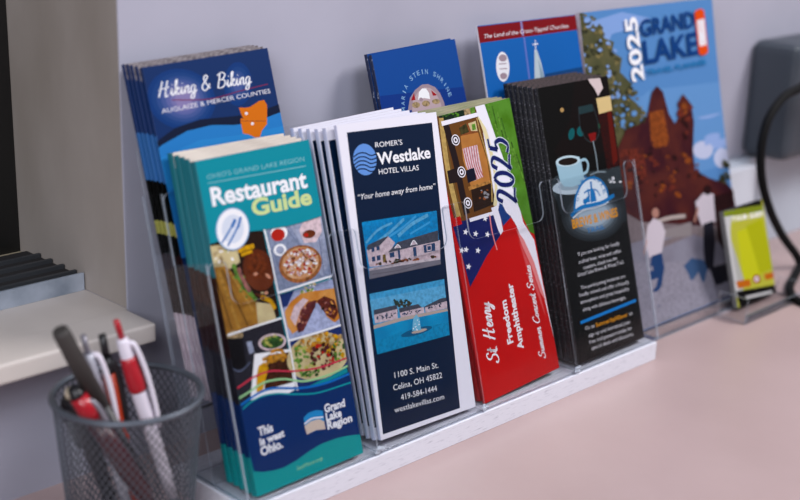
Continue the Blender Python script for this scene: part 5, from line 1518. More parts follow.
TILT = 0.268674; SN = math.sin(TILT); CS = math.cos(TILT); TN = SN/CS
PITCH = 0.114815
ZC = -0.021          # counter top
ZB = -0.0042         # top of the riser board
YW = 0.135           # wall face
XJ = -0.0079         # window jamb face

# ---------------------------------------------------------------- materials
def lin(h):
    o = []
    for i in (0, 2, 4):
        v = int(h[i:i+2], 16)/255
        o.append(v/12.92 if v <= .04045 else ((v+.055)/1.055)**2.4)
    return (*o, 1)
MATS = {}
def mat(name, col, rough=.5, metal=0., spec=.5, noise=None, coat=0.):
    if name in MATS: return MATS[name]
    m = bpy.data.materials.new(name); m.use_nodes = True; nt = m.node_tree; b = nt.nodes['Principled BSDF']
    c = lin(col) if isinstance(col, str) else col
    b.inputs['Base Color'].default_value = c
    b.inputs['Roughness'].default_value = rough; b.inputs['Metallic'].default_value = metal
    b.inputs['Specular IOR Level'].default_value = spec; b.inputs['Coat Weight'].default_value = coat
    if noise:    # (second colour, scale, lo, hi, stretch xyz)
        c2, sc, lo, hi, st = noise
        tc = nt.nodes.new('ShaderNodeTexCoord'); mp = nt.nodes.new('ShaderNodeMapping'); n = nt.nodes.new('ShaderNodeTexNoise'); r = nt.nodes.new('ShaderNodeValToRGB')
        mp.inputs['Scale'].default_value = st; n.inputs['Scale'].default_value = sc; n.inputs['Detail'].default_value = 5
        r.color_ramp.elements[0].position = lo; r.color_ramp.elements[1].position = hi
        r.color_ramp.elements[0].color = c; r.color_ramp.elements[1].color = deep(c2) if name.startswith('ink_') else lin(c2)
        nt.links.new(tc.outputs['Object'], mp.inputs[0]); nt.links.new(mp.outputs[0], n.inputs['Vector']); nt.links.new(n.outputs[0], r.inputs[0]); nt.links.new(r.outputs[0], b.inputs['Base Color'])
    MATS[name] = m
    return m
INKN = {'grass':('47761f',60),'bun':('6e3824',40),'crust2':('e0b890',120),'barnp':('a87040',90),'shred':('ba1218',15),'rustd':('3a1820',30),'tree':('4a4c34',50),
        'fries':('8a6030',80),'road':('6c6974',60),'water':('1a98c8',50),'cream':('c2b088',90),'pave':('7c7886',30),'beef':('6a3434',150),'orangebun':('dca060',70)}
def deep(h, g=.80, sat=1.10):     # printed inks are a little deeper than they look on screen
    c = [x*g for x in lin(h)[:3]]; m = sum(c)/3
    return (*[max(0., m+(x-m)*sat-.003) for x in c], 1)
def ink(n):
    k = 'ink_'+n
    if k in MATS: return MATS[k]
    nz = INKN.get(n)
    if nz is None and n in PHOTO:      # photographs print with a fine mottle
        c = COL[n]; nz = (''.join('%02x' % int(int(c[i:i+2], 16)*PHOTO[n]) for i in (0, 2, 4)), 330)
    return mat(k, deep(COL[n], .86 if n in ('white', 'wht', 'paper') else .78), .5, spec=.14, noise=(nz[0], nz[1], .4, .65, (1, 1, 1)) if nz else None)
PHOTO = {k: .62 for k in 'tan fries2 lettuce lettucedk pinkm bun2 crust brownd friesc beef2 barn3 olive rust tree2 tree3 rust2 rustp rustk shrub treed grass2 grass3 beer'.split()}
PHOTO.update({k: .85 for k in 'bluegrey bluegrey2 blueplate blueplate2 pinkw charcoal yellow roofd wallp skyb skyb2 skyc water2 pave2 pave3 kerb dark boat barn2'.split()})
def bump(m, scale, strength, dist=.001):
    nt = m.node_tree; b = nt.nodes['Principled BSDF']; n = nt.nodes.new('ShaderNodeTexNoise'); n.inputs['Scale'].default_value = scale; n.inputs['Detail'].default_value = 6
    tc = nt.nodes.new('ShaderNodeTexCoord'); bp = nt.nodes.new('ShaderNodeBump'); bp.inputs['Strength'].default_value = strength; bp.inputs['Distance'].default_value = dist
    nt.links.new(tc.outputs['Object'], n.inputs['Vector']); nt.links.new(n.outputs[0], bp.inputs['Height']); nt.links.new(bp.outputs[0], b.inputs['Normal'])
def acrylic(name, tint, edge=0., rough=.03, gl=1.0):
    m = bpy.data.materials.new(name); m.use_nodes = True; nt = m.node_tree; nt.nodes.clear()
    out = nt.nodes.new('ShaderNodeOutputMaterial'); tr = nt.nodes.new('ShaderNodeBsdfTransparent'); g = nt.nodes.new('ShaderNodeBsdfGlossy')
    tr.inputs[0].default_value = tint; g.inputs['Roughness'].default_value = rough; g.inputs[0].default_value = (.95, .97, 1, 1)
    fr = nt.nodes.new('ShaderNodeLayerWeight'); fr.inputs['Blend'].default_value = .12
    mu = nt.nodes.new('ShaderNodeMath'); mu.operation = 'MULTIPLY'; mu.inputs[1].default_value = gl
    mx = nt.nodes.new('ShaderNodeMixShader'); nt.links.new(fr.outputs['Fresnel'], mu.inputs[0]); nt.links.new(mu.outputs[0], mx.inputs[0]); nt.links.new(tr.outputs[0], mx.inputs[1]); nt.links.new(g.outputs[0], mx.inputs[2])
    last = mx
    if edge:
        d = nt.nodes.new('ShaderNodeBsdfPrincipled'); d.inputs['Base Color'].default_value = (.78, .84, .95, 1); d.inputs['Roughness'].default_value = .15
        m2 = nt.nodes.new('ShaderNodeMixShader'); m2.inputs[0].default_value = edge; nt.links.new(mx.outputs[0], m2.inputs[1]); nt.links.new(d.outputs[0], m2.inputs[2]); last = m2
    nt.links.new(last.outputs[0], out.inputs[0])
    return m
ACR = acrylic('clear_acrylic', (.965, .97, .975, 1)); ACF = acrylic('acrylic_cut_edge', (.55, .6, .66, 1), .5, .08); ACE = acrylic('acrylic_edge', (.86, .89, .93, 1), .20, .1)

# ---------------------------------------------------------------- helpers
def obj(name, bm, mats, parent=None, M=None, smooth=False):
    me = bpy.data.meshes.new(name)
    if smooth:
        for f in bm.faces: f.smooth = True
    bm.to_mesh(me); bm.free()
    for m in (mats if isinstance(mats, (list, tuple)) else [mats]): me.materials.append(m)
    o = bpy.data.objects.new(name, me); C.objects.link(o)
    if parent is not None: o.parent = parent
    if M is not None: o.matrix_world = M if parent is None else M
    return o
def tag(o, label, cat, group=None):
    o['label'] = label; o['category'] = cat
    if group: o['group'] = group
    return o
def struct(o): o['kind'] = 'structure'; return o
def empty(name, loc):
    o = bpy.data.objects.new(name, None); C.objects.link(o); o.location = loc; o.empty_display_size = .02
    return o
def box(bm, a, b, mi=0, bev=0.):
    vs = [bm.verts.new((x, y, z)) for x in (a[0], b[0]) for y in (a[1], b[1]) for z in (a[2], b[2])]
    fs = []
    for q in ((0,1,3,2),(4,6,7,5),(0,4,5,1),(2,3,7,6),(0,2,6,4),(1,5,7,3)):
        f = bm.faces.new([vs[i] for i in q]); f.material_index = mi; fs.append(f)
    if bev:
        es = {e for f in fs for e in f.edges}
        bmesh.ops.bevel(bm, geom=list(es), offset=bev, segments=3, affect='EDGES', profile=.6)
    return vs
def extrude_poly(bm, pts, f0, f1, mface=0, medge=1):
    """pts 2-D outline; f0/f1 map (u,v) -> 3-D on the two faces"""
    A = [bm.verts.new(f0(*p)) for p in pts]; B = [bm.verts.new(f1(*p)) for p in pts]
    n = len(pts)
    fa = bm.faces.new(A); fb = bm.faces.new(B[::-1]); fa.material_index = fb.material_index = mface
    for i in range(n):
        f = bm.faces.new([A[i], B[i], B[(i+1) % n], A[(i+1) % n]]); f.material_index = medge
    bmesh.ops.triangulate(bm, faces=[fa, fb])
    bmesh.ops.recalc_face_normals(bm, faces=bm.faces)
def tube(bm, pts, rad, seg=10, mi=0, closed=False):
    n = len(pts); P = [Vector(p) for p in pts]; rings = []
    up = Vector((0.13, .21, .97)).normalized()
    for i in range(n):
        a = P[(i-1) % n] if (closed or i > 0) else P[i]; b = P[(i+1) % n] if (closed or i < n-1) else P[i]
        t = (b-a).normalized(); u = t.cross(up)
        if u.length < 1e-3: u = t.cross(Vector((1, 0, 0)))
        u.normalize(); w = t.cross(u); r = rad[i] if isinstance(rad, (list, tuple)) else rad
        rings.append([bm.verts.new(P[i]+(u*math.cos(2*math.pi*k/seg)+w*math.sin(2*math.pi*k/seg))*r) for k in range(seg)])
    for i in range(n if closed else n-1):
        A, B = rings[i], rings[(i+1) % n]
        for k in range(seg):
            f = bm.faces.new([A[k], A[(k+1) % seg], B[(k+1) % seg], B[k]]); f.material_index = mi; f.smooth = True
    if not closed:
        for rg in (rings[0][::-1], rings[-1]):
            f = bm.faces.new(rg); f.material_index = mi
def catmull(pts, n=6, closed=False):
    P = [Vector(p) for p in pts]; out = []; m = len(P)
    for i in range(m if closed else m-1):
        g = (lambda j: P[j % m]) if closed else (lambda j: P[min(max(j, 0), m-1)])
        a, b, c, d = g(i-1), g(i), g(i+1), g(i+2)
        for k in range(n):
            u = k/n; out.append(.5*((2*b)+(-a+c)*u+(2*a-5*b+4*c-d)*u*u+(-a+3*b-3*c+d)*u**3))
    if not closed: out.append(P[-1])
    return out
# in-plane frame -> matrix.  local x along the cover, y up the cover, z towards the reader
def frame(x0, v0, d, rot):
    ex = Vector((1, 0, 0)); ey = Vector((0, SN, CS)); n = Vector((0, -CS, SN))
    X = ex*math.cos(rot)+ey*math.sin(rot); Y = ey*math.cos(rot)-ex*math.sin(rot)
    M = Matrix(((X.x, Y.x, n.x, x0), (X.y, Y.y, n.y, v0*SN+d*CS), (X.z, Y.z, n.z, v0*CS-d*SN), (0, 0, 0, 1)))
    return M
# ---------------------------------------------------------------- printed covers
def clip(pts, w, h):
    for ax, lim, s in ((0, 0, 1), (0, w, -1), (1, 0, 1), (1, h, -1)):
        out = []
        for i in range(len(pts)):
            a, b = pts[i-1], pts[i]; ia = (a[ax]-lim)*s >= 0; ib = (b[ax]-lim)*s >= 0
            if ia != ib:
                k = (lim-a[ax])/(b[ax]-a[ax]); out.append((a[0]+(b[0]-a[0])*k, a[1]+(b[1]-a[1])*k))
            if ib: out.append(b)
        pts = out
        if len(pts) < 3: return []
    return pts
FC = {}
def glyphs(text, bold, res=3):
    k = (text, round(bold, 3))
    if k in FC: return FC[k]
    cu = bpy.data.curves.new('lettering', 'FONT'); cu.body = text; cu.size = 1; cu.offset = bold; cu.resolution_u = res; cu.fill_mode = 'FRONT'
    o = bpy.data.objects.new('lettering', cu); C.objects.link(o)
    bpy.context.view_layer.update()
    me = bpy.data.meshes.new_from_object(o.evaluated_get(bpy.context.evaluated_depsgraph_get()))
    vs = [(v.co.x, v.co.y) for v in me.vertices]; fs = [tuple(p.vertices) for p in me.polygons]
    bpy.data.objects.remove(o); bpy.data.curves.remove(cu); bpy.data.meshes.remove(me)
    FC[k] = (vs, fs); return FC[k]
CAP = None
def put_text(add, text, A, B, cap, bold, it, z):
    global CAP
    if CAP is None: CAP = max(v[1] for v in glyphs('H', 0)[0])
    vs, fs = glyphs(text, bold)
    if not vs: return
    x0 = min(v[0] for v in vs); x1 = max(v[0] for v in vs); L = math.hypot(B[0]-A[0], B[1]-A[1])
    sx = L/(x1-x0); sy = cap/CAP; d = ((B[0]-A[0])/L, (B[1]-A[1])/L)
    pts = []
    for x, y in vs:
        u = (x-x0)*sx + y*sy*it; w = y*sy
        pts.append((A[0]+u*d[0]-w*d[1], A[1]+u*d[1]+w*d[0]))
    add(pts, fs, z)
SCRIPT = {
'H': ([[(0,0),(.12,.5),(.22,1)],[(.52,1),(.43,.5),(.38,.05),(.44,-.02),(.55,.08)],[(.0,.46),(.3,.52),(.62,.58)]],.68),
'i': ([[(0,.1),(.09,.45),(.08,.2),(.12,0),(.22,.1)],[(.11,.68),(.13,.71)]],.22),
'k': ([[(0,.1),(.15,.7),(.18,.95),(.1,.9),(.08,.5),(.08,0)],[(.08,.22),(.2,.47),(.28,.4),(.12,.24)],[(.13,.24),(.24,.02),(.36,.1)]],.36),
'n': ([[(0,.1),(.08,.45),(.08,0)],[(.08,.25),(.2,.47),(.27,.4),(.25,.1),(.3,0),(.4,.1)]],.39),
'g': ([[(.28,.42),(.15,.47),(.03,.3),(.06,.05),(.18,.03),(.28,.42)],[(.28,.42),(.26,0),(.18,-.36),(.02,-.33),(.1,-.12),(.4,.1)]],.39),
'B': ([[(.06,0),(.13,.5),(.2,1)],[(.02,.85),(.3,1.02),(.5,.85),(.38,.6),(.16,.53)],[(.16,.53),(.45,.5),(.5,.22),(.3,0),(.02,.04)]],.6),
'&': ([[(.5,.08),(.3,.35),(.12,.75),(.22,.98),(.34,.85),(.2,.6),(.02,.3),(.1,.02),(.3,.05),(.48,.4)]],.62),
'S': ([[(.5,.8),(.4,1),(.2,.9),(.18,.65),(.4,.45),(.42,.15),(.2,-.02),(0,.1),(.05,.25)]],.56),
't': ([[(0,.1),(.1,.5),(.14,.88),(.1,.3),(.13,0),(.25,.1)],[(-.02,.55),(.25,.6)]],.25),
'e': ([[(0,.15),(.15,.25),(.22,.4),(.13,.48),(.04,.25),(.12,.01),(.3,.12)]],.3),
'r': ([[(0,.1),(.06,.4),(.1,.5),(.2,.43),(.18,.1),(.22,0),(.32,.1)]],.31),
'y': ([[(0,.1),(.05,.45),(.07,.1),(.18,.05),(.28,.45),(.22,-.1),(.1,-.38),(0,-.3),(.15,-.08),(.38,.1)]],.37),
'u': ([[(0,.1),(.05,.45),(.06,.08),(.17,.04),(.27,.45),(.27,.05),(.38,.1)]],.37),
'm': ([[(0,.1),(.06,.45),(.06,0)],[(.06,.25),(.16,.47),(.21,.3),(.2,0)],[(.2,.25),(.3,.47),(.36,.35),(.36,.05),(.48,.1)]],.48),
'C': ([[(.5,.8),(.42,.98),(.2,.85),(.05,.4),(.15,.02),(.35,.02),(.5,.2)]],.54),
'o': ([[(.15,.46),(.03,.3),(.06,.05),(.18,.03),(.25,.25),(.17,.45),(.22,.35),(.34,.38)]],.34),
'c': ([[(.22,.4),(.12,.47),(.03,.25),(.1,.02),(.28,.12)]],.28),
's': ([[(0,.1),(.14,.48),(.2,.2),(.1,0),(.02,.08)],[(.12,.02),(.28,.1)]],.28),
'2': ([[(.06,.75),(.2,1),(.42,.88),(.3,.5),(0,.02)],[(0,.02),(.2,.08),(.5,0)]],.56),
'0': ([[(.28,1),(.08,.7),(.06,.2),(.24,0),(.44,.35),(.44,.8),(.28,1)]],.56),
'5': ([[(.5,1),(.2,.98)],[(.2,.98),(.12,.58)],[(.12,.58),(.35,.64),(.44,.32),(.25,0),(0,.1)]],.56),
'.': ([[(.04,.02),(.07,.05)]],.18), ' ': ([], .3)}
def put_script(add, text, A, B, cap, wt, z, shear=.3):
    n = sum(SCRIPT[c][1] for c in text); L = math.hypot(B[0]-A[0], B[1]-A[1]); sx = L/n; d = ((B[0]-A[0])/L, (B[1]-A[1])/L); x = 0
    for c in text:
        for st_ in SCRIPT[c][0]:
            P = [Vector(((x+u)*sx+v*cap*shear, v*cap, 0)) for u, v in st_]; P = catmull(P, 5) if len(P) > 2 else P
            L_, R_ = [], []
            for i in range(len(P)):
                t = P[min(i+1, len(P)-1)]-P[max(i-1, 0)]
                if t.length < 1e-6: t = Vector((1, 0, 0))
                t.normalize(); nn = Vector((-t.y, t.x, 0))*wt*cap*(.55+.45*abs(t.y)); L_.append(P[i]+nn); R_.append(P[i]-nn)
            pts = [(A[0]+q.x*d[0]-q.y*d[1], A[1]+q.x*d[1]+q.y*d[0]) for q in L_+R_]; m = len(P)
            add(pts, [(i, i+1, m+i+1, m+i) for i in range(m-1)], z)
        x += SCRIPT[c][1]
def print_mesh(key, w, h, base, f=None, step=1.6e-6):
    """one mesh holding everything printed on a cover; coordinates in mm"""
    bm = bmesh.new(); mats = [ink(base) if isinstance(base, str) else base]; idx = {}
    w *= 1000; h *= 1000
    if f is None: f = lambda a, b, c: (a/1000, b/1000, c)
    def mi(c):
        if c not in idx: idx[c] = len(mats); mats.append(ink(c))
        return idx[c]
    cur = [0]
    curved = f(0, 0, 0)[0] != 0 or f(0, 100, 0)[1] != .1
    def slices(b2, z):
        y = 15.
        while y < h:
            bmesh.ops.bisect_plane(b2, geom=list(b2.verts)+list(b2.edges)+list(b2.faces), plane_co=(0, y, 0), plane_no=(0, 1, 0)); y += 15.
        b2.verts.index_update(); add0([(v.co.x, v.co.y) for v in b2.verts], [tuple(v.index for v in fc.verts) for fc in b2.faces], z); b2.free()
    def add(pts, fs, z):
        if not curved: return add0(pts, fs, z)
        b2 = bmesh.new(); V = [b2.verts.new((p[0], p[1], 0)) for p in pts]
        for q in fs:
            try: b2.faces.new([V[i] for i in q])
            except ValueError: pass
        slices(b2, z)
    def add0(pts, fs, z):
        V = [bm.verts.new(f(p[0], p[1], z)) for p in pts]
        for q in fs:
            try: bm.faces.new([V[i] for i in q]).material_index = cur[0]
            except ValueError: pass
    def poly(pts, z):
        pts = clip(pts, w, h)
        q = []
        for p in pts:
            if not q or math.hypot(p[0]-q[-1][0], p[1]-q[-1][1]) > .01: q.append(p)
        if len(q) > 2 and math.hypot(q[0][0]-q[-1][0], q[0][1]-q[-1][1]) < .01: q.pop()
        if len(q) < 3: return
        add(q, [tuple(range(len(q)))], z)
    z = 3e-5 if curved else 1.6e-5
    for s in PR.get(key, []):
        k, c = s[0], s[1]; cur[0] = mi(c); z += step
        if k == 'P': poly([(s[i], s[i+1]) for i in range(2, len(s), 2)], z)
        elif k == 'E':
            cx, cy, ax, ay, bx, by = s[2:]; n = 28 if math.hypot(ax, ay) > 3 else 9
            poly([(cx+ax*math.cos(t)+bx*math.sin(t), cy+ay*math.cos(t)+by*math.sin(t)) for t in (2*math.pi*i/n for i in range(n))], z)
        elif k == 'L':
            wd = s[2]/2; P = [(s[i], s[i+1], 0) for i in range(3, len(s), 2)]; P = catmull(P, 6) if len(P) > 2 else [Vector(p) for p in P]
            Lf, Rt = [], []
            for i in range(len(P)):
                t = P[min(i+1, len(P)-1)]-P[max(i-1, 0)]; t.normalize(); nn = Vector((-t.y, t.x, 0))*wd
                Lf.append(P[i]+nn); Rt.append(P[i]-nn)
            for i in range(len(P)-1):
                poly([(q.x, q.y) for q in (Lf[i], Lf[i+1], Rt[i+1], Rt[i])], z)
        elif k == 'T': put_text(add, s[2], (s[3], s[4]), (s[5], s[6]), s[7], s[8], s[9], z)
        elif k == 'S': put_script(add, s[2], (s[3], s[4]), (s[5], s[6]), s[7], s[8], z, s[9])
        elif k == 'A':
            tx, cx, cy, rr, a0, a1, cap = s[2:]; n = len(tx)
            for i, ch in enumerate(tx):
                if ch == ' ': continue
                a = math.radians(a0+(a1-a0)*(i+.5)/n); px, py = cx+rr*math.cos(a), cy+rr*math.sin(a); dx, dy = math.sin(a), -math.cos(a); hw = cap*(.42 if ch not in 'I' else .12)
                put_text(add, ch, (px-dx*hw, py-dy*hw), (px+dx*hw, py+dy*hw), cap, .01, 0, z)
    return bm, mats
# ---------------------------------------------------------------- folded leaflets
PAPER = mat('paper_edge', 'd2c8be', .8, noise=('b8aca2', 120, .4, .7, (.3, 1, 1)))
WPAPER = mat('white_paper_edge', 'c6bac2', .75, noise=('b2a6b2', 120, .4, .7, (.3, 1, 1)))
def body(w, h, th, front, top, side, whole=True):
    """side = list of (b0, b1, material) fractions from bottom to top on the two folded long edges"""
    bm = bmesh.new(); mats = [front, top]; bs = sorted({0., .955, 1.} | {s[1] for s in side} | {s[0] for s in side})
    def mi(m):
        if m not in mats: mats.append(m)
        return mats.index(m)
    nf = 5
    def ring(b):   # outline with a softly rounded fold on each long edge
        r = th/2; q4 = .25; o = []
        for k in range(nf+1):
            a = math.pi/2+math.pi*k/nf; o.append((r*q4+r*q4*math.cos(a), -r+r*math.sin(a)))
        for k in range(nf+1):
            a = -math.pi/2+math.pi*k/nf; o.append((w-r*q4+r*q4*math.cos(a), -r+r*math.sin(a)))
        return [bm.verts.new((x, b, z)) for x, z in o]
    rings = [ring(b*h) for b in bs]; n = len(rings[0])
    for j in range(len(bs)-1):
        m = front
        for b0, b1, sm in side:
            if b0 <= (bs[j]+bs[j+1])/2 <= b1: m = sm
        for k in range(n):
            f = bm.faces.new([rings[j][k], rings[j][(k+1) % n], rings[j+1][(k+1) % n], rings[j+1][k]])
            f.material_index = (0 if j == len(bs)-2 or whole else mi(m)) if k == n-1 else mi(m)
    bm.faces.new(rings[0]).material_index = 1; bm.faces.new(rings[-1][::-1]).material_index = 1
    bmesh.ops.recalc_face_normals(bm, faces=bm.faces)
    return bm, mats
def leaflet(name, fr, w, h, th, front, top, side, key=None, base=None):
    M = frame(*fr)
    bm, mats = body(w, h, th, front, top, side)
    o = obj(name, bm, mats, None, M)
    if key:
        bm, mats = print_mesh(key, w, h, base or front)
        # the cover sheet itself
        vs = [bm.verts.new(q) for q in ((.0006, .0003, 6e-6), (w-.0006, .0003, 6e-6), (w-.0006, h-.0003, 6e-6), (.0006, h-.0003, 6e-6))]
        bm.faces.new(vs).material_index = 0
        c = obj('front_cover', bm, mats); c.parent = o
    return o
def copy_thing(o, M, label, group):
    c = o.copy(); C.objects.link(c); c.matrix_world = M; c['label'] = label; c['category'] = 'brochure'; c['group'] = group
    return c
def stack(name, key, n, pitch, th, front, top, side, lab_front, lab_back, group, base=None, jit=.0005, keep=False, up=.4, th2=None, backfront=None, dx=0.):
    x0, v0, d, rot, w, h = FR[key]
    o = leaflet(name, (x0, v0, d, rot), w, h, th, front, top, side, key, base); tag(o, lab_front, 'brochure')
    src = None
    for i in range(1, n):
        dd = i*pitch; r2 = rot if keep else rot*(1-i/n*.8)
        r2 += R.uniform(-.0015, .0015)
        low = w*math.sin(r2) if r2 < 0 else 0
        low0 = w*math.sin(rot) if rot < 0 else 0
        vv = v0+low0-low+dd*TN; xx = x0+R.uniform(-jit, jit)+dx*i
        k = (h-dd*TN*(1-up)+R.uniform(-jit, jit))/h
        M = frame(xx, vv, d+dd, r2) @ Matrix.Diagonal((1, k, 1, 1))
        if src is None:
            bm, mats = body(w, h, th2 or th, backfront or front, top, side, backfront is None)
            src = obj(name, bm, mats, None, M); tag(src, lab_back, 'brochure', group)
        else: copy_thing(src, M, lab_back, group)
    return o
m_ = lambda n: ink(n)
stack('restaurant_brochure', 'rg', 5, .0064, .0061, ink('teal'), PAPER,
      [(0, .12, ink('teal2')), (.12, .28, ink('navy')), (.28, .42, ink('charcoal')), (.42, .56, ink('rustk')), (.56, .66, ink('brownd')), (.66, 1, mat('teal_fold', '1c7480', .45))],
      'teal restaurant guide brochure with food photos, front of the leftmost lower pocket', 'teal restaurant guide brochures seen edge-on behind the front one', 'restaurant guide brochures in the left pocket', backfront=PAPER, up=1.1)
# hotel leaflets fan out, each one behind shows a strip of its navy cover
def hotel_back(w, h):
    bm = bmesh.new()
    for a in (((.0006, .0003), (w-.0006, .0003), (w-.0006, h-.0003), (.0006, h-.0003)),): bm.faces.new([bm.verts.new((x, y, 6e-6)) for x, y in a]).material_index = 0
    bm.faces.new([bm.verts.new((x, y, 1.2e-5)) for x, y in ((.0013, .009), (w-.008, .009), (w-.008, h-.009), (.0013, h-.009))]).material_index = 1
    return bm
x0, v0, d0, rot, w, h = FR['vi']
LAV = mat('white_fold', 'cfcfe6', .6)
o = leaflet('hotel_brochure', (x0, v0, d0, rot), w, h, .0030, ink('wht'), WPAPER, [(0, 1, LAV)], 'vi', 'wht')
tag(o, 'white bordered navy hotel villas brochure with two photos, front of its stack', 'brochure')
src = None
for i in range(1, 6):
    dd = i*.0062; r2 = rot+.012+.045*i/5; low = min(0., w*math.sin(r2))
    M = frame(x0-.0002*i, .0002-low+dd*TN, dd, r2) @ Matrix.Diagonal((1, (h-dd*TN*.35)/h, 1, 1))
    if src is None:
        bm, mats = body(w, h, .0040, ink('wht'), WPAPER, [(0, 1, LAV)]); src = obj('hotel_brochure', bm, mats, None, M)
        cv = obj('front_cover', hotel_back(w, h), [ink('wht'), ink('vnavy')]); cv.parent = src
        tag(src, 'white edged hotel villas brochures fanned out behind the front one', 'brochure', 'hotel villas brochures')
    else:
        c = copy_thing(src, M, src['label'], src['group']); c2 = cv.copy(); C.objects.link(c2); c2.parent = c
stack('concert_brochure', 'sh', 6, .0054, .0026, ink('shred'), mat('green_paper_edge', 'a09880', .8, noise=('788058', 150, .4, .7, (.3, 1, 1))),
      [(0, .5, ink('shred')), (.5, .66, ink('shnavy')), (.66, 1, ink('wht'))],
      'red concert series brochure with starry flag and 2025 on green grass, front of its pocket', 'concert series brochures stacked behind the red one, only top edges showing', 'concert series brochures', base='shred', backfront=MATS['green_paper_edge'], th2=.0053, up=.8)
BLK = mat('black_fold', '121216', .55, noise=('8e8e98', 600, .59, .74, (1, 1, 1)))
stack('trail_brochure', 'co', 7, .0054, .0051, ink('black2'), mat('dark_paper_edge', '4a3a3c', .7, noise=('2a2224', 250, .4, .6, (1, 1, 1))), [(0, 1, BLK)],
      'black brews and wines trail brochure with coffee cup and wine glass, front of rightmost pocket', 'black trail brochures packed behind the front one, speckled edges showing', 'black brews and wines trail brochures', base='black2', backfront=MATS['dark_paper_edge'], up=.9)
stack('hiking_brochure', 'hi', 5, .0034, .0031, ink('hikeblue') if 'hikeblue' in COL else mat('hike_blue', '06285a', .5, spec=.14), mat('grey_paper_edge', '8c8488', .8, noise=('5c5458', 250, .4, .6, (1, 1, 1))),
      [(0, .26, mat('pale_pages', 'd8c8d0', .8, noise=('b09ca8', 60, .4, .6, (1, 1, 6)))), (.26, .44, ink('rustk')), (.44, .5, ink('black2')), (.5, .54, ink('yellowgreen')), (.54, .66, ink('black2')), (.66, .8, mat('lake_fold', '2a62a0', .45)), (.8, 1, mat('hike_fold', '0e2c60', .45))],
      'dark blue hiking and biking brochure with orange state map, raised pocket behind the restaurant guides', 'dark blue hiking brochures seen edge-on behind the front one', 'hiking brochures in the raised left pocket', base=MATS.get('hike_blue'), dx=-.0012, keep=True, up=1.3, th2=.00338, backfront=MATS['grey_paper_edge'])
MSB = mat('royal_blue', '033f88', .5, spec=.14); EDGE = mat('royal_edge', '0a1c44', .5, noise=('c0c8d8', 300, .6, .7, (1, 1, 1)))
stack('shrine_brochure', 'ms', 2, .0050, .0036, MSB, EDGE, [(0, 1, EDGE)], 'royal blue shrine brochure with arched pink emblem, leaning in the raised pocket at centre',
      'blue shrine brochures peeking out behind the one with the emblem', 'blue shrine brochures', base=MSB, keep=True, up=.8)
FR['rb'] = (FR['rb'][0], .2170, .044, 0., .131, .0750)
RBB = mat('postcard_blue', '0656a0', .5, spec=.14)
for s in PR['rb']:      # that card starts higher up than the traced frame
    off = 64.5
    if s[0] in 'P':
        for i in range(3, len(s), 2): s[i] -= off
    elif s[0] == 'E': s[3] -= off
    elif s[0] == 'L':
        for i in range(4, len(s), 2): s[i] -= off
    elif s[0] == 'T': s[4] -= off; s[6] -= off
x0, v0, d0, rot, w, h = FR['rb']
tag(leaflet('church_brochure', (x0, v0, d0, rot), w, h, .0022, RBB, ink('wht'), [(0, 1, ink('wht'))], 'rb', RBB), 'bright blue churches brochure with maroon title band and white steeple', 'brochure')

# ---------------------------------------------------------------- travel magazine (bends forward at its foot)
def magf(a, b, c=0.):
    s = b/300.; y = .038+.084*max(s, 0)**.75; z = -.018+.2885*s
    return (.4705+a/1000, y-c*.96, z+c*.26)
bm, mats = print_mesh('mg', .2165, .30, mat('magazine_sky', '4c7cb2', .5, spec=.14), magf, 4e-6)
N = 20
rows = [[bm.verts.new(magf(a, 300.*j/N, 1.6e-5)) for a in (0, 216.5)] for j in range(N+1)]
for j in range(N): bm.faces.new([rows[j][0], rows[j][1], rows[j+1][1], rows[j+1][0]]).material_index = 0
cover_bm, cover_mats = bm, mats
bm = bmesh.new()
F = [[bm.verts.new(magf(a, 300.*j/N, c)) for a, c in ((0, 0), (216.5, 0), (216.5, -.005), (0, -.005))] for j in range(N+1)]
for j in range(N):
    for k in range(4): bm.faces.new([F[j][k], F[j][(k+1) % 4], F[j+1][(k+1) % 4], F[j+1][k]])
bm.faces.new(F[0]); bm.faces.new(F[-1][::-1]); bmesh.ops.recalc_face_normals(bm, faces=bm.faces)
mg = obj('travel_magazine', bm, [WPAPER]); tag(mg, 'tall sky blue travel planner magazine leaning on the wall behind the black brochures', 'magazine')
obj('front_cover', cover_bm, cover_mats, mg)

# ---------------------------------------------------------------- two-tier acrylic holder
XL, XR = -.0085, PITCH*4-.0052
hold = empty('brochure_holder', ((XL+XR)/2, .03, ZB))
tag(hold, 'clear acrylic two-tier brochure holder with four pockets standing on the white board', 'brochure holder')
def ch(name, bm, mats=(None,)):
    mats = [ACR, ACE] if mats == (None,) else mats
    o = obj(name, bm, mats); o.parent = hold; o.matrix_parent_inverse = Matrix.Translation(-hold.location); return o
def T3(x, v, d): return (x, v*SN+d*CS, v*CS-d*SN)
def sheet(bm, pts, d, th):
    extrude_poly(bm, pts, lambda a, b: T3(a, b, d), lambda a, b: T3(a, b, d+th))
def arc(cx, cy, r, a0, a1, n=6): return [(cx+r*math.cos(math.radians(a0+(a1-a0)*i/n)), cy+r*math.sin(math.radians(a0+(a1-a0)*i/n))) for i in range(n+1)]
def pocket_outline(top, cut, vb):
    P = [(XR, vb)]; P += arc(XR-.006, top-.006, .006, 0, 90)
    for k in (3, 2, 1, 0):
        a = k*PITCH-.0065+.0125; b = (k+1)*PITCH-.0065-.0125
        P += arc(b+.004, top-.004, .004, 90, 180); P += arc(b-.008, top-cut+.008, .008, 0, -90)
        P += arc(a+.008, top-cut+.008, .008, -90, -180); P += arc(a-.004, top-.004, .004, 0, 90)
    P += arc(XL+.006, top-.006, .006, 90, 180); P += [(XL, vb)]
    return P
def vfloor(d): return d*TN-.0028/CS
bm = bmesh.new(); sheet(bm, pocket_outline(.158, .031, vfloor(-.0032)), -.0032, .0014); ch('front_panel', bm, [ACR, ACF])
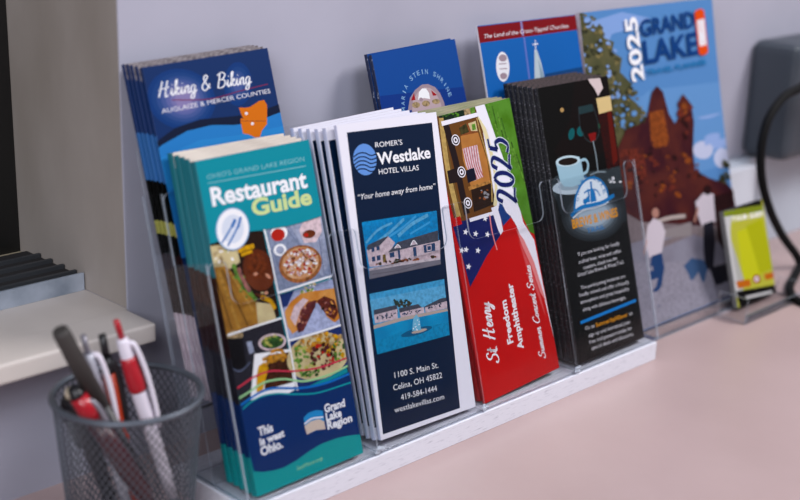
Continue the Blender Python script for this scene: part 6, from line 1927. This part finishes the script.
bm = bmesh.new(); sheet(bm, pocket_outline(.206, .031, vfloor(.0338)), .0338, .0016); ch('middle_panel', bm, [ACR, ACF])
bm = bmesh.new(); sheet(bm, [(XL, vfloor(.0545)), (XR, vfloor(.0545)), (XR, .236), (XL, .236)], .0545, .002); ch('back_panel', bm)
def side_panel(x, th=.002):
    P = []
    for d, v in ((-.0032, None), (-.0032, .158), (.0335, .158), (.0335, .206), (.0565, .206), (.0565, None)):
        v = vfloor(d) if v is None else v; q = T3(0, v, d); P.append((q[1], q[2]))
    bm = bmesh.new(); extrude_poly(bm, P, lambda a, b: (x, a, b), lambda a, b: (x+th, a, b)); return bm
for x in (XL-.002, XR): ch('side_panel', side_panel(x))
for k in (1, 2, 3): ch('divider', side_panel(k*PITCH-.0072, .0014))
bm = bmesh.new(); box(bm, (XL-.002, T3(0, vfloor(-.0032), -.0032)[1], ZB), (XR+.002, .0615, -.0028)); ch('base_plate', bm, [ACR])
zf = .0488
bm = bmesh.new(); box(bm, (XL, zf*TN+.0366, zf-.002), (XR, zf*TN+.056, zf)); ch('pocket_floor', bm, [ACR])
GL = acrylic('glue_joint', (.6, .62, .66, 1), .45, .25)
for k, s in ((1, 1.), (2, .7), (3, .8)):
    bm = bmesh.new()
    for _ in range(5):
        M = Matrix.Translation((k*PITCH-.0065+R.uniform(-.005, .004)*s, -.0045+R.uniform(-.0015, .001), -.0005+R.uniform(-.0015, .0015))) @ Matrix.Diagonal((R.uniform(.8, 1.5), .7, .7, 1))
        bmesh.ops.create_icosphere(bm, subdivisions=2, radius=.0024*s, matrix=M)
    ch('glue_joint', bm, [GL])

# ---------------------------------------------------------------- riser board
wood = mat('whitewashed_wood', 'e0e0ea', .6, noise=('aaaab8', 60, .56, .80, (1.6, 14, 14)))
bump(wood, 90, .35, .0006)
bm = bmesh.new(); box(bm, (-.0125, -.0060, ZC), (.4500, .078, ZB), 0, .0006)
tag(obj('riser_board', bm, wood), 'long whitewashed wooden board under the acrylic brochure holder', 'board')

# ---------------------------------------------------------------- counter, walls, window
cm = mat('counter_laminate', 'b9a19f', .38, noise=('b09896', 7, .35, .7, (1, 1, 1)))
bm = bmesh.new(); box(bm, (-1.2, -1.4, ZC-.04), (2.4, YW, ZC)); struct(obj('trim_1', bm, cm))
wm = mat('wall_paint', 'aeadbc', .55, noise=('a6a5b4', 9, .3, .7, (1, 1, 1))); bump(wm, 60, .12, .001)
jm = mat('jamb_paint', 'a89e98', .6, noise=('968c84', 14, .35, .7, (1, 1, .4))); bump(jm, 40, .15, .001)
bm = bmesh.new(); box(bm, (XJ+.0004, YW, -.4), (2.4, YW+.30, 1.3), 0, .0006); struct(obj('wall_back', bm, wm))
bm = bmesh.new(); box(bm, (XJ, YW+.001, .0955), (XJ+.0004, YW+.299, 1.2)); struct(obj('trim_2', bm, jm))
bm = bmesh.new(); box(bm, (-1.2, YW, -.4), (XJ+.0004, YW+.30, .082)); struct(obj('wall_left', bm, wm))
bm = bmesh.new(); box(bm, (-1.2, YW, 1.2), (XJ+.0004, YW+.30, 1.3)); struct(obj('wall_top', bm, wm))
sill = mat('sill_paint', 'd6ccc6', .5, noise=('c4bab4', 8, .35, .7, (1, 1, 1)))
bm = bmesh.new(); box(bm, (-1.2, .0974, .082), (XJ-.0012, YW, .0958), 0, .0022)
box(bm, (-1.2, YW, .082), (XJ, YW+.30, .0952)); struct(obj('trim_3', bm, sill))
alu = mat('aluminium_frame', 'b0b8c6', .4, .1, noise=('7c8694', 30, .35, .7, (1, 1, 1))); dk = mat('black_frame', '0c0b0a', .5)
win = empty('window_1', (-.4, .25, .0955)); struct(win)
def wch(name, bm, m):
    o = obj(name, bm, m); o.parent = win; o.matrix_parent_inverse = Matrix.Translation(-win.location)
bm = bmesh.new(); box(bm, (-1.1, .188, .0952), (XJ-.001, .1905, .1085), 0, .0004); wch('track_front', bm, alu)
bm = bmesh.new()
for i in range(4): box(bm, (-1.1, .198+i*.017, .0952), (XJ-.001, .2005+i*.017, .1082), 0, .0003)
wch('track_rails', bm, mat('rail_grey', '34363a', .5))
bm = bmesh.new(); box(bm, (-1.1, .1905, .0952), (XJ-.001, .27, .1050)); wch('track_bed', bm, mat('track_dark', '201e20', .8))  # near-black bed between the rails
bm = bmesh.new(); box(bm, (-.06-1.0, .281, .0952), (XJ-.0005, .30, 1.19)); wch('sash', bm, dk)
bm = bmesh.new(); box(bm, (-1.0, .274, .0952), (XJ-.0005, .281, .102)); wch('sash_rail', bm, mat('cream_rail', 'a89c84', .6))
# low white splashback to the right
sp = mat('splashback_white', 'bcc4d0', .4)
bm = bmesh.new(); box(bm, (.52, .122, ZC), (2.3, YW, .0862), 0, .001); struct(obj('baseboard_back', bm, sp))
bm = bmesh.new(); box(bm, (.735, .108, ZC), (.792, .122, .0835), 0, .002); box(bm, (.792, .113, ZC+.02), (.80, .122, .08), 0, .001)
tag(obj('white_box', bm, mat('white_plastic', 'd8dce6', .45)), 'narrow white box against the wall behind the yellow card', 'box')

bm = bmesh.new(); box(bm, (.795, .078, .0900), (1.02, YW, .218), 0, .012)
tag(obj('wall_box', bm, mat('dark_grey_plastic', '3c434c', .45)), 'dark grey rounded box on the wall above the cable, cut by the right edge', 'box')
# ---------------------------------------------------------------- magazine stand, card holder, card
st = empty('magazine_stand', (.565, .03, ZC)); tag(st, 'low clear acrylic stand holding the travel magazine', 'magazine stand')
def sch(par, name, bm, mats):
    o = obj(name, bm, mats); o.parent = par; o.matrix_parent_inverse = Matrix.Translation(-par.location); return o
def plate(a, b):     # clear sheet whose cut edges catch the light
    bm = bmesh.new(); box(bm, a, b); d = [b[i]-a[i] for i in range(3)]; k = d.index(min(d)); bm.normal_update()
    for f in bm.faces: f.material_index = 0 if abs(f.normal[k]) > .9 else 1
    return bm
sch(st, 'base_plate', plate((.4655, .020, ZC), (.6895, .115, ZC+.0018)), [ACR, ACE])
sch(st, 'front_lip', plate((.4655, .020, ZC+.0018), (.6895, .0218, ZC+.012)), [ACR, ACE])
chd = empty('card_holder', (.64, .03, ZC)); tag(chd, 'small clear acrylic card holder on the counter in front of the magazine', 'card holder')
HX0, HX1 = .592, .7
for nm, a, b in (('base_plate', (HX0, -.010, ZC), (HX1, .019, ZC+.0022)), ('front_lip', (HX0, -.012, ZC), (HX1, -.010, ZC+.009)), ('side_panel', (HX0-.002, -.012, ZC), (HX0, .019, ZC+.026)), ('side_panel', (HX1, -.012, ZC), (HX1+.002, .019, ZC+.018))):
    sch(chd, nm, plate(a, b), [ACR, ACE])
def cardM():
    th = .287
    ey = Vector((0, math.sin(th), math.cos(th))); n = Vector((0, -math.cos(th), math.sin(th)))
    return Matrix(((1, 0, 0, .615), (0, ey.y, n.y, .012-.01), (0, ey.z, n.z, -.0165+.0), (0, 0, 0, 1)))

# ---------------------------------------------------------------- the card is placed with its own frame
cw, chh = .0725, .097
M = cardM(); M.translation.y = .012
bm, mats = body(cw, chh, .006, mat('card_black', '18181a', .45), mat('card_edge', '1c1a1c', .6), [(0, 1, mat('card_side', '6c6c6c', .6))])
cd = obj('business_card', bm, mats, None, M); tag(cd, 'yellow and grey tour guide card with black bands standing in the small holder', 'card')
bm, mats = print_mesh('cd', cw, chh, mat('card_yellow', 'a8a828', .5))
bm.faces.new([bm.verts.new(q) for q in ((.0004, .0003, 6e-6), (cw-.0004, .0003, 6e-6), (cw-.0004, chh-.0003, 6e-6), (.0004, chh-.0003, 6e-6))]).material_index = 0
c = obj('front_cover', bm, mats); c.parent = cd

# ---------------------------------------------------------------- wire mesh pen cup
CX, CY, R1, R0, ZT = -.0705, .041, .0465, .0385, .080
cup = empty('pen_cup', (CX, CY, ZC)); tag(cup, 'grey wire mesh pen cup full of pens in the near left corner', 'pen cup')
steel = mat('grey_wire', '5c616a', .4, .5); rimm = mat('grey_rim', '5e646e', .4, .5)
def cr(z): return R0+(R1-R0)*(z-ZC)/(ZT-ZC)
bm = bmesh.new(); NS = 58; seg = 22
z0, z1 = ZC+.003, ZT-.002
for s in (1, -1):
    for i in range(NS):
        prev = None
        for j in range(seg+1):
            u = j/seg; z = z0+(z1-z0)*u; a = 2*math.pi*i/NS+s*u*1.55; r = cr(z)+s*.0001
            da = .00046/r; q = []
            for (k, rr) in ((-1, r-.0002), (1, r-.0002), (1, r+.0002), (-1, r+.0002)):
                q.append(bm.verts.new((CX+rr*math.cos(a+k*da), CY+rr*math.sin(a+k*da), z)))
            if prev:
                for k in range(4): bm.faces.new([prev[k], prev[(k+1) % 4], q[(k+1) % 4], q[k]])
            prev = q
sch(cup, 'mesh_wall', bm, steel)
def ringpts(z, r, n=48): return [(CX+r*math.cos(2*math.pi*i/n), CY+r*math.sin(2*math.pi*i/n), z) for i in range(n)]
bm = bmesh.new(); tube(bm, ringpts(ZT, R1), .0022, 8, 0, True); sch(cup, 'rim', bm, rimm)
bm = bmesh.new(); tube(bm, ringpts(ZC+.0022, R0), .0018, 8, 0, True); sch(cup, 'base_ring', bm, rimm)
bm = bmesh.new(); bmesh.ops.create_cone(bm, cap_ends=True, segments=40, radius1=R0-.001, radius2=R0-.001, depth=.0012, matrix=Matrix.Translation((CX, CY, ZC+.0025))); sch(cup, 'base', bm, steel)

# ---------------------------------------------------------------- pens
def lathe_axis(bm, A, B, prof, seg=14):
    A, B = Vector(A), Vector(B); t = (B-A); L = t.length; t.normalize(); u = t.cross(Vector((0, 0, 1)))
    u = u.normalized() if u.length > 1e-3 else Vector((1, 0, 0)); w = t.cross(u); prev = None
    for s, r in prof:
        c = A+t*(s*L if s <= 1 else s); q = [bm.verts.new(c+(u*math.cos(2*math.pi*k/seg)+w*math.sin(2*math.pi*k/seg))*r) for k in range(seg)]
        if prev:
            for k in range(seg): f = bm.faces.new([prev[k], prev[(k+1) % seg], q[(k+1) % seg], q[k]]); f.smooth = True
        else: bm.faces.new(q)
        prev = q
    bm.faces.new(prev[::-1]); bmesh.ops.recalc_face_normals(bm, faces=bm.faces)
def pen(label, top, bot, parts, clip=None):
    """parts: (name, material, profile from top 0 to bottom 1); clip: (material, side dir, s0, s1, bulge, radius)"""
    T_, B_ = Vector(top), Vector(bot)
    o = empty('pen', B_); tag(o, label, 'pen')
    made = {}
    for nm, m, prof in parts:
        bm = bmesh.new(); lathe_axis(bm, T_, B_, prof)
        if nm == 'grip' and 'barrel' in made: obj(nm, bm, m, made['barrel'])
        else: made[nm] = sch(o, nm, bm, m)
    if clip:
        m, dr, s0, s1, bul, rad = clip; dr = Vector(dr); t = (B_-T_); dr = (dr-t.normalized()*dr.dot(t.normalized())).normalized()
        pts = [T_+t*s0+dr*.003, T_+t*(s0+.02)+dr*(bul*.8), T_+t*((s0*2+s1)/3)+dr*bul, T_+t*((s0+s1*2)/3)+dr*bul*.95, T_+t*s1+dr*(bul*.75)]
        bm = bmesh.new(); tube(bm, catmull(pts, 5), rad, 8); sch(o, 'clip', bm, m)
PW = mat('pen_white', 'e4dce8', .3, coat=.3); PR_ = mat('pen_red', 'b01424', .3, coat=.3); PB = mat('pen_black', '18161a', .35); PDR = mat('pen_dark_red', '460a14', .3, coat=.3)
PO = mat('pen_orange', 'd8441c', .35); PG = mat('pen_grey', '8a8690', .35, .3); PK = mat('pen_charcoal', '3a3634', .6)
def on(A, B, L):   # extend from A through B to length L
    A, B = Vector(A), Vector(B); return tuple(A+(B-A).normalized()*L)
RIGHT = (.71, -.70, .03); LEFT = (-.71, .70, 0)
A = (-.0745, .045, .1290)
pen('white click pen with red clicker and red grip, rightmost in the mesh cup', A, on(A, (-.0442, .03, -.0037), .1395),
    [('clicker', PR_, [(0, .0019), (.02, .0021), (.10, .0021)]), ('barrel', PW, [(.09, .0034), (.11, .0042), (.22, .0048), (.40, .0052), (.8, .0045), (.93, .0036)]),
     ('grip', PR_, [(.185, .0049), (.21, .0053), (.30, .0060), (.345, .0058), (.36, .0052)]), ('tip', PG, [(.93, .003), (1, .0008)])], (PW, RIGHT, .12, .56, .0085, .0017))
A = (-.0951, .050, .1228)
pen('white pen with grey clicker and curved white clip, behind the orange pen', A, on(A, (-.075, .038, .0), .138),
    [('clicker', PG, [(0, .0018), (.10, .0020)]), ('barrel', mat('pen_clear', 'c4c4d0', .2, coat=.4), [(.09, .0036), (.14, .0042), (.6, .0042), (.93, .003)]), ('tip', PG, [(.93, .0025), (1, .0008)])], (PW, RIGHT, .10, .52, .0085, .0018))
A = (-.0817, .050, .1195)
pen('orange pen with black clicker and black clip beside the red and white pen', A, on(A, (-.066, .044, .0), .135),
    [('clicker', PB, [(0, .0024), (.12, .0026)]), ('cap', PB, [(.11, .0036), (.17, .0046), (.19, .0044)]), ('barrel', PO, [(.18, .0042), (.6, .0044), (.92, .0034)]), ('tip', PB, [(.92, .003), (1, .0008)])], (PB, RIGHT, .14, .5, .0056, .0022))
A = (-.1166, .040, .1345)
pen('charcoal marker leaning out to the left, tallest in the mesh cup', A, on(A, (-.0913, .040, .0784), .148),
    [('cap', PK, [(0, .0046), (.02, .0054), (.42, .0058)]), ('barrel', PB, [(.42, .0056), (.9, .005), (.94, .003)]), ('tip', PB, [(.94, .003), (1, .001)])])
A = (-.1100, .0405, .0955)
pen('dark red pen with bright red top lying steeply across the mesh cup', A, on(A, (-.0688, .020, .0092), .1015),
    [('clicker', PB, [(0, .0030), (.05, .0046), (.07, .0052)]), ('cap', PR_, [(.07, .0054), (.16, .0062), (.24, .0058)]), ('barrel', PDR, [(.24, .0060), (.5, .0066), (.85, .006), (.94, .003)]), ('tip', PG, [(.94, .003), (1, .0008)])], (PG, RIGHT, .12, .34, .0072, .0018))
A = (-.1075, .046, .0915)
pen('short black pen with pale end at the left rim of the mesh cup', A, on(A, (-.078, .052, .0), .1155),
    [('end_plug', mat('pen_cream', 'c8b8a0', .5), [(0, .0038), (.02, .0046), (.04, .0048)]), ('barrel', PB, [(.04, .0066), (.16, .0068), (.5, .0055), (.94, .0035)]), ('tip', PB, [(.94, .003), (1, .0008)])], (PB, LEFT, .06, .4, .0088, .0022))

# ---------------------------------------------------------------- black cable on the right
CAB = [(.93, -.03, .17), (.86, .02, .195), (.80, .045, .192), (.7562, .05, .1816), (.7237, .05, .1749), (.6988, .05, .1553), (.6919, .05, .1253), (.7008, .05, .0925), (.7244, .05, .0564), (.7563, .05, .0229), (.785, .046, -.004)]
CAB += [(.7930, .0445, -.0155), (.7703, .0347, -.0178), (.7450, .0250, -.0178), (.7247, .0171, -.0178), (.7050, .0060, -.0178), (.6934, -.0052, -.0178), (.6832, -.02, -.0178), (.684, -.06, -.0178)]
bm = bmesh.new(); tube(bm, catmull(CAB, 8), .0046, 10)
tag(obj('power_cable', bm, mat('cable_black', '08080a', .7, spec=.2)), 'thick black cable looping down onto the counter at the right', 'cable')

# ---------------------------------------------------------------- light
w = bpy.data.worlds.new('room_light'); bpy.context.scene.world = w; w.use_nodes = True
w.node_tree.nodes['Background'].inputs[0].default_value = (.72, .74, .84, 1); w.node_tree.nodes['Background'].inputs[1].default_value = .22
def area(name, loc, target, size, power, col, sy=None):
    l = bpy.data.lights.new(name, 'AREA'); l.energy = power; l.size = size; l.color = col
    if sy: l.shape = 'RECTANGLE'; l.size_y = sy
    o = bpy.data.objects.new(name, l); C.objects.link(o); o.location = loc
    o.rotation_euler = (Vector(target)-Vector(loc)).to_track_quat('-Z', 'Y').to_euler(); return o
area('ceiling_light', (1.15, -.75, 1.35), (.3, .05, .1), .5, 21, (1, .97, .97))
area('ceiling_or_fill', (.1, -1.2, 1.7), (.3, .05, .1), .7, 12, (.88, .91, 1))
area('ceiling_or_fill', (-1.3, -.9, 1.0), (.1, .1, .05), .8, 19, (.91, .94, 1))  # added fill from the left to lift jamb and fold edges, no real lamp

# ---------------------------------------------------------------- camera
sc = bpy.context.scene
cam = bpy.data.cameras.new('camera'); co = bpy.data.objects.new('camera', cam); C.objects.link(co); sc.camera = co
ya, pi_, ro, f = 0.7891953, 0.3070380, 0.0321630, 1.3297759
fw = Vector((math.sin(ya)*math.cos(pi_), math.cos(ya)*math.cos(pi_), -math.sin(pi_))); r = Vector((math.cos(ya), -math.sin(ya), 0)); u = r.cross(fw)
r2 = r*math.cos(ro)+u*math.sin(ro); u2 = u*math.cos(ro)-r*math.sin(ro)
co.matrix_world = Matrix(((r2.x, u2.x, -fw.x, -.49807), (r2.y, u2.y, -fw.y, -.62095), (r2.z, u2.z, -fw.z, .424486), (0, 0, 0, 1)))
cam.sensor_width = 36; cam.lens = f*1000/800*36; cam.clip_start = .01
cam.dof.use_dof = True; cam.dof.focus_distance = 1.02; cam.dof.aperture_fstop = 4.1
sc.cycles.transparent_max_bounces = 32
sc.view_settings.view_transform = 'Standard'; sc.view_settings.look = 'None'; sc.view_settings.gamma = 1; sc.view_settings.exposure = 0
sc.view_settings.use_curve_mapping = False
